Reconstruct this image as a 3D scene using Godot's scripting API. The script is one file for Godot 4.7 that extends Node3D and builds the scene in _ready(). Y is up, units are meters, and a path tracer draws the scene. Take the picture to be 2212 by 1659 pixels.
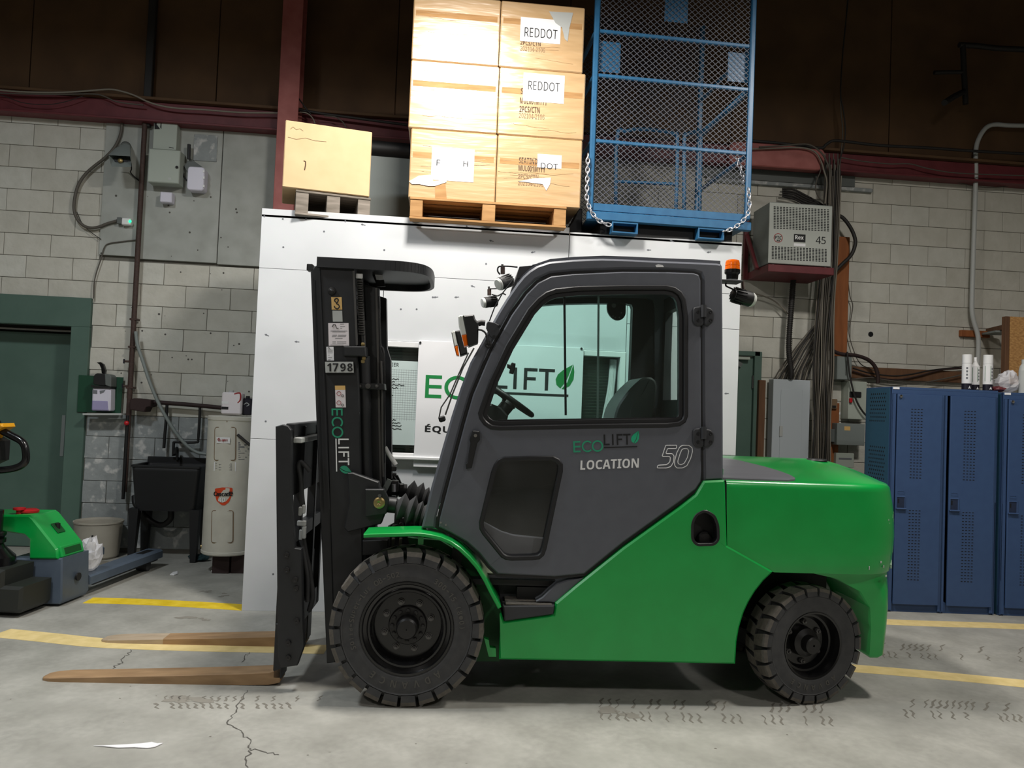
extends Node3D
# A workshop with a green counterbalance forklift. Metres, y up. The eye stands at (0, 1.6, 0); the block wall lies at z = -8.1.
# px() helpers turn a pixel of the 2212 x 1659 frame into a point on a known plane of the place.

const FOCAL := 1661.0
const ZW := -8.1
const ZB := -6.0
var eye := Vector3(0, 1.6, 0)
var look := Basis.from_euler(Vector3(atan(0.032), -atan(0.095), 0.040))
var lift := Transform3D(Basis(Vector3.UP, -0.035), Vector3(-0.1, 0, -4.83))
var rng := RandomNumberGenerator.new()
var M := {}
var names := {}


class Shape:
	var v := PackedVector3Array()
	var n := PackedVector3Array()
	var xf := Transform3D()

	func face(p: PackedVector3Array, out: Vector3) -> void:
		var q := PackedVector3Array()
		for a in p:
			q.append(xf * a)
		out = xf.basis * out
		var g := Vector3.ZERO
		for i in range(1, q.size() - 1):
			g += (q[i] - q[0]).cross(q[i + 1] - q[0])
		if g.length_squared() < 1e-18:
			return
		g = g.normalized()
		var flip := g.dot(out) < 0.0
		if flip:
			g = -g
		for i in range(1, q.size() - 1):
			v.append(q[0])
			if flip:
				v.append(q[i])
				v.append(q[i + 1])
			else:
				v.append(q[i + 1])
				v.append(q[i])
			for k in 3:
				n.append(g)

	func tri(a: Vector3, b: Vector3, c: Vector3, na: Vector3, nb: Vector3, nc: Vector3) -> void:
		a = xf * a
		b = xf * b
		c = xf * c
		na = (xf.basis * na).normalized()
		nb = (xf.basis * nb).normalized()
		nc = (xf.basis * nc).normalized()
		var g := (b - a).cross(c - a)
		if g.length_squared() < 1e-20:
			return
		if g.dot(na + nb + nc) > 0.0:
			v.append_array(PackedVector3Array([a, c, b]))
			n.append_array(PackedVector3Array([na, nc, nb]))
		else:
			v.append_array(PackedVector3Array([a, b, c]))
			n.append_array(PackedVector3Array([na, nb, nc]))

	func quad(a: Vector3, b: Vector3, c: Vector3, d: Vector3, na: Vector3, nb: Vector3, nc: Vector3, nd: Vector3) -> void:
		tri(a, b, c, na, nb, nc)
		tri(a, c, d, na, nc, nd)

	func box(c: Vector3, s: Vector3, b := Basis(), bev := 0.0) -> Shape:
		var h := s * 0.5
		var e := minf(bev, minf(h.x, minf(h.y, h.z)) * 0.9)
		for ax in 3:
			var u := (ax + 1) % 3
			var w := (ax + 2) % 3
			for sg in [-1.0, 1.0]:
				var o := Vector3.ZERO
				o[ax] = sg
				var p := PackedVector3Array()
				for k in [[-1, -1], [1, -1], [1, 1], [-1, 1]]:
					var q := Vector3.ZERO
					q[ax] = sg * h[ax]
					q[u] = k[0] * (h[u] - e)
					q[w] = k[1] * (h[w] - e)
					p.append(c + b * q)
				face(p, b * o)
				if e > 0.0:
					for s2 in [-1.0, 1.0]:
						var e1 := Vector3.ZERO
						var e2 := Vector3.ZERO
						e1[ax] = sg * h[ax]
						e1[u] = s2 * (h[u] - e)
						e2[ax] = sg * (h[ax] - e)
						e2[u] = s2 * h[u]
						var t := Vector3.ZERO
						t[w] = h[w] - e
						var o2 := Vector3.ZERO
						o2[ax] = sg
						o2[u] = s2
						face(PackedVector3Array([c + b * (e1 - t), c + b * (e1 + t), c + b * (e2 + t), c + b * (e2 - t)]), b * o2)
		if e > 0.0:
			for i in 8:
				var sgn := Vector3(1 if i & 1 else -1, 1 if i & 2 else -1, 1 if i & 4 else -1)
				var p := PackedVector3Array()
				for ax in 3:
					var q := sgn * (h - Vector3(e, e, e))
					q[ax] = sgn[ax] * h[ax]
					p.append(c + b * q)
				face(p, b * sgn)
		return self

	func bar(a: Vector3, b: Vector3, w: float, h: float, up := Vector3.UP, bev := 0.0) -> Shape:
		var d := b - a
		var x := d.normalized()
		if absf(x.dot(up)) > 0.99:
			up = Vector3.BACK if absf(x.z) < 0.9 else Vector3.RIGHT
		var z := x.cross(up).normalized()
		return box((a + b) * 0.5, Vector3(d.length(), h, w), Basis(x, z.cross(x), z), bev)

	static func area(p: PackedVector2Array) -> float:
		var s := 0.0
		for i in p.size():
			s += p[i].cross(p[(i + 1) % p.size()])
		return s * 0.5

	static func ccw(p: PackedVector2Array) -> PackedVector2Array:
		var q := p.duplicate()
		if area(q) < 0.0:
			q.reverse()
		return q

	static func inset(p: PackedVector2Array, d: float) -> PackedVector2Array:
		# p counter-clockwise; d > 0 moves inwards
		var r := PackedVector2Array()
		var k := p.size()
		for i in k:
			var e1 := (p[i] - p[(i + k - 1) % k]).normalized()
			var e2 := (p[(i + 1) % k] - p[i]).normalized()
			var n1 := Vector2(-e1.y, e1.x)
			var n2 := Vector2(-e2.y, e2.x)
			var m := n1 + n2
			var den := m.length_squared()
			r.append(p[i] + (m * (2.0 * d / den) if den > 0.5 else n1 * d))
		return r

	static func with_hole(outer: PackedVector2Array, hole: PackedVector2Array, attempt: int) -> PackedVector2Array:
		# joins the hole to the outline by a hair-thin cut
		var h := ccw(hole)
		h.reverse()
		var pairs := []
		for i in outer.size():
			for j in h.size():
				pairs.append([outer[i].distance_squared_to(h[j]), i, j])
		pairs.sort_custom(func(x, y): return x[0] < y[0])
		var bi: int = pairs[attempt % pairs.size()][1]
		var bj: int = pairs[attempt % pairs.size()][2]
		var off := (h[bj] - outer[bi]).orthogonal().normalized() * 0.0003
		if off.dot(outer[(bi + 1) % outer.size()] - outer[bi]) < 0.0:
			off = -off
		var r := PackedVector2Array()
		r.append(outer[bi] + off)
		for i in range(1, outer.size()):
			r.append(outer[(bi + i) % outer.size()])
		r.append(outer[bi] - off)
		r.append(h[bj] - off)
		for j in range(1, h.size()):
			r.append(h[(bj + j) % h.size()])
		r.append(h[bj] + off)
		return r

	static func holed(p: PackedVector2Array, holes: Array) -> PackedVector2Array:
		for attempt in 12:
			var q := p
			for h in holes:
				q = with_hole(q, h, attempt)
			if not Geometry2D.triangulate_polygon(q).is_empty():
				return q
		return p

	func cap(p: PackedVector2Array, z: float, out: Vector3) -> void:
		var t := Geometry2D.triangulate_polygon(p)
		if t.is_empty():
			p = p.duplicate()
			p.reverse()
			t = Geometry2D.triangulate_polygon(p)
			if t.is_empty():
				print("cap failed ", p.size(), " ", p[0])
		for i in range(0, t.size(), 3):
			face(PackedVector3Array([Vector3(p[t[i]].x, p[t[i]].y, z), Vector3(p[t[i + 1]].x, p[t[i + 1]].y, z), Vector3(p[t[i + 2]].x, p[t[i + 2]].y, z)]), out)

	func band(p: PackedVector2Array, q: PackedVector2Array, z0: float, z1: float, side: float, slope := 0.0) -> void:
		# walls between loop p at z0 and loop q at z1; normals to the right of the way round, times side
		var k := p.size()
		var en := []
		for i in k:
			var e := (p[(i + 1) % k] - p[i]).normalized()
			en.append(Vector2(e.y, -e.x) * side)
		for i in k:
			var j := (i + 1) % k
			var n0: Vector2 = en[i]
			var n1: Vector2 = en[i]
			if en[i].dot(en[(i + k - 1) % k]) > 0.8:
				n0 = (en[i] + en[(i + k - 1) % k]).normalized()
			if en[i].dot(en[j]) > 0.8:
				n1 = (en[i] + en[j]).normalized()
			var a := Vector3(n0.x, n0.y, slope)
			var b := Vector3(n1.x, n1.y, slope)
			quad(Vector3(p[i].x, p[i].y, z0), Vector3(p[j].x, p[j].y, z0), Vector3(q[j].x, q[j].y, z1), Vector3(q[i].x, q[i].y, z1), a, b, b, a)

	func prism(poly: PackedVector2Array, z0: float, z1: float, bev := 0.0, holes := []) -> Shape:
		# extrudes poly (xy) from z0 to z1; a chamfer of bev on the z1 side
		var p := ccw(poly)
		var sg := signf(z1 - z0)
		var q := inset(p, bev) if bev > 0.0 else p
		var fr := holed(q, holes) if holes.size() else q
		var bk := holed(p, holes) if holes.size() else p
		cap(fr, z1, Vector3(0, 0, sg))
		cap(bk, z0, Vector3(0, 0, -sg))
		band(p, p, z0, z1 - bev * sg, 1.0)
		if bev > 0.0:
			band(p, q, z1 - bev * sg, z1, 1.0, sg)
		for h in holes:
			var hh := ccw(h)
			band(hh, hh, z0, z1, -1.0)
		return self

	func ring(a: PackedVector2Array, b: PackedVector2Array, z0: float, z1: float, bev := 0.0) -> Shape:
		# a frame between two loops of the same count, a outside
		var o := ccw(a)
		var i := ccw(b)
		var sg := signf(z1 - z0)
		var o2 := inset(o, bev) if bev > 0.0 else o
		var i2 := inset(i, -bev) if bev > 0.0 else i
		var k := o.size()
		for j in k:
			var l := (j + 1) % k
			face(PackedVector3Array([Vector3(o2[j].x, o2[j].y, z1), Vector3(o2[l].x, o2[l].y, z1), Vector3(i2[l].x, i2[l].y, z1), Vector3(i2[j].x, i2[j].y, z1)]), Vector3(0, 0, sg))
			face(PackedVector3Array([Vector3(o[j].x, o[j].y, z0), Vector3(o[l].x, o[l].y, z0), Vector3(i[l].x, i[l].y, z0), Vector3(i[j].x, i[j].y, z0)]), Vector3(0, 0, -sg))
		band(o, o, z0, z1 - bev * sg, 1.0)
		band(i, i, z0, z1 - bev * sg, -1.0)
		if bev > 0.0:
			band(o, o2, z1 - bev * sg, z1, 1.0, sg)
			band(i, i2, z1 - bev * sg, z1, -1.0, sg)
		return self

	func tube(p: PackedVector3Array, r: float, k := 8, closed := false, r2 := -1.0) -> Shape:
		var m := p.size()
		if r2 < 0.0:
			r2 = r
		var t0 := (p[1] - p[0]).normalized()
		var u := t0.cross(Vector3.UP if absf(t0.y) < 0.9 else Vector3.RIGHT).normalized()
		var rings := []
		var norms := []
		for i in m:
			var t: Vector3
			if closed:
				t = (p[(i + 1) % m] - p[(i + m - 1) % m]).normalized()
			else:
				t = (p[mini(i + 1, m - 1)] - p[maxi(i - 1, 0)]).normalized()
			u = (u - t * u.dot(t)).normalized()
			var w := t.cross(u)
			var rr := lerpf(r, r2, float(i) / maxf(1.0, m - 1))
			var ring_p := PackedVector3Array()
			var ring_n := PackedVector3Array()
			for j in k:
				var a := TAU * j / k
				var d := u * cos(a) + w * sin(a)
				ring_p.append(p[i] + d * rr)
				ring_n.append(d)
			rings.append(ring_p)
			norms.append(ring_n)
		for i in (m if closed else m - 1):
			var i2 := (i + 1) % m
			for j in k:
				var l := (j + 1) % k
				quad(rings[i][j], rings[i][l], rings[i2][l], rings[i2][j], norms[i][j], norms[i][l], norms[i2][l], norms[i2][j])
		if not closed:
			face(rings[0], p[0] - p[1])
			face(rings[m - 1], p[m - 1] - p[m - 2])
		return self

	func cyl(a: Vector3, b: Vector3, r: float, k := 16, r2 := -1.0) -> Shape:
		return tube(PackedVector3Array([a, b]), r, k, false, r2)

	func lathe(at: Transform3D, prof: PackedVector2Array, k := 32, arc := TAU) -> Shape:
		# prof: (radius, height along the local z); each segment flat along the profile, smooth round the axis
		for i in prof.size() - 1:
			var a := prof[i]
			var b := prof[i + 1]
			var e := (b - a).normalized()
			var nn := Vector2(e.y, -e.x)
			for j in k:
				var t0 := arc * j / k
				var t1 := arc * (j + 1) / k
				var d0 := Vector3(cos(t0), sin(t0), 0)
				var d1 := Vector3(cos(t1), sin(t1), 0)
				var z := Vector3(0, 0, 1)
				var n0 := at.basis * (d0 * nn.x + z * nn.y)
				var n1 := at.basis * (d1 * nn.x + z * nn.y)
				quad(at * (d0 * a.x + z * a.y), at * (d1 * a.x + z * a.y), at * (d1 * b.x + z * b.y), at * (d0 * b.x + z * b.y), n0, n1, n1, n0)
		return self

	func ball(c: Vector3, r: Vector3, b := Basis(), nu := 16, nv := 10) -> Shape:
		for i in nv:
			for j in nu:
				var p := []
				var m := []
				for k in [[i, j], [i, j + 1], [i + 1, j + 1], [i + 1, j]]:
					var th: float = PI * k[0] / nv
					var ph: float = TAU * k[1] / nu
					var d := Vector3(sin(th) * cos(ph), cos(th), sin(th) * sin(ph))
					p.append(c + b * (d * r))
					m.append(b * (d / r))
				quad(p[0], p[1], p[2], p[3], m[0], m[1], m[2], m[3])
		return self

	func loft(loops: Array, caps := true, seam := false) -> Shape:
		# loops of the same count, joined one to the next, with smooth normals
		var k: int = loops[0].size()
		var m := loops.size()
		var nr := []
		for i in m:
			var row := PackedVector3Array()
			for j in k:
				var du: Vector3 = loops[i][(j + 1) % k] - loops[i][(j + k - 1) % k]
				if seam and j == 0:
					du = loops[i][1] - loops[i][0]
				elif seam and j == k - 1:
					du = loops[i][k - 1] - loops[i][k - 2]
				var dv: Vector3 = loops[mini(i + 1, m - 1)][j] - loops[maxi(i - 1, 0)][j]
				row.append(du.cross(dv).normalized())
			nr.append(row)
		# outward test
		var c := Vector3.ZERO
		for p in loops[m / 2]:
			c += p
		c /= k
		var s := 0.0
		for j in k:
			s += nr[m / 2][j].dot(loops[m / 2][j] - c)
		var sg := 1.0 if s > 0.0 else -1.0
		for i in m - 1:
			for j in k:
				var l := (j + 1) % k
				quad(loops[i][j], loops[i][l], loops[i + 1][l], loops[i + 1][j], nr[i][j] * sg, nr[i][l] * sg, nr[i + 1][l] * sg, nr[i + 1][j] * sg)
		if caps:
			face(loops[0], loops[0][0] - loops[1][0])
			face(loops[m - 1], loops[m - 1][0] - loops[m - 2][0])
		return self

	func facets(loops: Array) -> Shape:
		# like loft, each face flat
		var k: int = loops[0].size()
		for i in loops.size() - 1:
			var c := Vector3.ZERO
			for p in loops[i]:
				c += p
			for p in loops[i + 1]:
				c += p
			c /= 2.0 * k
			for j in k:
				var l := (j + 1) % k
				var q := PackedVector3Array([loops[i][j], loops[i][l], loops[i + 1][l], loops[i + 1][j]])
				face(q, (q[0] + q[1] + q[2] + q[3]) * 0.25 - c)
		var m := loops.size()
		face(loops[0], loops[0][0] - loops[1][0])
		face(loops[m - 1], loops[m - 1][0] - loops[m - 2][0])
		return self

	func mesh() -> ArrayMesh:
		var a := []
		a.resize(Mesh.ARRAY_MAX)
		a[Mesh.ARRAY_VERTEX] = v
		a[Mesh.ARRAY_NORMAL] = n
		var m := ArrayMesh.new()
		if v.size():
			m.add_surface_from_arrays(Mesh.PRIMITIVE_TRIANGLES, a)
		return m


# ---------------------------------------------------------------- pixel to place
func ray(x: float, y: float) -> Vector3:
	return look * Vector3((x - 1106.0) / FOCAL, -(y - 829.5) / FOCAL, -1.0)

func W(x: float, y: float, z := ZW) -> Vector3:
	var d := ray(x, y)
	return eye + d * (z / d.z)

func WF(x: float, y: float, h := 0.0) -> Vector3:
	var d := ray(x, y)
	return eye + d * ((h - eye.y) / d.y)

func in_frame(f: Transform3D, x: float, y: float, z: float) -> Vector3:
	var o := f.affine_inverse() * eye
	var d := f.basis.inverse() * ray(x, y)
	return o + d * ((z - o.z) / d.z)

func K(x: float, y: float, z: float) -> Vector3:
	return in_frame(lift, x, y, z)

func P2(f: Transform3D, a: Array, z: float) -> PackedVector2Array:
	var r := PackedVector2Array()
	for i in range(0, a.size(), 2):
		var p := in_frame(f, a[i], a[i + 1], z)
		r.append(Vector2(p.x, p.y))
	return r

func P3(f: Transform3D, a: Array, z: float) -> PackedVector3Array:
	var r := PackedVector3Array()
	for i in range(0, a.size(), 2):
		r.append(in_frame(f, a[i], a[i + 1], z))
	return r

func KP(a: Array, z: float) -> PackedVector2Array:
	return P2(lift, a, z)

func curve(p: PackedVector3Array, per := 6, closed := false) -> PackedVector3Array:
	# a smooth line through the points
	var r := PackedVector3Array()
	var m := p.size()
	for i in (m if closed else m - 1):
		var a := p[(i + m - 1) % m] if closed or i > 0 else p[0] * 2.0 - p[1]
		var b := p[i]
		var c := p[(i + 1) % m]
		var d := p[(i + 2) % m] if closed or i + 2 < m else p[m - 1] * 2.0 - p[m - 2]
		for k in per:
			r.append(b.cubic_interpolate(c, a, d, float(k) / per))
	if not closed:
		r.append(p[m - 1])
	return r

func rounded(p: PackedVector2Array, r: float, k := 4) -> PackedVector2Array:
	var out := PackedVector2Array()
	var m := p.size()
	for i in m:
		var a := p[(i + m - 1) % m] - p[i]
		var b := p[(i + 1) % m] - p[i]
		var d := minf(r, minf(a.length(), b.length()) * 0.45)
		var s := p[i] + a.normalized() * d
		var e := p[i] + b.normalized() * d
		for j in k + 1:
			var t := float(j) / k
			out.append(s.lerp(p[i], t).lerp(p[i].lerp(e, t), t))
	return out

func rect(x0: float, y0: float, x1: float, y1: float) -> PackedVector2Array:
	return PackedVector2Array([Vector2(x0, y0), Vector2(x1, y0), Vector2(x1, y1), Vector2(x0, y1)])

func disc(c: Vector2, r: float, k := 16) -> PackedVector2Array:
	var p := PackedVector2Array()
	for i in k:
		p.append(c + Vector2.from_angle(TAU * i / k) * r)
	return p


# ---------------------------------------------------------------- nodes
func numbered(called: String) -> String:
	if not names.has(called):
		names[called] = 0
		return called
	names[called] += 1
	return "%s_%03d" % [called, names[called]]

func tag(o: Node3D, label: String, category: String, group := "") -> Node3D:
	o.set_meta("label", label)
	o.set_meta("category", category)
	if group:
		o.set_meta("group", group)
	return o

func thing(called: String, label: String, category: String, at := Transform3D(), group := "") -> Node3D:
	var o := Node3D.new()
	o.name = numbered(called)
	o.transform = at
	add_child(o)
	tag(o, label, category, group)
	return o

func at_base(p: Vector3, turn := 0.0) -> Transform3D:
	return Transform3D(Basis(Vector3.UP, turn), p)

func sh(f := Transform3D()) -> Shape:
	# a shape fed in world points for a thing standing at f
	var s := Shape.new()
	s.xf = f.affine_inverse()
	return s

func obj(called: String, s, m: Material, parent: Node = self, label := "") -> MeshInstance3D:
	var o := MeshInstance3D.new()
	o.name = numbered(called) if parent == self else called
	o.mesh = s.mesh() if s is Shape else s
	o.material_override = m
	parent.add_child(o, true)
	if label:
		o.set_meta("label", label)
	return o

func struct_mesh(called: String, s, m: Material) -> MeshInstance3D:
	var o := obj(called, s, m)
	o.set_meta("kind", "structure")
	return o

func stuff(o: Node) -> void:
	o.set_meta("kind", "stuff")

func again(src: MeshInstance3D, parent: Node, t: Transform3D, m: Material = null) -> MeshInstance3D:
	var o := MeshInstance3D.new()
	o.name = String(src.name).rstrip("0123456789_") if not String(src.name).is_empty() else "piece"
	o.mesh = src.mesh
	o.material_override = m if m else src.material_override
	o.transform = t
	parent.add_child(o, true)
	return o

func font(bold: bool, serif := false) -> SystemFont:
	var f := SystemFont.new()
	f.font_names = PackedStringArray(["Droid Serif" if serif else "Droid Sans"])
	f.font_weight = 700 if bold else 400
	return f

func words(parent: Node, called: String, text: String, c: Vector3, right: Vector3, up: Vector3, w: float, h: float, m: Material, bold := false, depth := 0.002, serif := false) -> MeshInstance3D:
	# lettering fitted to w by h (0 keeps the shape), centred on c
	var t := TextMesh.new()
	t.font = font(bold, serif)
	t.text = text
	t.font_size = 48
	t.pixel_size = 0.01
	t.depth = 0.1
	t.curve_step = 4.0
	var bb := t.get_aabb()
	var sx := w / bb.size.x if w > 0.0 else h / bb.size.y
	var sy := h / bb.size.y if h > 0.0 else sx
	right = right.normalized()
	up = up.normalized()
	var b := Basis(right * sx, up * sy, right.cross(up).normalized() * (depth / 0.1))
	var o := MeshInstance3D.new()
	o.name = called if parent != self else numbered(called)
	o.mesh = t
	o.material_override = m
	o.transform = Transform3D(b, c - b * (bb.position + bb.size * 0.5))
	parent.add_child(o, true)
	return o


# ---------------------------------------------------------------- materials
func paint(key: String, c: Color, rough := 0.6, metal := 0.0) -> StandardMaterial3D:
	var m := StandardMaterial3D.new()
	m.resource_name = key
	m.albedo_color = c
	m.roughness = rough
	m.metallic = metal
	M[key] = m
	return m

func noise_tex(seed_no: int, freq: float, lo: Color, hi: Color, size := 512, octaves := 4, as_normal := false, bump := 2.0, mid := -1.0) -> NoiseTexture2D:
	var f := FastNoiseLite.new()
	f.seed = seed_no
	f.noise_type = FastNoiseLite.TYPE_SIMPLEX_SMOOTH
	f.frequency = freq
	f.fractal_octaves = octaves
	var t := NoiseTexture2D.new()
	t.width = size
	t.height = size
	t.seamless = true
	t.noise = f
	if as_normal:
		t.as_normal_map = true
		t.bump_strength = bump
	else:
		var g := Gradient.new()
		g.set_color(0, lo)
		g.set_color(1, hi)
		if mid > 0.0:
			g.set_offset(0, mid - 0.12)
			g.set_offset(1, mid + 0.12)
		t.color_ramp = g
	return t

func grained(key: String, lo: Color, hi: Color, rough := 0.8, scale := 1.0, freq := 0.01, seed_no := 1, world := true, stretch := Vector3.ONE, bump := 0.0, metal := 0.0) -> StandardMaterial3D:
	var m := paint(key, Color.WHITE, rough, metal)
	m.albedo_texture = noise_tex(seed_no, freq, lo, hi)
	m.uv1_triplanar = true
	m.uv1_world_triplanar = world
	m.uv1_scale = stretch * scale
	if bump > 0.0:
		m.normal_enabled = true
		m.normal_texture = noise_tex(seed_no + 50, freq * 3.0, lo, hi, 512, 4, true, bump * 4.0)
		m.normal_scale = bump
	return m

func glass(key: String, c: Color, rough := 0.02) -> StandardMaterial3D:
	var m := paint(key, c, rough)
	m.transparency = BaseMaterial3D.TRANSPARENCY_ALPHA
	return m

func grey(x: float) -> Color:
	return Color(x, x, x)

func materials() -> void:
	grained("block_cream", Color(0.745, 0.735, 0.69), Color(0.79, 0.78, 0.74), 0.9, 0.7, 0.012, 3, true, Vector3.ONE, 0.5)
	grained("block_cream_dull", Color(0.725, 0.715, 0.67), Color(0.775, 0.765, 0.725), 0.9, 0.7, 0.012, 4, true, Vector3.ONE, 0.5)
	grained("block_cream_pale", Color(0.755, 0.75, 0.71), Color(0.805, 0.80, 0.765), 0.9, 0.7, 0.012, 5, true, Vector3.ONE, 0.5)
	var bg := grained("block_grey", Color(0.53, 0.55, 0.55), Color(0.60, 0.62, 0.62), 0.85, 1.0, 0.012, 6, true, Vector3.ONE, 0.5)
	bg.detail_enabled = true
	bg.detail_albedo = noise_tex(61, 0.02, Color(0.74, 0.74, 0.73), Color(0.78, 0.78, 0.77))
	bg.detail_mask = noise_tex(62, 0.012, Color.BLACK, Color.WHITE, 512, 5, false, 2.0, 0.74)
	paint("mortar", Color(0.42, 0.41, 0.38), 0.95)
	grained("wall_board", Color(0.60, 0.61, 0.585), Color(0.68, 0.69, 0.67), 0.8, 0.6, 0.01, 7)
	grained("brown_board", Color(0.31, 0.22, 0.135), Color(0.385, 0.28, 0.175), 0.75, 0.4, 0.008, 8)
	grained("red_steel", Color(0.36, 0.13, 0.15), Color(0.43, 0.18, 0.20), 0.55, 0.8, 0.012, 9)
	grained("red_post", Color(0.60, 0.33, 0.31), Color(0.68, 0.41, 0.39), 0.6, 0.8, 0.012, 91)
	grained("dark_ceiling", Color(0.07, 0.06, 0.055), Color(0.1, 0.09, 0.08), 0.9, 0.3)
	grained("hall_wall", Color(0.55, 0.54, 0.5), Color(0.62, 0.61, 0.57), 0.9, 0.3)
	var f := grained("concrete", Color(0.585, 0.58, 0.55), Color(0.70, 0.695, 0.665), 0.55, 0.35, 0.006, 11, true, Vector3.ONE, 0.15)
	f.albedo_texture = noise_tex(11, 0.006, Color(0.60, 0.595, 0.565), Color(0.71, 0.705, 0.675), 1024, 6)
	f.detail_enabled = true
	f.detail_blend_mode = BaseMaterial3D.BLEND_MODE_MUL
	f.detail_albedo = noise_tex(12, 0.05, grey(0.88), grey(1.0), 1024, 5)
	f.detail_mask = noise_tex(13, 0.01, grey(0.3), Color.WHITE)
	f.roughness_texture = noise_tex(14, 0.02, grey(0.65), grey(1.0))
	f.roughness = 0.62
	grained("board_white", Color(0.80, 0.81, 0.82), Color(0.845, 0.855, 0.865), 0.45, 0.3, 0.008, 15)
	grained("line_yellow", Color(0.84, 0.75, 0.50), Color(0.92, 0.83, 0.60), 0.7, 0.8, 0.02, 16)
	grained("line_bright", Color(0.85, 0.72, 0.08), Color(0.95, 0.83, 0.25), 0.6, 0.8, 0.02, 17)
	grained("green_door", Color(0.29, 0.385, 0.345), Color(0.32, 0.415, 0.375), 0.5, 0.5, 0.01, 18)
	grained("cardboard", Color(0.82, 0.70, 0.53), Color(0.87, 0.75, 0.58), 0.75, 0.8, 0.01, 19)
	var wc := grained("wrapped_card", Color(0.76, 0.62, 0.44), Color(0.82, 0.68, 0.50), 0.5, 0.8, 0.01, 39)
	wc.roughness = 0.3
	wc.metallic_specular = 0.75
	wc.clearcoat_enabled = true
	wc.clearcoat = 1.0
	wc.clearcoat_roughness = 0.3
	wc.normal_enabled = true
	wc.normal_texture = noise_tex(40, 0.012, Color.BLACK, Color.WHITE, 512, 3, true, 6.0)
	wc.normal_scale = 0.5
	wc.uv1_scale = Vector3(0.3, 2.2, 0.3)
	grained("wood_pale", Color(0.60, 0.44, 0.26), Color(0.75, 0.58, 0.38), 0.8, 1.2, 0.01, 20, false, Vector3(0.4, 3, 3))
	grained("wood_grey", Color(0.42, 0.39, 0.35), Color(0.62, 0.58, 0.54), 0.9, 1.2, 0.01, 21, false, Vector3(0.4, 3, 3))
	grained("wood_orange", Color(0.52, 0.30, 0.15), Color(0.62, 0.37, 0.2), 0.75, 0.8, 0.01, 22, true, Vector3(3, 0.4, 3))
	grained("wood_brown", Color(0.36, 0.25, 0.17), Color(0.45, 0.32, 0.22), 0.85, 0.8, 0.01, 23, true, Vector3(3, 0.4, 3))
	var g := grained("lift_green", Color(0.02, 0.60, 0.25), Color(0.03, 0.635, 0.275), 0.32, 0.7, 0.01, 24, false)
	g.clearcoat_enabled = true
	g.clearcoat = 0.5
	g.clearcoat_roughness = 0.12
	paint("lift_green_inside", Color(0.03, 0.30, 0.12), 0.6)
	grained("lift_grey", Color(0.335, 0.345, 0.375), Color(0.355, 0.365, 0.395), 0.5, 1.0, 0.02, 25, false)
	paint("lift_grey_dark", Color(0.18, 0.185, 0.20), 0.6)
	paint("seal_black", Color(0.09, 0.09, 0.10), 0.5)
	grained("mast_black", Color(0.105, 0.11, 0.118), Color(0.13, 0.135, 0.145), 0.5, 1.0, 0.02, 26, false)
	paint("black", Color(0.06, 0.06, 0.065), 0.55)
	paint("black_gloss", Color(0.05, 0.05, 0.055), 0.22)
	grained("rubber", Color(0.205, 0.208, 0.215), Color(0.26, 0.26, 0.262), 0.8, 2.0, 0.012, 27, false, Vector3.ONE, 0.3)
	grained("rubber_dusty", Color(0.30, 0.285, 0.265), Color(0.40, 0.38, 0.35), 0.9, 3.0, 0.02, 28, false, Vector3.ONE, 0.3)
	paint("rubber_letters", Color(0.31, 0.305, 0.29), 0.85)
	paint("rim_black", Color(0.075, 0.075, 0.078), 0.2)
	paint("hub_black", Color(0.085, 0.08, 0.08), 0.45)
	paint("steel", Color(0.62, 0.61, 0.6), 0.35, 0.8)
	paint("steel_dark", Color(0.34, 0.335, 0.33), 0.35, 0.3)
	paint("chrome", Color(0.85, 0.85, 0.86), 0.12, 1.0)
	paint("zinc", Color(0.82, 0.82, 0.84), 0.3, 0.75)
	grained("fork_rust", Color(0.53, 0.42, 0.30), Color(0.68, 0.555, 0.41), 0.7, 1.0, 0.012, 29, false, Vector3(0.5, 2, 2), 0.2)
	grained("fork_worn", Color(0.62, 0.55, 0.46), Color(0.74, 0.67, 0.58), 0.6, 1.0, 0.012, 30, false, Vector3(0.5, 2, 2))
	paint("white", Color(0.9, 0.9, 0.9), 0.5)
	paint("paper", Color(0.92, 0.92, 0.93), 0.7)
	paint("label_pink", Color(0.90, 0.87, 0.88), 0.5)
	paint("label_grey", Color(0.70, 0.71, 0.70), 0.5)
	paint("label_amber", Color(0.88, 0.72, 0.45), 0.5)
	paint("ink", Color(0.06, 0.06, 0.07), 0.7)
	paint("ink_print", Color(0.33, 0.25, 0.18), 0.8)
	paint("ink_faint", Color(0.50, 0.41, 0.31), 0.8)
	paint("ink_grey", Color(0.42, 0.43, 0.45), 0.8)
	paint("logo_green", Color(0.10, 0.52, 0.26), 0.5)
	paint("hood_grey", Color(0.45, 0.455, 0.48), 0.3)
	paint("logo_teal", Color(0.16, 0.58, 0.44), 0.5)
	paint("leaf_teal", Color(0.10, 0.66, 0.48), 0.5)
	paint("amber", Color(0.90, 0.40, 0.04), 0.2)
	paint("lamp_white", Color(0.85, 0.86, 0.84), 0.2)
	paint("brass", Color(0.62, 0.54, 0.36), 0.35, 0.7)
	paint("seat_grey", Color(0.30, 0.315, 0.31), 0.45)
	paint("mat_olive", Color(0.52, 0.56, 0.46), 0.7)
	grained("cage_blue", Color(0.14, 0.36, 0.52), Color(0.18, 0.41, 0.57), 0.4, 1.0, 0.02, 31)
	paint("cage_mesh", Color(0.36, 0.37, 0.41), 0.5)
	paint("cage_mesh_back", Color(0.07, 0.13, 0.2), 0.6)
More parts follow.
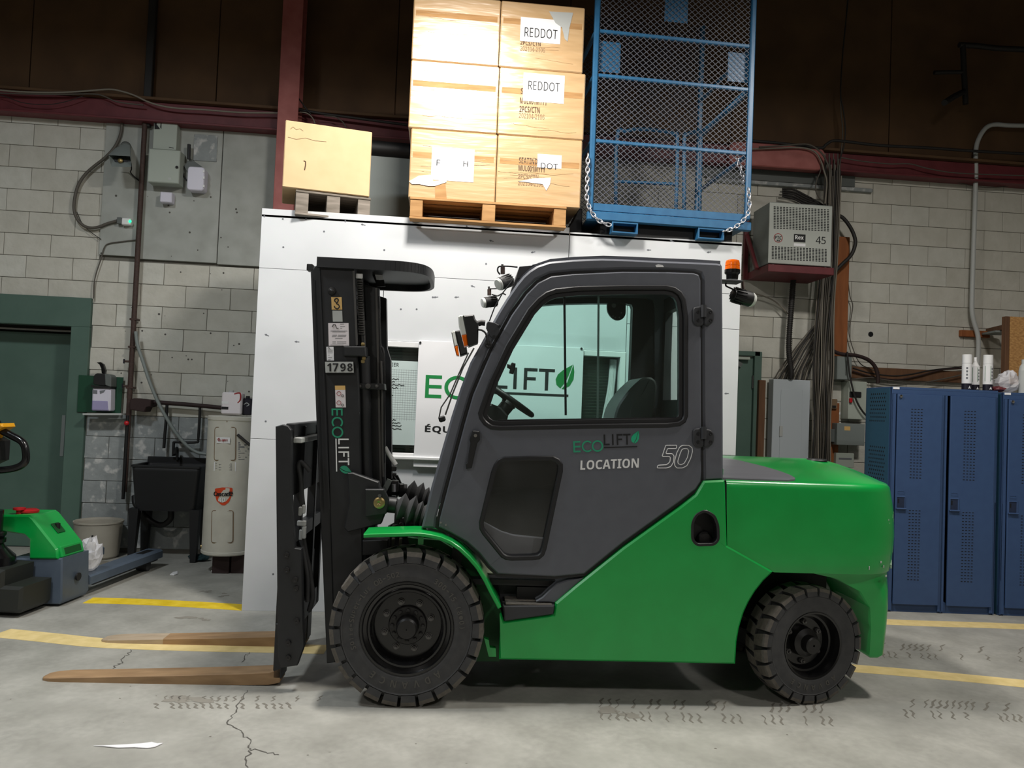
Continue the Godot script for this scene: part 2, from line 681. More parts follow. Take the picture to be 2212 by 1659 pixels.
	grained("locker_teal", Color(0.15, 0.305, 0.40), Color(0.165, 0.325, 0.42), 0.55, 1.0, 0.02, 38)
	grained("locker_blue", Color(0.19, 0.285, 0.44), Color(0.205, 0.305, 0.46), 0.55, 1.0, 0.02, 32)
	paint("locker_dark", Color(0.10, 0.15, 0.25), 0.6)
	paint("hole_dark", Color(0.03, 0.04, 0.06), 0.9)
	paint("panel_grey", Color(0.72, 0.75, 0.77), 0.5)
	paint("box_grey", Color(0.50, 0.53, 0.52), 0.5)
	paint("box_grey_dark", Color(0.36, 0.38, 0.37), 0.6)
	paint("box_cream", Color(0.66, 0.69, 0.65), 0.6)
	paint("plastic_white", Color(0.82, 0.81, 0.86), 0.4)
	paint("transformer", Color(0.70, 0.715, 0.69), 0.5)
	paint("cable", Color(0.33, 0.31, 0.28), 0.6)
	paint("cable_dark", Color(0.14, 0.13, 0.125), 0.6)
	paint("cable_pale", Color(0.50, 0.475, 0.43), 0.6)
	grained("pipe_rust", Color(0.20, 0.14, 0.12), Color(0.30, 0.22, 0.19), 0.7, 3.0, 0.02, 33)
	paint("rust_box", Color(0.17, 0.10, 0.095), 0.7)
	paint("sink_black", Color(0.085, 0.09, 0.10), 0.5)
	grained("heater_cream", Color(0.75, 0.735, 0.69), Color(0.81, 0.80, 0.755), 0.4, 1.0, 0.01, 34)
	paint("orange_label", Color(0.83, 0.27, 0.10), 0.5)
	paint("red", Color(0.72, 0.10, 0.13), 0.4)
	paint("red_ink", Color(0.60, 0.12, 0.14), 0.6)
	grained("bin_beige", Color(0.62, 0.60, 0.55), Color(0.68, 0.66, 0.61), 0.7, 1.0, 0.01, 35)
	paint("dispenser_green", Color(0.06, 0.25, 0.17), 0.5)
	paint("lilac", Color(0.60, 0.58, 0.72), 0.3)
	paint("yellow", Color(0.88, 0.62, 0.08), 0.4)
	grained("truck_grey", Color(0.30, 0.345, 0.40), Color(0.33, 0.375, 0.43), 0.45, 1.0, 0.02, 36)
	paint("truck_olive", Color(0.14, 0.15, 0.135), 0.5)
	paint("teal_rag", Color(0.10, 0.20, 0.22), 0.9)
	var b := paint("clear_bag", Color(0.93, 0.93, 0.95, 0.45), 0.3)
	b.transparency = BaseMaterial3D.TRANSPARENCY_ALPHA
	grained("osb", Color(0.62, 0.44, 0.25), Color(0.84, 0.66, 0.42), 0.8, 2.0, 0.02, 37, true, Vector3(1, 2, 1))
	paint("stain", Color(0.47, 0.455, 0.42), 0.8)
	paint("stain_faint", Color(0.53, 0.515, 0.48), 0.8)
	paint("scrape_pale", Color(0.62, 0.72, 0.64), 0.6)
	paint("crack", Color(0.33, 0.32, 0.30), 0.9)
	paint("blind_green", Color(0.26, 0.33, 0.28), 0.6)
	paint("sheet_green", Color(0.74, 0.80, 0.79), 0.7)
	paint("spray_green", Color(0.07, 0.42, 0.20), 0.4)
	paint("spray_navy", Color(0.08, 0.07, 0.13), 0.4)
	glass("pane", Color(0.9, 0.95, 0.93, 0.008))
	var cg := paint("cab_glass", Color(0.86, 0.965, 0.945, 0.0), 0.0)
	cg.transparency = BaseMaterial3D.TRANSPARENCY_ALPHA
	cg.refraction_enabled = true
	cg.refraction_scale = 0.05
	var led := paint("green_led", Color(0.1, 0.8, 0.5), 0.4)
	led.emission_enabled = true
	led.emission = Color(0.1, 1.0, 0.55)
	led.emission_energy_multiplier = 1.5
	var lp := paint("lamp_face", Color(0.95, 0.96, 0.97), 0.4)
	lp.emission_enabled = true
	lp.emission = Color(1.0, 0.98, 0.95)
	lp.emission_energy_multiplier = 2.0


func _ready() -> void:
	rng.seed = 7
	var cam := Camera3D.new()
	cam.name = "camera"
	cam.fov = rad_to_deg(2.0 * atan(829.5 / FOCAL))
	cam.near = 0.05
	cam.far = 60.0
	cam.transform = Transform3D(look, eye)
	add_child(cam)
	cam.current = true
	var env := Environment.new()
	env.background_mode = Environment.BG_COLOR
	env.background_color = Color.BLACK
	env.tonemap_mode = Environment.TONE_MAPPER_LINEAR
	env.tonemap_exposure = 1.75
	env.sdfgi_enabled = true
	env.ssao_enabled = true
	env.ssil_enabled = true
	var we := WorldEnvironment.new()
	we.name = "world_environment"
	we.environment = env
	add_child(we)
	materials()
	ceiling_lamp(Vector3(0.06, 4.92, -4.4), 0.45, 0.45, 10.0, Color(1.0, 0.98, 0.95))
	ceiling_lamp(Vector3(-3.3, 5.3, -3.6), 0.5, 0.5, 7.0, Color(0.95, 0.98, 1.0))
	ceiling_lamp(Vector3(3.6, 5.3, -3.6), 0.5, 0.5, 8.0, Color(1.0, 0.98, 0.95))
	ceiling_lamp(Vector3(-3.3, 5.3, 1.2), 0.5, 0.5, 6.0, Color(1.0, 0.98, 0.96))
	ceiling_lamp(Vector3(3.6, 5.3, 1.2), 0.5, 0.5, 6.0, Color(1.0, 0.98, 0.96))
	setting()
	block_wall()
	partition()
	doors()
	forklift()
	stacked_goods()
	work_cage()
	left_wall_things()
	wash_corner()
	pallet_truck()
	electrics()
	locker_bank()
	floor_things()
	wires()

func ceiling_lamp(p: Vector3, w: float, d: float, e: float, c: Color) -> void:
	var o := thing("ceiling_lamp", "white high bay ceiling lamp hung from the dark roof", "ceiling lamp", at_base(p), "high bay ceiling lamps")
	obj("housing", Shape.new().box(Vector3(0, 0.06, 0), Vector3(w + 0.06, 0.09, d + 0.06), Basis(), 0.01), M.white, o)
	obj("diffuser", Shape.new().box(Vector3(0, 0.008, 0), Vector3(w, 0.012, d)), M.lamp_face, o)
	for s in [-1, 1]:
		obj("hanger", Shape.new().cyl(Vector3(0, 0.1, s * d * 0.4), Vector3(0, 7.2 - p.y, s * d * 0.4), 0.006, 6), M.steel_dark, o)
	var l := AreaLight3D.new()
	l.name = "lamp_light"
	l.area_size = Vector2(w, d)
	l.light_color = c
	l.light_energy = e
	l.area_range = 30.0
	l.area_attenuation = 2.0
	l.shadow_enabled = true
	l.transform = Transform3D(Basis(Vector3.RIGHT, -PI / 2), Vector3(0, -0.006, 0))
	o.add_child(l)


# ---------------------------------------------------------------- the room
func setting() -> void:
	var fl := struct_mesh("floor", Shape.new().box(Vector3(0.5, -0.1, -0.5), Vector3(18, 0.2, 15.6)), M.concrete)
	struct_mesh("ceiling", Shape.new().box(Vector3(0.5, 7.3, -0.5), Vector3(18, 0.2, 15.6)), M.dark_ceiling)
	struct_mesh("wall_left", Shape.new().box(Vector3(-8.4, 3.6, -0.5), Vector3(0.2, 7.2, 15.6)), M.hall_wall)
	struct_mesh("wall_right", Shape.new().box(Vector3(9.4, 3.6, -0.5), Vector3(0.2, 7.2, 15.6)), M.hall_wall)
	struct_mesh("wall_front", Shape.new().box(Vector3(0.5, 3.6, 7.2), Vector3(18, 7.2, 0.2)), M.hall_wall)
	# painted lines, cracks and wheel marks
	floor_strip(fl, "painted_line", [0, 1367, 110, 1378, 205, 1388, 300, 1393, 420, 1397, 560, 1400, 705, 1403], 0.18, M.line_yellow)
	floor_strip(fl, "painted_line", [190, 1297, 300, 1300, 420, 1306, 535, 1313], 0.17, M.line_bright)
	floor_strip(fl, "painted_line", [1880, 1342, 2000, 1347, 2110, 1350, 2240, 1355], 0.17, M.line_yellow)
	floor_strip(fl, "painted_line", [1700, 1432, 1860, 1445, 1980, 1455, 2100, 1466, 2260, 1482], 0.16, M.line_yellow)
	crack_line(fl, [283, 1403, 276, 1415, 262, 1424, 262, 1432, 248, 1440, 243, 1447])
	crack_line(fl, [545, 1405, 528, 1418, 521, 1434])
	crack_line(fl, [533, 1490, 524, 1508, 512, 1530, 500, 1552, 492, 1562, 508, 1570, 530, 1588, 540, 1600, 537, 1620, 560, 1621, 590, 1628, 602, 1634])
	crack_line(fl, [540, 1620, 534, 1640, 530, 1662])
	tread_marks(fl, 330, 700, 1517, 1517, 14.0, 11)
	tread_marks(fl, 1290, 1820, 1532, 1545, 24.0, 15)
	tread_marks(fl, 1900, 2212, 1405, 1415, 16.0, 11)
	tread_marks(fl, 1950, 2212, 1530, 1540, 20.0, 9)
	oil_spots(fl)

func floor_strip(parent: Node, called: String, a: Array, w: float, m: Material) -> void:
	var s := Shape.new()
	var p := PackedVector3Array()
	for i in range(0, a.size(), 2):
		p.append(WF(a[i], a[i + 1]))
	p = curve(p, 4)
	for i in p.size() - 1:
		var d := (p[i + 1] - p[i]).normalized()
		var e := (p[mini(i + 2, p.size() - 1)] - p[i + 1]).normalized() if i + 2 < p.size() else d
		var n0 := Vector3(-d.z, 0, d.x) * w * 0.5
		var n1 := Vector3(-e.z, 0, e.x) * w * 0.5
		var h := Vector3(0, 0.0015, 0)
		s.face(PackedVector3Array([p[i] - n0 + h, p[i] + n0 + h, p[i + 1] + n1 + h, p[i + 1] - n1 + h]), Vector3.UP)
		s.face(PackedVector3Array([p[i] + n0, p[i] + n0 + h, p[i + 1] + n1 + h, p[i + 1] + n1]), n0)
		s.face(PackedVector3Array([p[i] - n0, p[i] - n0 + h, p[i + 1] - n1 + h, p[i + 1] - n1]), -n0)
	obj(called, s, m, parent)

func crack_line(parent: Node, a: Array) -> void:
	var s := Shape.new()
	var p := PackedVector3Array()
	for i in range(0, a.size() - 2, 2):
		var q := WF(a[i], a[i + 1])
		var r := WF(a[i + 2], a[i + 3])
		for k in 4:
			p.append(q.lerp(r, k / 4.0) + Vector3(rng.randf_range(-1, 1), 0, rng.randf_range(-1, 1)) * 0.012)
	for i in p.size() - 1:
		var d := (p[i + 1] - p[i]).normalized()
		var w := Vector3(-d.z, 0, d.x) * rng.randf_range(0.0015, 0.004)
		var h := Vector3(0, 0.0012, 0)
		s.face(PackedVector3Array([p[i] - w + h, p[i] + w + h, p[i + 1] + w + h, p[i + 1] - w + h]), Vector3.UP)
	obj("crack", s, M.crack, parent)

func blot(s: Shape, c: Vector3, rx: float, rz: float, turn := 0.0, k := 9) -> void:
	var p := PackedVector3Array()
	for i in k:
		var a := TAU * i / k
		var r := rng.randf_range(0.6, 1.1)
		var q := Vector3(cos(a) * rx * r, 0, sin(a) * rz * r).rotated(Vector3.UP, turn)
		p.append(c + q)
	for i in k:
		s.face(PackedVector3Array([c, p[i], p[(i + 1) % k]]), Vector3.UP)

func tread_marks(parent: Node, x0: float, x1: float, y0: float, y1: float, half: float, count: int) -> void:
	var s := Shape.new()
	for i in count * 2:
		var t := (i + 0.5) / (count * 2)
		var x := lerpf(x0, x1, t)
		var y := lerpf(y0, y1, t)
		for side in [-1, 1]:
			if rng.randf() < 0.25 + 0.35 * t:
				continue
			# one bent stroke, as a lug leaves it
			var p := PackedVector3Array()
			for q in [[-5.0, 0.15], [2.0, 0.45], [-2.0, 0.75], [5.0, 1.0]]:
				p.append(WF(x + q[0] + rng.randf_range(-2, 2), y + side * half * q[1] + rng.randf_range(-1, 1)) + Vector3(0, 0.001, 0))
			for k in 3:
				var d := (p[k + 1] - p[k]).normalized()
				var w := Vector3(-d.z, 0, d.x) * rng.randf_range(0.003, 0.009)
				s.face(PackedVector3Array([p[k] - w, p[k] + w, p[k + 1] + w * 0.6, p[k + 1] - w * 0.6]), Vector3.UP)
	stuff(obj("tread_mark", s, M.stain, parent))

func oil_spots(parent: Node) -> void:
	var s := Shape.new()
	for a in [[380, 1510, 0.1, 0.045], [430, 1512, 0.11, 0.04], [1320, 1535, 0.1, 0.05], [1355, 1545, 0.09, 0.04], [400, 1332, 0.1, 0.04], [435, 1337, 0.05, 0.03], [440, 1278, 0.06, 0.03], [480, 1285, 0.05, 0.03]]:
		for k in 4:
			blot(s, WF(a[0] + rng.randf_range(-14, 14), a[1] + rng.randf_range(-4, 4)) + Vector3(0, 0.0008 + 0.0001 * k, 0), a[2] * 0.5, a[3] * 0.7, 0.0, 11)
	stuff(obj("oil_stain", s, M.stain_faint, parent))
	var t := Shape.new()
	for i in 45:
		var p := Vector3(rng.randf_range(-2.6, 3.6), 0.0011, rng.randf_range(-5.6, -2.6))
		blot(t, p, rng.randf_range(0.002, 0.008), rng.randf_range(0.002, 0.007), 0.0, 6)
	stuff(obj("floor_speck", t, M.stain, parent))

func block_wall() -> void:
	var dr := W(192, 800).x
	var dt := W(100, 640).y
	var slab := Shape.new()
	for q in [[-8.5, dr - 2.4, 0.0, 4.4], [dr - 2.4, dr, dt, 4.4], [dr, 9.5, 0.0, 4.4]]:
		slab.box(Vector3((q[0] + q[1]) * 0.5, (q[2] + q[3]) * 0.5, ZW - 0.13), Vector3(q[1] - q[0], q[3] - q[2], 0.24))
	slab.box(Vector3(dr - 1.2, dt * 0.5, ZW - 0.5), Vector3(2.6, dt + 0.2, 0.1))
	var back := struct_mesh("wall_back", slab, M.mortar)
	var h := 0.2225
	var l := 0.445
	var ht := h - 0.005
	var whole := Shape.new().box(Vector3.ZERO, Vector3(l - 0.005, ht, 0.06), Basis(), 0.003).mesh()
	var pl := W(224, 400).x
	# x from, x to, y from, y to: the doorways and the painted boards
	var gaps := [[dr - 2.4, dr, 0.0, dt], [2.5, W(1637, 880).x, 0.0, W(1610, 759).y], [pl, -1.35, 2.97, 4.4]]
	var creams := [M.block_cream, M.block_cream_dull, M.block_cream_pale]
	for row in 20:
		var y := 1.602 - 7 * h + h * (row + 0.5)
		if y > 4.42:
			continue
		for col in range(-11, 16):
			var x := col * l + (0.5 * l if row % 2 else 0.0) + 0.06
			var m: Material = creams[rng.randi() % 3]
			var seen_left := x > -5.2 and x < -1.1
			var seen_right := x > 2.3 and x < 7.3
			var seen_mid := y > 2.9 and x >= -0.9 and x <= 2.75
			if not (seen_left or seen_right or seen_mid):
				continue
			if y < 1.39 and x < 3.0:
				m = M.block_grey
			# cut the block where a doorway or the painted boards begin
			var xa := x - l * 0.5
			var xb := x + l * 0.5
			for q in gaps:
				if y < q[2] or y > q[3] or xb <= q[0] or xa >= q[1]:
					continue
				if xa < q[0]:
					xb = q[0]
				elif xb > q[1]:
					xa = q[1]
				else:
					xb = xa
			if xb - xa < 0.03:
				continue
			var o := MeshInstance3D.new()
			o.name = "block"
			o.mesh = whole
			o.material_override = m
			o.position = Vector3((xa + xb) * 0.5, y, ZW - 0.03 + rng.randf_range(-0.0015, 0.0015))
			o.scale = Vector3((xb - xa - 0.005) / (l - 0.005), 1, 1)
			back.add_child(o, true)
	# painted boards over the blocks at the upper left
	for a in [[pl, W(310, 400).x, 2.985, 4.345], [W(311, 400).x, W(478, 400).x, 2.965, 4.35], [W(479, 400).x, -1.35, 2.955, 4.35]]:
		obj("wall_panel", Shape.new().box(Vector3((a[0] + a[1]) * 0.5, (a[2] + a[3]) * 0.5, ZW + 0.012), Vector3(a[1] - a[0] - 0.004, a[3] - a[2], 0.03), Basis(), 0.003), M.wall_board, back)
	# screw heads, nail holes and chips in the paint
	var chips := Shape.new()
	for i in 46:
		var c := W(rng.randf_range(200, 560), rng.randf_range(420, 880), ZW + 0.03)
		var r := rng.randf_range(0.004, 0.012)
		chips.prism(disc(Vector2(c.x, c.y), r, 6), ZW - 0.01, ZW + (0.029 if c.y > 2.96 else 0.0015))
	stuff(obj("paint_chip", chips, M.crack, back))
	# steel beam, boards above it
	var hi := struct_mesh("wall_upper", Shape.new().box(Vector3(0.5, 5.8, ZW - 0.13), Vector3(18, 2.9, 0.2)), M.brown_board)
	for i in range(-4, 5):
		obj("wall_panel", Shape.new().box(Vector3(0.33 + i * 1.83, 5.85, ZW - 0.02), Vector3(1.82, 2.6, 0.03), Basis(), 0.003), M.brown_board, hi)
	var beam := struct_mesh("trim_1", Shape.new().box(Vector3(0.5, 4.45, ZW + 0.06), Vector3(18, 0.2, 0.1), Basis(), 0.01), M.red_steel)
	obj("flange", Shape.new().box(Vector3(0.5, 4.34, ZW + 0.09), Vector3(18, 0.022, 0.16), Basis(), 0.004), M.red_steel, beam)
	obj("flange", Shape.new().box(Vector3(0.5, 4.565, ZW + 0.09), Vector3(18, 0.03, 0.16), Basis(), 0.004), M.brown_board, beam)
	var patch := Shape.new().prism(rounded(rect(W(1560, 330).x, 4.31, W(1765, 340).x, 4.56), 0.12, 6), ZW + 0.1, ZW + 0.2, 0.01)
	obj("beam_end", patch, M.red_post, beam)
	# the red post and the dark pipe chase
	var px := W(628, 200, -7.86).x
	var post := Shape.new()
	post.box(Vector3(px, 5.1, -7.78), Vector3(0.20, 4.2, 0.014), Basis(), 0.003)
	post.box(Vector3(px, 5.1, -7.98), Vector3(0.20, 4.2, 0.014), Basis(), 0.003)
	post.box(Vector3(px, 5.1, -7.88), Vector3(0.012, 4.2, 0.19))
	struct_mesh("trim_2", post, M.red_post)
	# the recess of bare blocks beside the boxes
	var c0 := W(420, 290, ZW + 0.03)
	var c1 := W(468, 350, ZW + 0.03)
	obj("bare_block", Shape.new().box(Vector3((c0.x + c1.x) * 0.5, (c0.y + c1.y) * 0.5, ZW + 0.03), Vector3(c1.x - c0.x, c0.y - c1.y, 0.012), Basis(), 0.003), M.block_grey, back)
	# charred blocks and the sill of the closed opening above the transformer
	obj("ledge", Shape.new().box(Vector3(3.75, 4.18, ZW + 0.02), Vector3(1.9, 0.04, 0.06), Basis(), 0.005), M.block_grey, back)
	obj("dark_panel", Shape.new().box(Vector3(3.6, 4.27, ZW + 0.015), Vector3(1.8, 0.12, 0.03)), M.box_grey_dark, back)

func partition() -> void:
	# the white enclosure whose top is a storage deck
	var x0 := -1.405
	var x1 := 2.40
	var wl := W(818, 850, ZB).x
	var wr := W(1349, 830, ZB).x
	var wb := 1.17
	var wt := 2.085
	var t := 0.018
	var root := struct_mesh("wall_partition", Shape.new().box(Vector3((x0 + x1) * 0.5, 2.93, ZB - 0.05), Vector3(x1 - x0 - 0.05, 0.08, 0.04)), M.wood_grey)
	var deck := struct_mesh("storage_deck", Shape.new().box(Vector3((x0 + x1) * 0.5, 3.0, -7.03), Vector3(x1 - x0, 0.022, 2.06), Basis(), 0.003), M.wood_grey)
	obj("joist", Shape.new().box(Vector3((x0 + x1) * 0.5, 2.94, -7.1), Vector3(x1 - x0 - 0.05, 0.09, 1.8)), M.wood_grey, deck)
	for a in [[x0, wl, 0.0, 1.293], [x0, wl, 1.296, 2.595], [x0, 0.98, 2.598, 3.055], [wl + 0.003, 1.03, 0.0, wb - 0.003], [1.033, wr, 0.0, wb - 0.003], [wl + 0.003, wr, wt + 0.003, 2.595], [wr + 0.003, x1, 0.0, 1.293], [wr + 0.003, x1, 1.296, 2.31], [wr + 0.003, x1, 2.313, 2.595], [0.983, x1, 2.598, 3.02]]:
		obj("panel", Shape.new().box(Vector3((a[0] + a[1]) * 0.5, (a[2] + a[3]) * 0.5, ZB - t * 0.5), Vector3(a[1] - a[0] - 0.002, a[3] - a[2], t), Basis(), 0.0015), M.board_white, root)
	for s in [x0 + 0.02, x1 - 0.02]:
		obj("side_panel", Shape.new().box(Vector3(s, 1.45, -7.0), Vector3(0.02, 2.9, 1.95)), M.board_white, deck)
	for i in 5:
		obj("stud", Shape.new().box(Vector3(lerpf(x0 + 0.1, x1 - 0.1, i / 4.0), 2.99, ZB - 0.07), Vector3(0.04, 0.02, 0.09)), M.wood_pale, root)
	obj("floor_panel", Shape.new().box(Vector3((x0 + x1) * 0.5, 0.004, -7.0), Vector3(x1 - x0 - 0.1, 0.006, 1.9)), M.stain_faint, deck)
	# nails, scuffs and scratches
	var s := Shape.new()
	for a in [[571, 467], [611, 473], [661, 473], [702, 467], [746, 478], [783, 485], [1008, 489], [1376, 503], [612, 534], [606, 925], [574, 910], [605, 1185], [985, 642], [925, 595], [1050, 570], [1150, 545], [900, 668], [866, 668], [1375, 692], [940, 642], [1020, 618], [935, 642], [880, 612], [830, 540], [575, 723], [640, 738], [1568, 850], [1580, 640], [600, 1310], [610, 1300], [590, 1240], [700, 500], [1060, 520], [1400, 540], [1450, 520], [1530, 545]]:
		var c := W(a[0], a[1], ZB)
		var ang := rng.randf_range(-0.5, 0.5)
		s.xf = Transform3D(Basis(Vector3.BACK, ang), Vector3(c.x, c.y, ZB))
		s.prism(disc(Vector2.ZERO, 0.0075, 7), 0.0, 0.0012)
		if rng.randf() < 0.4:
			s.box(Vector3(0.006, 0, 0.0005), Vector3(0.035, 0.006, 0.001))
	stuff(obj("scuff_mark", s, M.ink_grey, root))
	# window
	var win := struct_mesh("window_1", Shape.new().ring(rect(wl, wb, wr, wt), rect(wl + 0.045, wb + 0.055, wr - 0.045, wt - 0.045), ZB - 0.1, ZB + 0.012, 0.004), M.white)
	obj("sill", Shape.new().box(Vector3((wl + wr) * 0.5, wb + 0.02, ZB + 0.02), Vector3(wr - wl + 0.04, 0.025, 0.06), Basis(), 0.005), M.white, win)
	obj("pane", Shape.new().box(Vector3((wl + wr) * 0.5, (wb + wt) * 0.5, ZB - 0.03), Vector3(wr - wl - 0.1, wt - wb - 0.1, 0.004)), M.pane, win)
	var bl := Shape.new().box(Vector3.ZERO, Vector3(wr - wl - 0.12, 0.023, 0.003)).mesh()
	for i in 34:
		var o := obj("slat", bl, M.blind_green, win)
		o.transform = Transform3D(Basis(Vector3.RIGHT, 0.5), Vector3((wl + wr) * 0.5, wb + 0.07 + i * 0.0245, ZB - 0.075))
	var cx := W(1336, 830, ZB).x
	var cu := Shape.new()
	for i in 4:
		cu.tube(curve(PackedVector3Array([Vector3(cx - 0.02 - i * 0.012, wt - 0.06, ZB - 0.05), Vector3(cx - 0.03 - i * 0.012, 1.8, ZB - 0.05), Vector3(cx - 0.06 - i * 0.016, 1.5, ZB - 0.05), Vector3(cx - 0.05 - i * 0.018, wb + 0.07, ZB - 0.05)])), 0.012, 6)
	obj("curtain", cu, M.white, win)
	# the squared sheet in the window
	var sa := W(826, 778, ZB)
	var sb := W(900, 962, ZB)
	var sheet := thing("wall_chart", "pale squared paper chart with handwriting in the window beside the sign", "chart", at_base(Vector3(sa.x, sb.y, ZB + 0.015)))
	var f := sheet.transform
	obj("sheet", sh(f).box(Vector3((sa.x + sb.x) * 0.5 - 0.03, (sa.y + sb.y) * 0.5, ZB + 0.016), Vector3(sb.x - sa.x + 0.16, sa.y - sb.y, 0.003)), M.sheet_green, sheet)
	var gl := sh(f)
	for i in 22:
		var y := lerpf(sb.y + 0.2, sa.y - 0.07, i / 21.0)
		gl.box(Vector3((sa.x + sb.x) * 0.5, y, ZB + 0.0178), Vector3(sb.x - sa.x - 0.01, 0.0012, 0.0004))
	for i in 15:
		gl.box(Vector3(lerpf(sa.x + 0.02, sb.x - 0.01, i / 14.0), (sa.y + sb.y) * 0.5 + 0.06, ZB + 0.0178), Vector3(0.0012, sa.y - sb.y - 0.25, 0.0004))
	stuff(obj("ruled_line", gl, M.ink_grey, sheet))
	words(sheet, "lettering", "ATELIER", sheet_pt(f, 843, 787), Vector3(1, -0.02, 0), Vector3.UP, 0.13, 0.028, M.ink)
	var rows := [[836, 802, 9], [836, 818, 24], [836, 824, 16], [836, 830, 36], [840, 837, 18], [836, 854, 12], [836, 872, 3], [838, 906, 16], [836, 913, 28], [836, 919, 30], [836, 925, 30]]
	var hw := sh(f)
	for row in rows:
		var pts := PackedVector3Array()
		for i in int(row[2] / 1.2) + 2:
			pts.append(W(row[0] + i * 1.2, row[1] + i * 0.05 + rng.randf_range(-1.6, 1.6), ZB + 0.0185))
		hw.tube(pts, 0.0022, 5)
	stuff(obj("handwriting", hw, M.ink, sheet))
	# the sign
	var c := W(1077, 876, ZB + 0.03)
	var sg := thing("company_sign", "large white sign with green and black lettering and a leaf on the white partition", "sign", Transform3D(Basis(), Vector3(c.x, W(892, 1008, ZB + 0.03).y, ZB + 0.03)))
	var q := [W(905, 735, ZB + 0.03), W(1261, 750, ZB + 0.03), W(892, 1008, ZB + 0.03)]
	obj("board", sh(sg.transform).prism(rect(q[0].x, q[2].y, q[1].x, q[0].y), ZB + 0.02, ZB + 0.032, 0.002), M.paper, sg)
	logo(sg, Vector3(W(920, 810, ZB).x, W(920, 810, ZB).y, ZB + 0.0325) - sg.position, Vector3.RIGHT, Vector3.DOWN, (W(1239, 800, ZB).x - W(920, 810, ZB).x) / 143.0, 2.02 / 2.23, 18.0, M.logo_green, M.ink, M.logo_green)
	words(sg, "lettering", "ÉQUIPEMENT", Vector3(W(1010, 930, ZB).x, W(940, 926, ZB).y, ZB + 0.033) - sg.position, Vector3.RIGHT, Vector3.UP, 0.66, 0.072, M.ink, true)
	for a in [[908, 740], [1256, 753]]:
		obj("screw", sh(sg.transform).cyl(W(a[0], a[1], ZB + 0.032), W(a[0], a[1], ZB + 0.038), 0.009, 10), M.ink, sg)

func sheet_pt(f: Transform3D, x: float, y: float) -> Vector3:
	return f.affine_inverse() * W(x, y, ZB + 0.018)

func logo(parent: Node3D, o: Vector3, right: Vector3, down: Vector3, u: float, vs: float, v0: float, eco: Material, lift_m: Material, leaf: Material) -> void:
	# the letters of the mark as flat shapes; o is the corner of the E, units of u
	var nrm := right.cross(-down).normalized()
	var b := Basis(right * u, -down * u * vs, nrm)
	var s := Shape.new()
	s.xf = Transform3D(b, o)
	var k := 3.5
	# a helper box in letter units: x, y down from v0
	var put := func(t: Shape, x0: float, y0: float, x1: float, y1: float) -> void:
		t.box(Vector3((x0 + x1) * 0.5, -((y0 + y1) * 0.5 - v0), 0.0), Vector3(x1 - x0, y1 - y0, 0.002))
	put.call(s, 0.0, 18.0, k, 42.0)
	for y in [18.0, 28.3, 38.5]:
		put.call(s, k, y, 15.5, y + k)
	obj("lettering", s, eco, parent)
	var arc := func(cx: float, cy: float, r: float, a0: float, a1: float) -> Shape:
		var t := Shape.new()
		t.xf = Transform3D(b, o)
		var p := PackedVector2Array()
		for i in 29:
			p.append(Vector2(cx, -(cy - v0)) + Vector2.from_angle(lerpf(a0, a1, i / 28.0)) * r)
		for i in 29:
			p.append(Vector2(cx, -(cy - v0)) + Vector2.from_angle(lerpf(a1, a0, i / 28.0)) * (r - k))
		t.prism(p, 0.0, 0.0012)
		return t
	obj("lettering", arc.call(30.5, 30.0, 12.4, 0.75, TAU - 0.75), eco, parent)
	obj("lettering", arc.call(52.0, 30.0, 12.4, 0.0, TAU - 0.002), eco, parent)
	var l := Shape.new()
	l.xf = s.xf
	put.call(l, 66.0, 6.0, 69.2, 29.0)
	put.call(l, 69.2, 25.8, 78.5, 29.0)
	put.call(l, 84.0, 6.0, 87.2, 29.0)
	put.call(l, 94.0, 6.0, 97.2, 29.0)
	put.call(l, 97.2, 6.0, 107.0, 9.2)
	put.call(l, 97.2, 15.6, 105.6, 18.8)
	put.call(l, 108.5, 6.0, 124.0, 9.2)
	put.call(l, 114.7, 9.2, 117.9, 29.0)
	put.call(l, 66.0, 32.5, 138.0, 35.0)
	obj("lettering", l, lift_m, parent)
	var f := Shape.new()
	f.xf = s.xf
	var right_side := PackedVector2Array([Vector2(142, 0), Vector2(143, 8), Vector2(142.5, 16), Vector2(139, 23), Vector2(133, 27), Vector2(131.2, 26.6), Vector2(136.5, 19.5), Vector2(138.6, 12)])
	var left_side := PackedVector2Array([Vector2(141.2, 0.3), Vector2(137.4, 12.5), Vector2(135, 19), Vector2(129.8, 26.2), Vector2(126, 22.5), Vector2(125, 17), Vector2(127, 11.5), Vector2(132, 6.5)])
	for p in [right_side, left_side]:
		var q := PackedVector2Array()
		for w in p:
			q.append(Vector2(w.x, -(w.y - v0)))
		f.prism(q, 0.0, 0.0012)
	obj("leaf_mark", f, leaf, parent)

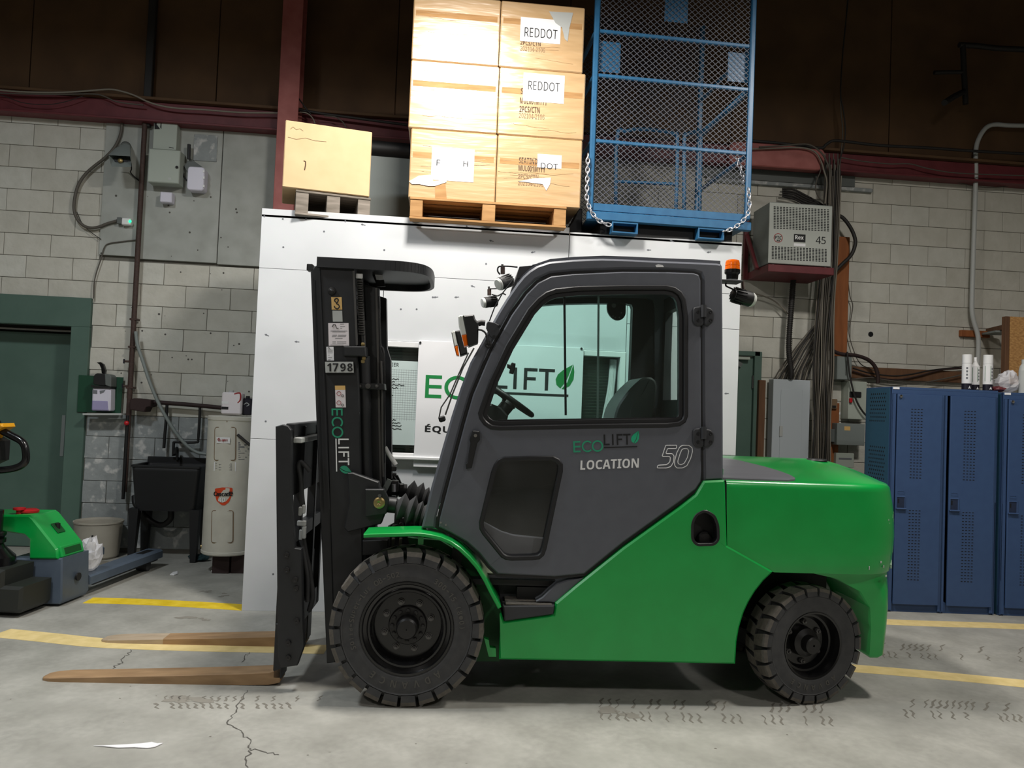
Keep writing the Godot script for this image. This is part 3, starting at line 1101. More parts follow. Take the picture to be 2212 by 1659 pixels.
func doors() -> void:
	# the green door at the left, set back in its frame
	var xr := W(192, 800).x
	var xi := W(152, 800).x
	var top := W(100, 640).y
	var head := W(100, 703).y
	var d := struct_mesh("door_1", Shape.new().box(Vector3((xr + xi) * 0.5, head * 0.5, ZW - 0.02), Vector3(xr - xi, head, 0.12), Basis(), 0.004), M.green_door)
	obj("frame", Shape.new().box(Vector3(xr - 1.2, (top + head) * 0.5, ZW - 0.02), Vector3(2.4, top - head, 0.12), Basis(), 0.004), M.green_door, d)
	obj("frame", Shape.new().box(Vector3(xr - 2.3, head * 0.5, ZW - 0.02), Vector3(0.2, head, 0.12), Basis(), 0.004), M.green_door, d)
	obj("leaf", Shape.new().box(Vector3(xi - 0.95, head * 0.5 - 0.03, ZW - 0.24), Vector3(1.9, head - 0.06, 0.05), Basis(), 0.004), M.green_door, d)
	obj("track", Shape.new().box(Vector3(xi - 0.95, head - 0.035, ZW - 0.17), Vector3(1.9, 0.02, 0.04), Basis(), 0.003), M.steel, d)
	var s0 := W(139, 897, ZW - 0.2)
	var s1 := W(135, 986, ZW - 0.2)
	obj("push_plate", Shape.new().box(Vector3(s0.x - 0.01, (s0.y + s1.y) * 0.5, ZW - 0.212), Vector3(0.035, s0.y - s1.y, 0.006), Basis(), 0.002), M.box_grey, d)
	# the far green door at the right of the partition
	var rx := W(1636, 880).x
	var ri := W(1626, 880).x
	var rt := W(1610, 759).y
	var e := struct_mesh("door_2", Shape.new().box(Vector3((rx + ri) * 0.5 + 0.005, rt * 0.5, ZW - 0.02), Vector3(rx - ri + 0.03, rt, 0.12), Basis(), 0.004), M.green_door)
	obj("frame", Shape.new().box(Vector3(rx - 0.55, rt - 0.025, ZW - 0.02), Vector3(1.1, 0.05, 0.12), Basis(), 0.004), M.green_door, e)
	obj("leaf", Shape.new().box(Vector3(ri - 0.5, rt * 0.5 - 0.03, ZW - 0.03), Vector3(0.99, rt - 0.06, 0.05), Basis(), 0.003), M.green_door, e)
	var ca := W(1592, 770)
	obj("closer", Shape.new().box(Vector3(ca.x + 0.02, ca.y - 0.02, ZW + 0.03), Vector3(0.22, 0.03, 0.05), Basis(), 0.005), M.box_cream, e)
	obj("closer_arm", Shape.new().bar(Vector3(ca.x - 0.05, ca.y - 0.05, ZW + 0.03), Vector3(ca.x + 0.04, ca.y - 0.10, ZW + 0.03), 0.03, 0.05), M.box_grey_dark, e)
	for y in [825, 1010]:
		var hp := W(1626, y)
		obj("hinge", Shape.new().cyl(Vector3(hp.x, hp.y - 0.07, ZW + 0.01), Vector3(hp.x, hp.y + 0.07, ZW + 0.01), 0.012, 10), M.steel_dark, e)


# ---------------------------------------------------------------- the forklift, in its own axes (x to the rear, z to the near side)
const DOOR_EDGE := [948, 1138, 972, 1150, 1008, 1170, 1035, 1194, 1057, 1222, 1075, 1239, 1198, 1245, 1262, 1239, 1346, 1171, 1467, 1084, 1503, 1056, 1513, 1040, 1514.5, 1020, 1513, 606, 1509, 594, 1498, 590, 1443, 588, 1346, 587, 1237, 592, 1190, 597, 1162, 611, 1138, 635, 1105, 681, 1062, 758, 1022, 853, 1004, 915, 973, 1032, 950, 1120]
const WINDOW_EDGE := [1034, 893, 1037, 905, 1046, 917, 1060, 926, 1080, 928, 1280, 924, 1440, 922, 1467, 919, 1479, 911, 1484, 898, 1484, 685, 1479, 648, 1471, 632, 1457, 622, 1438, 618, 1346, 618, 1250, 620, 1200, 625, 1180, 632, 1162, 645, 1141, 668, 1093, 747, 1058, 822]
const HATCH_EDGE := [1036, 1128, 1037, 1142, 1043, 1153, 1083, 1202, 1092, 1207, 1104, 1209, 1150, 1208, 1165, 1206, 1174, 1198, 1179, 1184, 1214, 1018, 1214, 1003, 1207, 992, 1194, 986, 1140, 986, 1088, 988, 1076, 993, 1068, 1004, 1062, 1020]

func forklift() -> void:
	var r := thing("forklift", "large green and grey counterbalance forklift truck with enclosed cab and black mast", "forklift", lift)
	lift_body(r)
	lift_cab(r)
	lift_mast(r)
	lift_wheel(r, "front_wheel", Vector3(0.01, 0.413, 0.58), 0.413, 0.24, 0.0, true)
	lift_wheel(r, "front_wheel", Vector3(0.01, 0.413, -0.58), 0.413, 0.24, PI, false)
	lift_wheel(r, "rear_wheel", Vector3(2.27, 0.329, 0.46), 0.329, 0.19, 0.22, true)
	lift_wheel(r, "rear_wheel", Vector3(2.27, 0.329, -0.46), 0.329, 0.19, PI + 0.22, false)
	lift_lamps(r)
	lift_marks(r)

func lift_body(r: Node3D) -> void:
	var side := KP([1083, 1324, 1089, 1343, 1196, 1328, 1200, 1303, 1250, 1261, 1346, 1184, 1467, 1097, 1503, 1069, 1516, 1047, 1521, 1039, 1566, 1037, 1567, 1050, 1571, 1179, 1671, 1235, 1667, 1239, 1650, 1255, 1632, 1278, 1618, 1301, 1607, 1325, 1597, 1358, 1592, 1387, 1589, 1435, 1400, 1431, 1240, 1428, 1078, 1425], 0.62)
	var pocket := rounded(KP([1523, 1102, 1544, 1114, 1552, 1136, 1553, 1166, 1543, 1177, 1505, 1178, 1495, 1166, 1495, 1131, 1503, 1112], 0.62), 0.02, 3)
	obj("side_panel", Shape.new().prism(side, 0.53, 0.62, 0.01, [pocket]), M.lift_green, r)
	obj("side_panel", Shape.new().prism(side, -0.53, -0.62, 0.01), M.lift_green, r)
	var fr := Shape.new()
	fr.ring(Shape.inset(Shape.ccw(pocket), -0.006), Shape.inset(Shape.ccw(pocket), 0.01), 0.56, 0.623, 0.003)
	obj("pocket_rim", fr, M.seal_black, r)
	var fp := K(1523, 1150, 0.55)
	var fb := Shape.new().box(Vector3(fp.x, fp.y, 0.51), Vector3(0.19, 0.24, 0.02))
	obj("pocket_back", fb, M.black, r)
	obj("filler_cap", Shape.new().lathe(Transform3D(Basis(), Vector3(fp.x, fp.y - 0.04, 0.525)), PackedVector2Array([Vector2(0.0, 0.04), Vector2(0.035, 0.038), Vector2(0.045, 0.028), Vector2(0.045, 0.0)]), 18), M.hub_black, r)
	# frame between the sides
	var core := Shape.new()
	core.box(Vector3(1.2, 0.44, 0), Vector3(1.2, 0.34, 1.04))
	core.box(Vector3(1.40, 0.86, 0), Vector3(0.62, 0.5, 1.06))
	core.box(Vector3(0.3, 0.46, 0), Vector3(0.75, 0.3, 0.72))
	core.box(Vector3(2.1, 0.62, 0), Vector3(0.8, 0.3, 0.5))
	obj("chassis_frame", core, M.black, r)
	obj("front_axle", Shape.new().cyl(Vector3(0.01, 0.413, -0.55), Vector3(0.01, 0.413, 0.55), 0.10, 18), M.black, r)
	obj("rear_axle", Shape.new().box(Vector3(2.27, 0.33, 0), Vector3(0.16, 0.14, 0.8), Basis(), 0.02), M.black, r)
	# counterweight
	var levels := [[0.745, 0.596, 2.80, 2.03], [0.749, 0.602, 2.805, 2.02], [0.80, 0.604, 2.815, 1.89], [0.850, 0.605, 2.82, 1.765], [0.856, 0.605, 2.822, 1.755], [0.95, 0.605, 2.828, 1.752], [1.10, 0.605, 2.82, 1.745], [1.205, 0.605, 2.80, 1.742], [1.228, 0.603, 2.795, 1.742], [1.244, 0.594, 2.785, 1.742], [1.252, 0.578, 2.775, 1.742], [1.258, 0.555, 2.762, 1.742], [1.275, 0.50, 2.742, 1.742], [1.308, 0.37, 2.70, 1.742], [1.335, 0.24, 2.64, 1.742], [1.35, 0.12, 2.58, 1.742], [1.355, 0.03, 2.54, 1.742]]
	var loops := []
	for l in levels:
		loops.append(plan_loop(l[0], l[1], l[2], l[3]))
	obj("counterweight", Shape.new().loft(loops, true, true), M.lift_green, r)
	var tail := []
	for l in [[0.236, 0.44, 2.76, 2.68], [0.26, 0.47, 2.785, 2.66], [0.42, 0.49, 2.79, 2.655], [0.54, 0.50, 2.795, 2.64], [0.63, 0.505, 2.80, 2.58], [0.70, 0.51, 2.80, 2.44], [0.735, 0.515, 2.80, 2.26], [0.75, 0.52, 2.80, 2.05]]:
		tail.append(plan_loop(l[0], l[1], l[2], l[3], 0.2))
	obj("tail_skirt", Shape.new().loft(tail, true, true), M.lift_green, r)
	# scrapes on the rear corner
	var sc := Shape.new()
	for a in [[1886, 1150, 0.02, 0.016], [1888, 1158, 0.014, 0.01], [1872, 1205, 0.012, 0.012], [1876, 1215, 0.008, 0.014], [1858, 1216, 0.006, 0.02], [1880, 1236, 0.018, 0.01], [1884, 1125, 0.01, 0.008], [1882, 1118, 0.006, 0.01]]:
		var ang: float = clampf((a[0] - 1845.0) / 55.0, 0.0, 1.0)
		ang = asin(ang)
		var d := Vector3(sin(ang), 0, cos(ang))
		var c := Vector3(2.82 - 0.32 + sin(ang) * 0.32, K(a[0], a[1], 0.45).y, 0.605 - 0.256 + cos(ang) * 0.256)
		sc.box(c, Vector3(a[2], a[3], 0.004), Basis(Vector3.UP, atan2(d.x, d.z)), 0.001)
	stuff(obj("paint_scrape", sc, M.label_grey, r))
	var s2 := Shape.new()
	for i in 26:
		var ang := deg_to_rad(rng.randf_range(58, 84))
		var y := rng.randf_range(0.76, 1.12)
		var c := Vector3(2.82 - 0.32 + sin(ang) * 0.323 - absf(y - 0.97) * 0.04, y, 0.605 - 0.256 + cos(ang) * 0.258)
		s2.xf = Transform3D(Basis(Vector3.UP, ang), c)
		var p := PackedVector2Array()
		var n := 8
		for j in n:
			var a := TAU * j / n
			p.append(Vector2(cos(a) * rng.randf_range(0.003, 0.012), sin(a) * rng.randf_range(0.006, 0.028)))
		s2.prism(p, -0.006, 0.002)
	stuff(obj("paint_scrape", s2, M.scrape_pale, r))
	obj("rust_spot", Shape.new().lathe(Transform3D(Basis(Vector3.UP, 0.4), K(1889, 1268, 0.36)), PackedVector2Array([Vector2(0, 0.012), Vector2(0.02, 0.01), Vector2(0.022, 0)]), 12), M.fork_rust, r)
	# hood shoulder and filler lid
	var g := Shape.new()
	# lies on the crown of the hood: [z, crown height, where the panel ends]
	var rows := [[0.02, 1.356, 1.69], [0.12, 1.351, 1.81], [0.24, 1.337, 1.94], [0.37, 1.310, 2.06], [0.44, 1.293, 2.115], [0.5, 1.277, 2.15], [0.54, 1.265, 2.16], [0.565, 1.259, 2.145], [0.58, 1.254, 2.10]]
	for s in [1.0, -1.0]:
		for i in rows.size() - 1:
			var q: Array = rows[i]
			var w: Array = rows[i + 1]
			var up := 0.006
			g.face(PackedVector3Array([Vector3(1.66, q[1] + up, q[0] * s), Vector3(q[2], q[1] + up, q[0] * s), Vector3(w[2], w[1] + up, w[0] * s), Vector3(1.66, w[1] + up, w[0] * s)]), Vector3.UP)
			g.face(PackedVector3Array([Vector3(q[2], q[1] + up, q[0] * s), Vector3(w[2], w[1] + up, w[0] * s), Vector3(w[2], w[1] - 0.01, w[0] * s), Vector3(q[2], q[1] - 0.01, q[0] * s)]), Vector3.RIGHT)
		g.face(PackedVector3Array([Vector3(1.66, 1.26, 0.58 * s), Vector3(2.10, 1.26, 0.58 * s), Vector3(2.10, 1.244, 0.58 * s), Vector3(1.66, 1.244, 0.58 * s)]), Vector3(0, 0, s))
	obj("hood_panel", g, M.hood_grey, r)
	obj("hood_top", Shape.new().box(Vector3(1.70, 1.27, 0), Vector3(0.09, 0.11, 1.1), Basis(), 0.02), M.lift_green, r)
	var lid := K(1763, 998, 0.05)
	obj("filler_lid", Shape.new().lathe(Transform3D(Basis(Vector3.RIGHT, -PI / 2), Vector3(lid.x, 1.349, 0.06)), PackedVector2Array([Vector2(0, 0.012), Vector2(0.06, 0.01), Vector2(0.066, 0)]), 20), M.seal_black, r)
	# panel joint
	# front fender
	var top := KP([785, 1154, 800, 1153, 840, 1152, 890, 1150.5, 908, 1151, 930, 1154, 953, 1159, 976, 1169, 996, 1183, 1016, 1202, 1035, 1224, 1052, 1252, 1066, 1280, 1078, 1302, 1083, 1312], 0.70)
	for s in [1.0, -1.0]:
		var poly := top.duplicate()
		for i in range(top.size() - 1, -1, -1):
			var d := (top[mini(i + 1, top.size() - 1)] - top[maxi(i - 1, 0)]).normalized()
			poly.append(top[i] + Vector2(d.y, -d.x) * 0.02)
		var f := Shape.new().prism(poly, 0.47 * s, 0.70 * s, 0.004)
		var n := obj("front_fender", f, M.lift_green, r)
		var tb := K(1012, 1170, 0.66)
		if s > 0:
			var br := K(909, 1168, 0.6)
			obj("bracket", Shape.new().box(Vector3(br.x, br.y, 0.6), Vector3(0.03, 0.04, 0.01)), M.lift_green, n)
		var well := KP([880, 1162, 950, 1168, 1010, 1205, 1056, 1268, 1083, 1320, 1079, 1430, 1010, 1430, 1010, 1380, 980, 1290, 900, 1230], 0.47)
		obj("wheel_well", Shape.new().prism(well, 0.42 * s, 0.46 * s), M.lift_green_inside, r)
	obj("mud_flap", Shape.new().prism(KP([1046, 1380, 1056, 1384, 1058, 1400, 1071, 1402, 1072, 1420, 1056, 1420], 0.6), 0.55, 0.59), M.lift_green, r)
	# step and its recess
	obj("step", Shape.new().prism(KP([1087, 1309, 1198, 1308, 1195, 1327, 1090, 1342], 0.635), 0.44, 0.635, 0.006), M.lift_grey_dark, r)
	obj("tread_plate", Shape.new().box(K(1140, 1303, 0.54) * Vector3(1, 0, 1) + Vector3(0, K(1140, 1308, 0.63).y + 0.003, 0), Vector3(0.255, 0.008, 0.17), Basis(), 0.002), M.rubber_dusty, r)
	obj("step_recess", Shape.new().prism(KP([1072, 1236, 1266, 1236, 1205, 1300, 1200, 1312, 1084, 1312], 0.45), 0.42, 0.45), M.lift_grey_dark, r)
	obj("step_recess", Shape.new().prism(KP([1072, 1236, 1266, 1236, 1205, 1300, 1200, 1312, 1084, 1312], 0.45), -0.42, -0.45), M.lift_grey_dark, r)
	var fa := KP([1262, 1250, 1225, 1254, 1202, 1262, 1186, 1276, 1172, 1290, 1158, 1298, 1188, 1302, 1199, 1304], 0.60)
	obj("step_fairing", Shape.new().prism(fa, 0.44, 0.595, 0.006), M.lift_grey, r)

func plan_loop(y: float, w: float, xr: float, xf: float, cr := 0.32) -> PackedVector3Array:
	# a level outline with rounded rear corners, 28 points
	var p := PackedVector3Array()
	var rx := minf(cr, (xr - xf) * 0.5)
	var rz := minf(cr * 0.8, w * 0.95)
	for k in 4:
		p.append(Vector3(lerpf(xf, xr - rx, k / 4.0), y, w))
	for k in 11:
		var a := PI * 0.5 * k / 10.0
		p.append(Vector3(xr - rx + sin(a) * rx, y, w - rz + cos(a) * rz))
	for k in 11:
		var a := PI * 0.5 * k / 10.0
		p.append(Vector3(xr - rx + cos(a) * rx, y, -w + rz - sin(a) * rz))
	for k in 4:
		p.append(Vector3(lerpf(xr - rx, xf, (k + 1) / 4.0), y, -w))
	return p

func lift_cab(r: Node3D) -> void:
	var gap := [1521, 1039, 1521, 1020, 1519, 880, 1518, 600, 1514, 590, 1500, 585.5, 1443, 582, 1346, 581, 1237, 585, 1188, 590, 1157, 604, 1131, 629, 1098, 677, 1054, 756, 1015, 851, 997, 913, 966, 1030, 942, 1120, 940, 1142]
	var outer := [910, 1141, 931, 1054, 952, 980, 975, 900, 995, 838, 1016, 783, 1042, 737, 1076, 675, 1095, 644, 1116, 614, 1130, 597, 1143, 585, 1160, 574, 1187, 565, 1237, 560.5, 1300, 558, 1360, 560, 1419, 563, 1491, 565.5, 1550, 568.5, 1558, 570, 1561, 575, 1562, 700, 1563, 1037]
	var frame := KP(outer + gap, 0.60)
	for s in [1.0, -1.0]:
		var pts := frame
		obj("cab_frame", Shape.new().prism(pts, 0.50 * s, 0.60 * s, 0.012), M.lift_grey, r)
	var roof := KP([1116, 612, 1130, 595, 1143, 583, 1160, 572, 1187, 563, 1237, 558.5, 1300, 556, 1360, 558, 1419, 561, 1491, 563.5, 1550, 567, 1550, 584, 1443, 578, 1346, 577, 1237, 581, 1180, 590, 1150, 605, 1128, 622], 0.5)
	obj("roof", Shape.new().prism(roof, -0.55, 0.55, 0.0), M.lift_grey, r)
	var hp := KP([1150, 572, 1190, 561, 1250, 556, 1305, 553.5, 1313, 556, 1313, 561, 1200, 566], 0.3)
	obj("roof_hatch", Shape.new().prism(hp, -0.3, 0.3, 0.0), M.lift_grey, r)
	# visor wedge over the windscreen
	obj("roof_visor", Shape.new().prism(KP([1122, 576, 1175, 571, 1140, 590, 1126, 600, 1115, 600], 0.25), -0.4, 0.25), M.seal_black, r)
	# rear wall
	var rw := Shape.new()
	rw.box(Vector3(1.66, 1.45, 0), Vector3(0.05, 0.5, 1.1))
	rw.box(Vector3(1.66, 2.36, 0), Vector3(0.05, 0.1, 1.1))
	for z in [-0.5, 0.5]:
		rw.box(Vector3(1.66, 1.9, z), Vector3(0.05, 1.0, 0.12))
	obj("rear_wall", rw, M.lift_grey_dark, r)
	obj("rear_window", Shape.new().box(Vector3(1.66, 2.0, 0), Vector3(0.006, 0.64, 0.9)), M.pane, r)
	# far side with its openings
	var edge := KP(DOOR_EDGE, 0.60)
	var win := KP(WINDOW_EDGE, 0.60)
	var far_win := PackedVector2Array()
	for p in win:
		far_win.append(Vector2(minf(p.x, 1.42), p.y + (0.055 if p.y > 2.1 else 0.0)))
	var slot := P2(lift, [1441, 672, 1452, 672, 1452, 903, 1441, 903], -0.59)
	var closed := KP(gap, 0.60)
	obj("far_seal", Shape.new().prism(closed, -0.52, -0.558, 0.0, [far_win]), M.seal_black, r)
	obj("far_door", Shape.new().prism(edge, -0.56, -0.60, 0.004, [far_win]), M.lift_grey_dark, r)
	# floor, pedals and seat box
	obj("cab_floor", Shape.new().box(Vector3(0.62, 0.635, 0), Vector3(0.8, 0.03, 1.06)), M.black, r)
	obj("floor_mat", Shape.new().box(Vector3(0.65, 0.656, -0.02), Vector3(0.62, 0.012, 0.86), Basis(), 0.003), M.mat_olive, r)
	obj("door_sill", Shape.new().prism(KP([1038, 1124, 1083, 1148, 1110, 1156, 1182, 1163, 1188, 1230, 1080, 1225, 1040, 1165], 0.52), 0.49, 0.52, 0.004), M.lift_grey, r)
	obj("front_bulkhead", Shape.new().box(Vector3(0.30, 1.0, 0), Vector3(0.06, 0.75, 1.02), Basis(Vector3.BACK, -0.18)), M.black, r)
	obj("seat_box", Shape.new().box(Vector3(1.26, 0.93, 0), Vector3(0.62, 0.5, 0.98), Basis(), 0.02), M.black, r)
	var cushion := Shape.new().box(Vector3(1.17, 1.26, 0), Vector3(0.5, 0.14, 0.5), Basis(Vector3.BACK, 0.05), 0.05)
	obj("seat_cushion", cushion, M.seat_grey, r)
	var bk := rounded(P2(lift, [1322, 925, 1333, 876, 1362, 838, 1386, 817, 1402, 813, 1416, 820, 1420, 835, 1416, 870, 1408, 930], 0.12), 0.05, 3)
	obj("seat_back", Shape.new().prism(bk, -0.26, 0.12, 0.012), M.seat_grey, r)
	var rib := P2(lift, [1357, 930, 1362, 885, 1388, 850, 1402, 822, 1411, 824, 1408, 856, 1384, 892, 1374, 930], 0.125)
	obj("seat_bolster", Shape.new().prism(rib, 0.0, 0.135), M.seat_grey, r)
	# steering column and wheel
	var c0 := K(1098, 861, 0.02)
	var c1 := K(1142, 892, 0.02)
	var ax := (c1 - c0).normalized()
	var cc := c0 + ax * 0.02
	var wheel := PackedVector3Array()
	for i in 28:
		var a := TAU * i / 28.0
		wheel.append(cc + ax * cos(a) * 0.16 + Vector3(0, 0, 1) * sin(a) * 0.16)
	var sw := obj("steering_wheel", Shape.new().tube(wheel, 0.016, 8, true), M.black, r)
	var nn := ax.cross(Vector3.BACK).normalized()
	if nn.y < 0:
		nn = -nn
	var sp := Shape.new()
	for a in [0.5, 2.6, 4.7]:
		sp.bar(cc - nn * 0.02, cc + (ax * cos(a) + Vector3.BACK * sin(a)) * 0.155, 0.03, 0.012)
	sp.lathe(Transform3D(Basis(Vector3.BACK, ax, nn) if Vector3.BACK.cross(ax).dot(nn) > 0 else Basis(ax, Vector3.BACK, nn), cc - nn * 0.03), PackedVector2Array([Vector2(0, 0.035), Vector2(0.04, 0.03), Vector2(0.05, 0.0), Vector2(0.02, -0.02)]), 16)
	obj("hub", sp, M.black, sw)
	obj("steering_column", Shape.new().cyl(cc - nn * 0.03, cc - nn * 0.5 + Vector3(-0.05, 0, 0), 0.045, 14), M.black, r)
	obj("dashboard", Shape.new().prism(P2(lift, [1040, 880, 1062, 872, 1082, 880, 1098, 898, 1094, 915, 1040, 930], 0.1), -0.42, 0.1, 0.01), M.black, r)
	obj("gear_lever", Shape.new().prism(P2(lift, [1096, 786, 1103, 788, 1106, 783, 1114, 785, 1113, 796, 1109, 808, 1100, 806, 1102, 797, 1096, 794], -0.3), -0.34, -0.3, 0.006), M.black, r)
	obj("latch_plate", Shape.new().prism(rounded(P2(lift, [1312, 640, 1352, 640, 1352, 680, 1344, 691, 1330, 692, 1319, 684, 1312, 672], -0.54), 0.02, 3), -0.57, -0.54, 0.004), M.black, r)
	var bolts := Shape.new()
	for a in [[1326, 660, 0.016], [1324, 683, 0.006], [1329, 686, 0.006], [1338, 686, 0.006], [1342, 676, 0.006]]:
		bolts.cyl(K(a[0], a[1], -0.541), K(a[0], a[1], -0.53), a[2], 10)
	obj("bolt", bolts, M.steel_dark, r)
	# windscreen
	var ws := KP([922, 1120, 955, 1000, 985, 900, 1020, 800, 1055, 727, 1095, 658, 1122, 620], 0.55)
	var back := PackedVector2Array()
	for i in range(ws.size() - 1, -1, -1):
		back.append(ws[i] + Vector2(0.008, 0.002))
	obj("windscreen", Shape.new().prism(ws + back, -0.50, 0.50), M.pane, r)
	# near door
	var hatch := KP(HATCH_EDGE, 0.60)
	var door := obj("cab_door", Shape.new().prism(edge, 0.575, 0.607, 0.007, [win, hatch]), M.lift_grey, r)
	var oe := Shape.ccw(edge)
	obj("door_seal", Shape.new().ring(Shape.inset(oe, -0.017), Shape.inset(oe, 0.02), 0.55, 0.588), M.seal_black, r)
	var wo := Shape.ccw(win)
	obj("window_frame", Shape.new().ring(Shape.inset(wo, -0.004), Shape.inset(wo, 0.022), 0.57, 0.616, 0.006), M.seal_black, door)
	obj("window_frame", Shape.new().ring(Shape.inset(wo, 0.02), Shape.inset(wo, 0.046), 0.565, 0.60, 0.003), M.seal_black, door)
	obj("window_pane", Shape.new().prism(Shape.inset(wo, 0.03), 0.573, 0.578), M.cab_glass, door)
	var ho := Shape.ccw(hatch)
	obj("window_frame", Shape.new().ring(Shape.inset(ho, -0.004), Shape.inset(ho, 0.022), 0.57, 0.614, 0.006), M.seal_black, door)
	obj("window_pane", Shape.new().prism(Shape.inset(ho, 0.012), 0.574, 0.579), M.pane, door)
	var b0 := K(1219, 640, 0.57)
	var b1 := K(1222, 897, 0.57)
	obj("window_bar", Shape.new().bar(b0, b1, 0.012, 0.010), M.seal_black, door)
	b0 = K(1293, 638, 0.565)
	b1 = K(1291, 908, 0.565)
	obj("window_bar", Shape.new().bar(b0, b1, 0.010, 0.012), M.box_grey, door)
	b0 = K(1075, 909, 0.58)
	b1 = K(1470, 903, 0.58)
	obj("window_track", Shape.new().bar(b0, b1, 0.02, 0.012), M.seal_black, door)
	# far pane
	obj("far_pane", Shape.new().prism(Shape.ccw(far_win), -0.583, -0.578), M.cab_glass, r)
	# handle
	var hd := obj("door_handle", Shape.new().prism(KP([1021, 930, 1036, 931, 1037, 950, 1031, 958, 1019, 1011, 1007, 1013, 1006, 1002, 1009, 998, 1016, 957, 1014, 950], 0.625), 0.6, 0.632, 0.005), M.black, door)
	obj("key_cylinder", Shape.new().cyl(K(1027, 941, 0.63), K(1027, 941, 0.638), 0.009, 12), M.chrome, door)
	for a in [[952, 1129], [963, 1134]]:
		obj("screw", Shape.new().cyl(K(a[0], a[1], 0.605), K(a[0], a[1], 0.611), 0.006, 8), M.steel, door)
	# hinges
	for y in [683, 946]:
		var h := obj("door_hinge", Shape.new().prism(rounded(KP([1497, y - 20, 1520, y - 22, 1521, y + 20, 1504, y + 21, 1497, y + 12], 0.62), 0.02, 4), 0.595, 0.622, 0.006), M.lift_grey_dark, r)
		obj("leaf", Shape.new().prism(rounded(KP([1521, y - 20, 1536, y - 18, 1543, y - 8, 1542, y + 10, 1535, y + 19, 1521, y + 20], 0.62), 0.02, 4), 0.595, 0.622, 0.006), M.lift_grey_dark, h)
		obj("knuckle", Shape.new().cyl(K(1520, y - 24, 0.625), K(1520, y + 2, 0.625), 0.016, 12), M.lift_grey_dark, h)
		for a in [[1508, -9], [1508, 9], [1535, -9], [1535, 9]]:
			obj("screw", Shape.new().lathe(Transform3D(Basis(), K(a[0], y + a[1], 0.62)), PackedVector2Array([Vector2(0.004, 0.004), Vector2(0.006, 0.006), Vector2(0.0095, 0.006), Vector2(0.0105, 0)]), 10), M.seal_black, h)

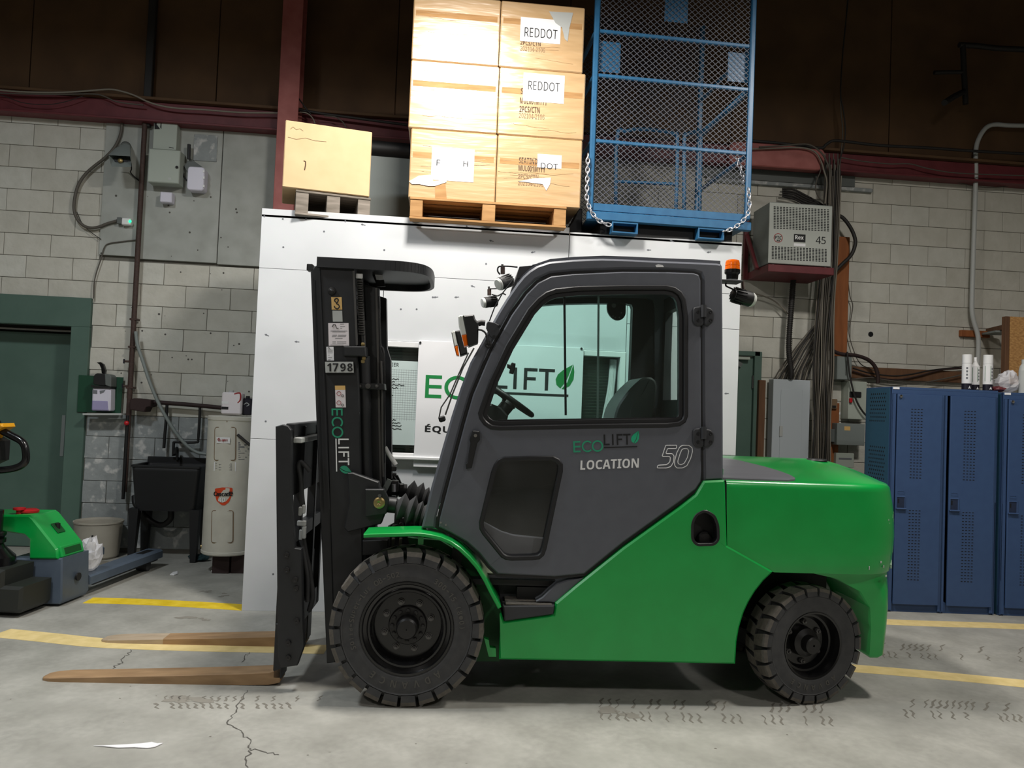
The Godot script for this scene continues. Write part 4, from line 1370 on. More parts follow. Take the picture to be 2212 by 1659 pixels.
func lift_wheel(r: Node3D, called: String, c: Vector3, rad: float, w: float, turn: float, near: bool) -> void:
	var root := Node3D.new()
	root.name = called
	r.add_child(root, true)
	root.position = c
	root.rotation.y = turn
	var k := rad / 0.413
	var h := w * 0.5
	var ri := 0.247
	if k < 0.95:
		ri = 0.188
	# carcass
	var ty := Shape.new()
	ty.lathe(Transform3D(), PackedVector2Array([Vector2(ri * 0.94, -h * 0.8), Vector2(ri, -h * 0.92), Vector2(rad * 0.82, -h), Vector2(rad * 0.90, -h * 0.86), Vector2(rad * 0.93, -h * 0.5), Vector2(rad * 0.94, 0), Vector2(rad * 0.93, h * 0.5), Vector2(rad * 0.89, h * 0.8), Vector2(rad * 0.85, h * 0.93), Vector2(rad * 0.835, h * 0.985), Vector2(rad * 0.82, h * 0.955), Vector2(ri * 1.12, h * 0.97), Vector2(ri * 1.04, h * 0.955), Vector2(ri, h * 0.9), Vector2(ri * 0.94, h * 0.8)]), 64)
	obj("tyre", ty, M.rubber, root)
	# lugs
	var count := 25 if k > 0.95 else 23
	var lug := Shape.new()
	var tops := Shape.new()
	for side in [1.0, -1.0]:
		for i in count:
			var a0 := TAU * (i + (0.0 if side > 0 else 0.5)) / count
			var half := TAU / count * 0.405
			var ring_pts := []
			for st in [[h, rad * 0.845, 0.0], [h * 1.005, rad * 0.93, 0.0], [h * 0.94, rad * 0.985, 0.0], [h * 0.45, rad * 1.0, 0.35], [h * -0.02, rad * 1.0, 0.75]]:
				var p0 := Vector3(cos(a0 - half + st[2] * half) * st[1], sin(a0 - half + st[2] * half) * st[1], st[0] * side)
				var p1 := Vector3(cos(a0 + half + st[2] * half * 0.4) * st[1], sin(a0 + half + st[2] * half * 0.4) * st[1], st[0] * side)
				var q0 := Vector3(cos(a0 - half + st[2] * half) * rad * 0.835, sin(a0 - half + st[2] * half) * rad * 0.835, st[0] * side * 0.98)
				var q1 := Vector3(cos(a0 + half + st[2] * half * 0.4) * rad * 0.835, sin(a0 + half + st[2] * half * 0.4) * rad * 0.835, st[0] * side * 0.98)
				ring_pts.append([p0, p1, q0, q1])
			var mid := Vector3(cos(a0), sin(a0), 0)
			for j in 4:
				var a: Array = ring_pts[j]
				var b: Array = ring_pts[j + 1]
				var outw: Vector3 = mid * (0.15 if j == 0 else 0.6 if j == 1 else 1.0) + Vector3(0, 0, side * (1.0 if j == 0 else 0.5 if j == 1 else 0.0))
				(tops if j > 0 else lug).face(PackedVector3Array([a[0], a[1], b[1], b[0]]), outw)
				lug.face(PackedVector3Array([a[0], b[0], b[2], a[2]]), Vector3(sin(a0), -cos(a0), 0))
				lug.face(PackedVector3Array([a[1], b[1], b[3], a[3]]), Vector3(-sin(a0), cos(a0), 0))
			var e: Array = ring_pts[4]
			lug.face(PackedVector3Array([e[0], e[1], e[3], e[2]]), Vector3(0, 0, -side))
	obj("tyre_lugs", lug, M.rubber, root)
	obj("tyre_tread", tops, M.rubber_dusty, root)
	# rim
	var rim := Shape.new()
	if k > 0.95:
		rim.lathe(Transform3D(), PackedVector2Array([Vector2(ri * 1.02, h * 0.88), Vector2(ri * 1.0, h * 0.95), Vector2(ri * 0.955, h * 0.95), Vector2(ri * 0.93, h * 0.87), Vector2(ri * 0.86, h * 0.80), Vector2(ri * 0.83, h * 0.86), Vector2(ri * 0.79, h * 0.86), Vector2(ri * 0.75, h * 0.66), Vector2(ri * 0.74, h * 0.3), Vector2(ri * 0.72, h * 0.22), Vector2(0.02, h * 0.22)]), 64)
		obj("rim", rim, M.rim_black, root)
		var hub := Shape.new().lathe(Transform3D(), PackedVector2Array([Vector2(0.104, h * 0.22), Vector2(0.102, h * 0.36), Vector2(0.098, h * 0.4), Vector2(0.062, h * 0.4), Vector2(0.056, h * 0.95), Vector2(0.048, h * 1.06), Vector2(0.003, h * 1.08)]), 40)
		obj("hub", hub, M.hub_black, root)
		var nut := Shape.new()
		nut.lathe(Transform3D(), PackedVector2Array([Vector2(0.021, 0), Vector2(0.019, 0.006), Vector2(0.0145, 0.007)]), 12)
		nut.lathe(Transform3D(), PackedVector2Array([Vector2(0.0145, 0.006), Vector2(0.0145, 0.022), Vector2(0.0085, 0.023), Vector2(0.008, 0.036), Vector2(0.0, 0.037)]), 6)
		var nm := nut.mesh()
		for i in 8:
			var a := TAU * i / 8.0 + 0.32
			var o := obj("lug_nut", nm, M.steel_dark, root)
			o.position = Vector3(cos(a) * 0.129, sin(a) * 0.129, h * 0.22)
		var bolt := Shape.new().lathe(Transform3D(), PackedVector2Array([Vector2(0.011, 0), Vector2(0.011, 0.01), Vector2(0.006, 0.012), Vector2(0.0, 0.012)]), 6).mesh()
		for i in 12:
			var a := TAU * i / 12.0
			var o := obj("hub_bolt", bolt, M.hub_black, root)
			o.position = Vector3(cos(a) * 0.082, sin(a) * 0.082, h * 0.4)
	else:
		rim.lathe(Transform3D(), PackedVector2Array([Vector2(ri * 1.02, h * 0.86), Vector2(ri * 1.0, h * 0.95), Vector2(ri * 0.95, h * 0.92), Vector2(ri * 0.90, h * 0.6), Vector2(ri * 0.86, h * 0.3), Vector2(ri * 0.80, h * 0.28), Vector2(ri * 0.72, h * -0.1), Vector2(ri * 0.45, h * -0.15), Vector2(0.01, h * -0.15)]), 56)
		obj("rim", rim, M.rim_black, root)
		obj("hub", Shape.new().lathe(Transform3D(), PackedVector2Array([Vector2(0.085, h * -0.15), Vector2(0.08, h * 0.3), Vector2(0.05, h * 0.45), Vector2(0.048, h * 0.95), Vector2(0.04, h * 1.0), Vector2(0.006, h * 1.0)]), 32), M.hub_black, root)
		var nm := Shape.new().lathe(Transform3D(), PackedVector2Array([Vector2(0.016, 0), Vector2(0.016, 0.02), Vector2(0.008, 0.022), Vector2(0.007, 0.032), Vector2(0, 0.033)]), 6).mesh()
		for i in 6:
			var a := TAU * i / 6.0 + 0.5
			var o := obj("lug_nut", nm, M.steel_dark, root)
			o.position = Vector3(cos(a) * 0.112, sin(a) * 0.112, h * -0.15)
	if near:
		var ring_text := [["Solid-Super-Lug OB-502", 3.5, 1.78, 0.292, 0.028], ["300-15 (8.0)", 1.05, 0.05, 0.292, 0.028]] if k > 0.95 else []
		for t in ring_text:
			arc_words(root, t[0], t[1], t[2], t[3], t[4], h * 0.968)
		arc_words(root, "ADVANCE", 5.35, 4.1, 0.292 * k, 0.036 * k, h * 0.968)

func arc_words(root: Node3D, text: String, a0: float, a1: float, rad: float, size: float, z: float) -> void:
	var n := text.length()
	for i in n:
		if text[i] == " ":
			continue
		var a := lerpf(a0, a1, i / float(n - 1))
		var out := Vector3(cos(a), sin(a), 0)
		var upv := out
		var rightv := out.cross(Vector3.BACK)
		words(root, "lettering", text[i], out * rad + Vector3(0, 0, z), rightv, upv, 0.0, size * (0.25 if text[i] == "-" else 0.75 if text[i] == text[i].to_lower() and not text[i].is_valid_int() and text[i] != "(" and text[i] != ")" else 1.0), M.rubber_letters, true, 0.004)

func lift_mast(r: Node3D) -> void:
	for s in [1.0, -1.0]:
		obj("outer_rail", Shape.new().prism(KP([690, 566, 764, 572, 771, 750, 776, 850, 783, 1170, 787, 1420, 723, 1431, 706, 900], 0.38), 0.26 * s, 0.38 * s, 0.006), M.mast_black, r)
		obj("inner_rail", Shape.new().prism(KP([671, 588, 680, 575, 694, 570, 708, 900, 724, 1431, 706, 1433, 683, 900], 0.36), 0.2 * s, 0.36 * s, 0.004), M.mast_black, r)
		obj("mast_channel", Shape.new().prism(KP([786, 612, 818, 622, 820, 740, 829, 770, 830, 900, 831, 1050, 784, 1060, 780, 850, 776, 700, 790, 690], 0.25), 0.18 * s, 0.25 * s, 0.004), M.mast_black, r)
		obj("lift_cylinder", Shape.new().cyl(K(792, 1050, 0.3) * Vector3(1, 1, s), K(786, 770, 0.3) * Vector3(1, 1, s), 0.036, 16), M.mast_black, r)
		obj("cylinder_rod", Shape.new().cyl(K(786, 770, 0.3) * Vector3(1, 1, s), K(779, 600, 0.3) * Vector3(1, 1, s), 0.014, 12), M.steel_dark, r)
	# rib lines on the channel edge
	for a in [[690, 585, 712, 1100], [676, 600, 694, 1100]]:
		obj("rail_edge", Shape.new().bar(K(a[0], a[1], 0.383), K(a[2], a[3], 0.383), 0.006, 0.008), M.mast_black, r)
	obj("rail_edge", Shape.new().bar(K(764, 585, 0.384), K(771, 745, 0.384), 0.012, 0.006), M.steel_dark, r)
	obj("hose_strip", Shape.new().bar(K(813, 622, 0.26), K(823, 1050, 0.26), 0.012, 0.006), M.steel_dark, r)
	obj("hose", Shape.new().tube(curve(PackedVector3Array([K(817, 640, 0.24), K(819, 700, 0.24), K(821, 745, 0.24), K(827, 757, 0.24), K(829, 800, 0.24), K(829, 1000, 0.24)])), 0.009, 8), M.black, r)
	obj("hose", Shape.new().tube(curve(PackedVector3Array([K(823, 780, 0.27), K(825, 850, 0.27), K(826, 960, 0.27), K(828, 1030, 0.27)])), 0.007, 8), M.steel_dark, r)
	# chains
	for s in [1.0, -1.0]:
		var ch := Shape.new()
		for i in 26:
			var t := i / 25.0
			var p := K(lerpf(776, 781, t), lerpf(592, 722, t), 0.33) * Vector3(1, 1, s)
			ch.box(p, Vector3(0.036 if i % 2 else 0.028, 0.009, 0.03), Basis(), 0.002)
		obj("lift_chain", ch, M.steel_dark, r)
		obj("chain_anchor", Shape.new().cyl(K(781, 722, 0.33) * Vector3(1, 1, s), K(782, 748, 0.33) * Vector3(1, 1, s), 0.014, 10), M.hub_black, r)
	obj("chain_end", Shape.new().box(K(776, 596, 0.35), Vector3(0.04, 0.03, 0.02), Basis(), 0.004), M.white, r)
	obj("cross_stay", Shape.new().prism(KP([742, 748, 789, 748, 791, 770, 742, 768], 0.4), 0.30, 0.40, 0.005), M.mast_black, r)
	for a in [[784, 744], [786, 774], [784, 781]]:
		obj("fitting", Shape.new().box(K(a[0], a[1], 0.385), Vector3(0.02, 0.018, 0.02), Basis(), 0.003), M.brass, r)
	obj("centre_plate", Shape.new().prism(KP([786, 676, 812, 676, 812, 700, 786, 700], 0.1), -0.3, 0.1), M.mast_black, r)
	obj("specification_plate", Shape.new().prism(KP([790, 698, 803, 697, 803, 706, 790, 706], 0.105), 0.1, 0.104), M.label_grey, r)
	for y in [834]:
		obj("cross_plate", Shape.new().prism(KP([772, y - 7, 830, y - 5, 831, y + 8, 772, y + 6], 0.34), 0.24, 0.34, 0.003), M.mast_black, r)
		for x in [777, 795, 814]:
			obj("bolt", Shape.new().lathe(Transform3D(Basis(), K(x, y, 0.34)), PackedVector2Array([Vector2(0.016 if x == 795 else 0.01, 0), Vector2(0.015 if x == 795 else 0.009, 0.01), Vector2(0, 0.012)]), 10), M.steel_dark, r)
	# cross members between the rails
	var cm := Shape.new()
	for y in [582, 700, 900, 1120, 1400]:
		var p := K(720, y, 0.0)
		cm.box(Vector3(K(722, y, 0.38).x, K(722, y, 0.38).y, 0), Vector3(0.04, 0.09, 0.6))
	obj("cross_member", cm, M.mast_black, r)
	# bent strap at the top
	var ta := K(684, 572, 0.40)
	var tb := K(845, 572, 0.30)
	var plan := curve(PackedVector3Array([Vector3(ta.x, 0, 0.39), Vector3(-0.32, 0, 0.39), Vector3(-0.14, 0, 0.385), Vector3(-0.03, 0, 0.33), Vector3(0.02, 0, 0.2), Vector3(0.03, 0, 0.0), Vector3(0.02, 0, -0.2), Vector3(-0.03, 0, -0.33), Vector3(-0.14, 0, -0.385), Vector3(-0.32, 0, -0.39), Vector3(ta.x, 0, -0.39)]), 6)
	var st := Shape.new()
	var y0 := K(760, 581, 0.39).y
	var y1 := K(760, 559, 0.39).y
	for i in plan.size() - 1:
		var d := (plan[i + 1] - plan[i]).normalized()
		var nn := Vector3(d.z, 0, -d.x)
		if nn.dot(plan[i] - Vector3(-0.3, 0, 0)) < 0:
			nn = -nn
		var t := nn * 0.012
		var up := Vector3.UP
		st.face(PackedVector3Array([plan[i] + up * y0 + t, plan[i + 1] + up * y0 + t, plan[i + 1] + up * y1 + t, plan[i] + up * y1 + t]), nn)
		st.face(PackedVector3Array([plan[i] + up * y0 - t, plan[i + 1] + up * y0 - t, plan[i + 1] + up * y1 - t, plan[i] + up * y1 - t]), -nn)
		st.face(PackedVector3Array([plan[i] + up * y1 + t, plan[i + 1] + up * y1 + t, plan[i + 1] + up * y1 - t, plan[i] + up * y1 - t]), up)
		st.face(PackedVector3Array([plan[i] + up * y0 + t, plan[i + 1] + up * y0 + t, plan[i + 1] + up * y0 - t, plan[i] + up * y0 - t]), -up)
	var plate := PackedVector2Array()
	for q in plan:
		plate.append(Vector2(q.x, -q.z))
	st.xf = Transform3D(Basis(Vector3.RIGHT, -PI / 2), Vector3.ZERO)
	st.prism(plate, y1 - 0.02, y1 - 0.008)
	obj("top_strap", st, M.mast_black, r)
	obj("strap_tag", Shape.new().prism(KP([807, 583, 823, 586, 829, 603, 813, 604], 0.0), -0.01, 0.0, 0.001), M.paper, r)
	obj("strap_tag_back", Shape.new().prism(KP([800, 584, 808, 583, 818, 605, 829, 604, 832, 618, 815, 619], -0.01), -0.03, -0.012), M.black, r)
	obj("top_lug", Shape.new().box(K(671, 579, 0.33), Vector3(0.035, 0.04, 0.06), Basis(), 0.004), M.mast_black, r)
	# roller boss
	obj("roller_boss", Shape.new().lathe(Transform3D(Basis(), K(717, 629, 0.38)), PackedVector2Array([Vector2(0.024, 0), Vector2(0.022, 0.01), Vector2(0.012, 0.012), Vector2(0.0, 0.018)]), 14), M.hub_black, r)
	# tilt bracket and cylinders
	for s in [1.0, -1.0]:
		obj("tilt_bracket", Shape.new().prism(KP([750, 1022, 762, 1021, 818, 1041, 820, 1051, 838, 1077, 833, 1106, 823, 1132, 751, 1150, 743, 1141, 754, 1085], 0.42), 0.36 * s, 0.42 * s, 0.006), M.mast_black, r)
		obj("tilt_plate", Shape.new().prism(KP([789, 1057, 829, 1057, 840, 1080, 834, 1110, 789, 1117], 0.46), 0.42 * s, 0.46 * s, 0.004), M.mast_black, r)
		var p := K(819.5, 1086, 0.46) * Vector3(1, 1, s)
		var pin := Shape.new().lathe(Transform3D(Basis() if s > 0 else Basis(Vector3.UP, PI), p), PackedVector2Array([Vector2(0.032, 0), Vector2(0.032, 0.008), Vector2(0.024, 0.012), Vector2(0.012, 0.013), Vector2(0.0, 0.006)]), 20)
		var pn := obj("tilt_pin", pin, M.brass, r)
		obj("grease_nipple", Shape.new().cyl(K(820, 1071, 0.46) * Vector3(1, 1, s), K(820, 1071, 0.475) * Vector3(1, 1, s), 0.01, 10), M.steel_dark, pn)
		var a := K(856, 1092, 0.38) * Vector3(1, 1, s)
		var b := K(925, 1116, 0.38) * Vector3(1, 1, s)
		obj("tilt_rod", Shape.new().cyl(K(838, 1090, 0.38) * Vector3(1, 1, s), a, 0.045, 14), M.mast_black, r)
		var z := (b - a).normalized()
		var x := z.cross(Vector3.UP).normalized()
		var prof := PackedVector2Array()
		var ln := a.distance_to(b)
		for q in [[0.03, 0.0], [0.085, 0.14], [0.05, 0.32], [0.092, 0.46], [0.05, 0.6], [0.075, 0.7], [0.048, 0.78], [0.07, 0.87], [0.05, 1.0]]:
			prof.append(Vector2(q[0], ln * q[1]))
		obj("rubber_boot", Shape.new().lathe(Transform3D(Basis(x, z.cross(x), z), a), prof, 20), M.rubber, r)
	# hoses and valves by the boot
	obj("hose", Shape.new().tube(P3(lift, [831, 966, 838, 978, 848, 993, 855, 1004], 0.2), 0.014, 8), M.white, r)
	var vb := Shape.new()
	for a in [[851, 1012, 0.03, 0.03], [852, 1025, 0.022, 0.02], [853, 1050, 0.04, 0.07], [850, 1080, 0.03, 0.05], [868, 1050, 0.025, 0.03], [858, 1120, 0.03, 0.06], [872, 1122, 0.05, 0.03]]:
		vb.box(K(a[0], a[1], 0.2), Vector3(a[2], a[3], 0.05), Basis(), 0.004)
	obj("valve_block", vb, M.hub_black, r)
	obj("valve_cap", Shape.new().cyl(K(851, 1046, 0.23), K(851, 1062, 0.23), 0.012, 10), M.zinc, r)
	obj("valve_cap", Shape.new().cyl(K(858, 1083, 0.25), K(858, 1083, 0.27), 0.016, 12), M.zinc, r)
	obj("valve_arm", Shape.new().bar(K(830, 1060, 0.3), K(842, 1036, 0.3), 0.02, 0.03), M.box_grey_dark, r)
	obj("under_bracket", Shape.new().prism(KP([783, 1168, 838, 1166, 838, 1186, 826, 1198, 783, 1200], 0.42), 0.3, 0.42, 0.004), M.black, r)
	var up := Shape.new()
	for a in [[838, 1184], [850, 1180], [866, 1176]]:
		up.tube(P3(lift, [a[0], 1162, a[0] - 3, 1185], 0.35), 0.01, 6)
	obj("hose", up, M.cable_pale, r)
	# carriage
	obj("carriage_end", Shape.new().prism(KP([595, 921, 610, 917, 622, 920, 629, 929, 630, 1100, 637, 1184, 651, 1186, 654, 1335, 657, 1396, 642, 1438, 606, 1443, 600, 1420], 0.50), 0.455, 0.50, 0.004), M.mast_black, r)
	var cx := K(618, 1100, 0.47).x + 0.03
	for b in [[1.43, 0.075, 0.05], [0.82, 0.08, 0.06], [0.3, 0.12, 0.06]]:
		obj("carriage_bar", Shape.new().box(Vector3(cx - 0.03, b[0], -0.02), Vector3(b[2], b[1], 0.96), Basis(), 0.004), M.mast_black, r)
	obj("carriage_plate", Shape.new().box(Vector3(cx - 0.03, 1.23, -0.02), Vector3(0.03, 0.34, 0.94)), M.black, r)
	obj("carriage_plate", Shape.new().box(Vector3(cx - 0.05, 0.55, -0.02), Vector3(0.02, 0.5, 0.94)), M.black, r)
	obj("top_shelf", Shape.new().box(Vector3(cx + 0.01, 1.375, 0.0), Vector3(0.05, 0.03, 0.9), Basis(), 0.004), M.label_grey, r)
	for z in [-0.46, -0.2, 0.2]:
		obj("carriage_post", Shape.new().box(Vector3(cx - 0.02, 0.85, z), Vector3(0.05, 1.2, 0.05), Basis(), 0.004), M.mast_black, r)
	for a in [[619, 1199], [620, 1231], [638, 1252], [639, 1271], [641, 1341], [623, 1388], [623, 1420]]:
		obj("bolt", Shape.new().lathe(Transform3D(Basis(), K(a[0], a[1], 0.50)), PackedVector2Array([Vector2(0.016, 0), Vector2(0.015, 0.012), Vector2(0.007, 0.013), Vector2(0, 0.009)]), 8), M.hub_black, r)
	obj("hose", Shape.new().tube(curve(P3(lift, [670, 1018, 662, 1008, 650, 998, 645, 1006, 649, 1030, 652, 1070, 655, 1098], 0.36)), 0.014, 8), M.rubber, r)
	obj("hose", Shape.new().tube(curve(P3(lift, [655, 1160, 662, 1200, 668, 1225, 673, 1260, 675, 1290, 668, 1320], 0.36)), 0.014, 8), M.rubber, r)
	obj("hose", Shape.new().tube(curve(P3(lift, [650, 1165, 658, 1210, 664, 1250, 664, 1300], 0.38)), 0.012, 8), M.rubber, r)
	for a in [[649, 1104, 0.02, 0.05], [656, 1100, 0.018, 0.05], [652, 1130, 0.05, 0.03], [650, 1155, 0.018, 0.06], [657, 1150, 0.022, 0.07]]:
		obj("fitting", Shape.new().box(K(a[0], a[1], 0.38), Vector3(a[2], a[3], 0.025), Basis(), 0.004), M.label_grey, r)
	# forks
	for s in [1.0, -1.0]:
		var za := 0.28
		var zb := 0.41
		var body := []
		var tip := []
		for t in [[-2.005, 0.33, 0.36, 0.002, 0.009], [-1.99, 0.305, 0.388, 0.0, 0.015], [-1.95, 0.288, 0.405, 0.0, 0.02], [-1.88, za, zb, 0.0, 0.025], [-1.6, za, zb, 0.0, 0.036]]:
			tip.append(fork_loop(t, s))
		for t in [[-1.6, za, zb, 0.0, 0.036], [-1.2, za, zb, 0.0, 0.052], [-0.9, za, zb, 0.002, 0.066], [-0.76, za, zb, 0.006, 0.075], [-0.70, za, zb, 0.02, 0.10]]:
			body.append(fork_loop(t, s))
		var f := obj("fork", Shape.new().facets(body), M.fork_rust, r)
		obj("tip", Shape.new().facets(tip), M.fork_rust if s > 0 else M.fork_worn, f)
		obj("shank", Shape.new().box(Vector3(-0.715, 0.33, s * 0.345), Vector3(0.05, 0.58, 0.13), Basis(), 0.006), M.mast_black, f)

func fork_loop(t: Array, s: float) -> PackedVector3Array:
	var b := 0.004
	return PackedVector3Array([Vector3(t[0], t[3], t[1] * s), Vector3(t[0], t[3], t[2] * s), Vector3(t[0], t[4] - b, t[2] * s), Vector3(t[0], t[4], (t[2] - b) * s), Vector3(t[0], t[4], (t[1] + b) * s), Vector3(t[0], t[4] - b, t[1] * s)])

func lift_lamps(r: Node3D) -> void:
	# two front lamps with amber turn signals
	var hl := [[[1000, 681, 1024, 679, 1027, 689, 1034, 697, 1033, 740, 1012, 748, 1008, 722], [989.5, 684, 994, 680, 1000, 681, 1005, 700, 1009, 722, 997, 724, 991, 704], [997, 724, 1009, 722, 1011, 746, 1003, 748], 0.62, 0.50], [[983, 715, 1000, 712, 1006, 735, 1010, 763, 994, 769, 990, 748], [975, 718, 979, 714, 984, 715, 989, 746, 981, 749], [981, 749, 989, 746, 992, 769, 986, 768], -0.3, -0.42]]
	for h in hl:
		var n := obj("headlamp", Shape.new().prism(KP(h[0], h[3]), h[4], h[3], 0.008), M.black, r)
		obj("clear_lens", Shape.new().prism(KP(h[1], h[3] - 0.01), h[4] + 0.01, h[3] - 0.01, 0.006), M.lamp_white, n)
		obj("amber_lens", Shape.new().prism(KP(h[2], h[3] - 0.01), h[4] + 0.01, h[3] - 0.01, 0.006), M.amber, n)
	obj("lamp_bracket", Shape.new().prism(KP([1051, 699, 1054, 694, 1069, 697, 1078, 702, 1080, 716, 1068, 733, 1058, 726, 1050, 709], 0.61), 0.596, 0.612, 0.003), M.lift_grey_dark, r)
	obj("lamp_arm", Shape.new().tube(P3(lift, [1033, 699, 1040, 697, 1048, 698], 0.57), 0.016, 8), M.black, r)
	obj("cable", Shape.new().tube(curve(P3(lift, [1033, 712, 1042, 714, 1050, 722, 1054, 742], 0.615)), 0.006, 6), M.black, r)
	for a in [[1079, 705], [1067, 727]]:
		obj("screw", Shape.new().cyl(K(a[0], a[1], 0.61), K(a[0], a[1], 0.618), 0.008, 8), M.seal_black, r)
	obj("grommet", Shape.new().lathe(Transform3D(Basis(), K(1055, 745, 0.60)), PackedVector2Array([Vector2(0.02, 0), Vector2(0.019, 0.01), Vector2(0.012, 0.012), Vector2(0, 0.006)]), 16), M.black, r)
	work_lamp(r, K(1079, 614, 0.40), K(1104, 604, 0.36), 0.038)
	work_lamp(r, K(1046, 654, -0.25), K(1073, 650, -0.28), 0.036)
	work_lamp(r, K(1621, 647, 0.30), K(1583, 636, 0.33), 0.047)
	for a in [[1086, 577, 1086, 592, 0.38], [1057, 625, 1057, 638, -0.26]]:
		obj("lamp_stud", Shape.new().cyl(K(a[0] - 1, a[1] - 6, a[4]), K(a[2], a[3], a[4]), 0.007, 8), M.steel_dark, r)
		obj("lamp_mount", Shape.new().cyl(K(a[0], a[1], a[4]), K(a[2], a[3], a[4]), 0.013, 8), M.pipe_rust, r)
	obj("cable", Shape.new().tube(curve(P3(lift, [1080, 593, 1075, 585, 1078, 576, 1095, 575, 1118, 577], 0.38)), 0.005, 6), M.black, r)
	obj("cable", Shape.new().tube(curve(P3(lift, [1062, 636, 1075, 639, 1085, 634, 1093, 637], -0.26)), 0.005, 6), M.black, r)
	obj("lamp_rail", Shape.new().tube(P3(lift, [1110, 602, 1085, 634, 1068, 665, 1057, 694], 0.5), 0.004, 6), M.black, r)
	obj("lamp_rail", Shape.new().bar(K(1060, 624, -0.26), K(1085, 623, 0.1), 0.01, 0.008), M.black, r)
	# wiper on the windscreen
	obj("wiper_arm", Shape.new().tube(P3(lift, [948, 904, 953, 880, 972, 852, 990, 810, 1012, 762], 0.30), 0.0045, 6), M.steel_dark, r)
	obj("wiper_blade", Shape.new().tube(P3(lift, [962, 896, 978, 850, 1000, 795, 1024, 752], 0.26), 0.0055, 6), M.chrome, r)
	obj("wiper_pivot", Shape.new().box(K(955, 905, 0.30), Vector3(0.04, 0.035, 0.05), Basis(Vector3.BACK, 0.3), 0.008), M.black, r)
	# beacon
	var bc := K(1582, 583, 0.35)
	var up := Basis(Vector3.RIGHT, -PI / 2)
	var b := obj("beacon", Shape.new().lathe(Transform3D(up, bc), PackedVector2Array([Vector2(0.044, 0), Vector2(0.043, 0.02), Vector2(0.041, 0.022), Vector2(0.043, 0.024), Vector2(0.042, 0.04), Vector2(0.040, 0.042), Vector2(0.041, 0.044), Vector2(0.038, 0.055), Vector2(0.03, 0.058), Vector2(0, 0.059)]), 24), M.amber, r)
	obj("base", Shape.new().lathe(Transform3D(up, bc), PackedVector2Array([Vector2(0, -0.058), Vector2(0.034, -0.058), Vector2(0.036, -0.03), Vector2(0.046, -0.02), Vector2(0.046, 0), Vector2(0, 0)]), 24), M.black_gloss, b)
	obj("beacon_bracket", Shape.new().box(K(1575, 609, 0.35), Vector3(0.13, 0.012, 0.1), Basis(), 0.003), M.lift_grey_dark, r)
	obj("cable", Shape.new().tube(curve(P3(lift, [1569, 609, 1568, 617, 1577, 622, 1588, 627], 0.33)), 0.005, 6), M.black, r)
	obj("lamp_stud", Shape.new().cyl(K(1604, 607, 0.32), K(1606, 628, 0.32), 0.008, 8), M.pipe_rust, r)

func work_lamp(r: Node3D, front: Vector3, back: Vector3, rad: float) -> void:
	var z := (front - back).normalized()
	var x := z.cross(Vector3.UP).normalized()
	var t := Transform3D(Basis(x, z.cross(x), z), back)
	var l := front.distance_to(back)
	var n := obj("work_lamp", Shape.new().lathe(t, PackedVector2Array([Vector2(0, -0.005), Vector2(rad * 0.7, 0), Vector2(rad * 0.92, l * 0.4), Vector2(rad, l * 0.8), Vector2(rad, l * 0.95), Vector2(rad * 0.9, l)]), 24), M.black, r)
	var fins := Shape.new()
	fins.xf = t
	for i in 14:
		var a := TAU * i / 14.0
		fins.box(Vector3(cos(a) * rad * 0.88, sin(a) * rad * 0.88, l * 0.32), Vector3(rad * 0.3, rad * 0.08, l * 0.55), Basis(Vector3.BACK, a))
	obj("cooling_fin", fins, M.black, n)
	obj("lens", Shape.new().lathe(t, PackedVector2Array([Vector2(rad * 0.93, l * 0.96), Vector2(rad * 0.93, l * 1.06), Vector2(rad * 0.8, l * 1.16), Vector2(0, l * 1.2)]), 24), M.lamp_white, n)

func sticker(r: Node3D, called: String, x0: float, y0: float, x1: float, y1: float, m: Material, z := 0.381, lean := 1.2) -> MeshInstance3D:
	var p := KP([x0, y0, x1, y0, x1 + lean, y1, x0 + lean, y1], z)
	return obj(called, Shape.new().prism(p, z, z + 0.0015), m, r)

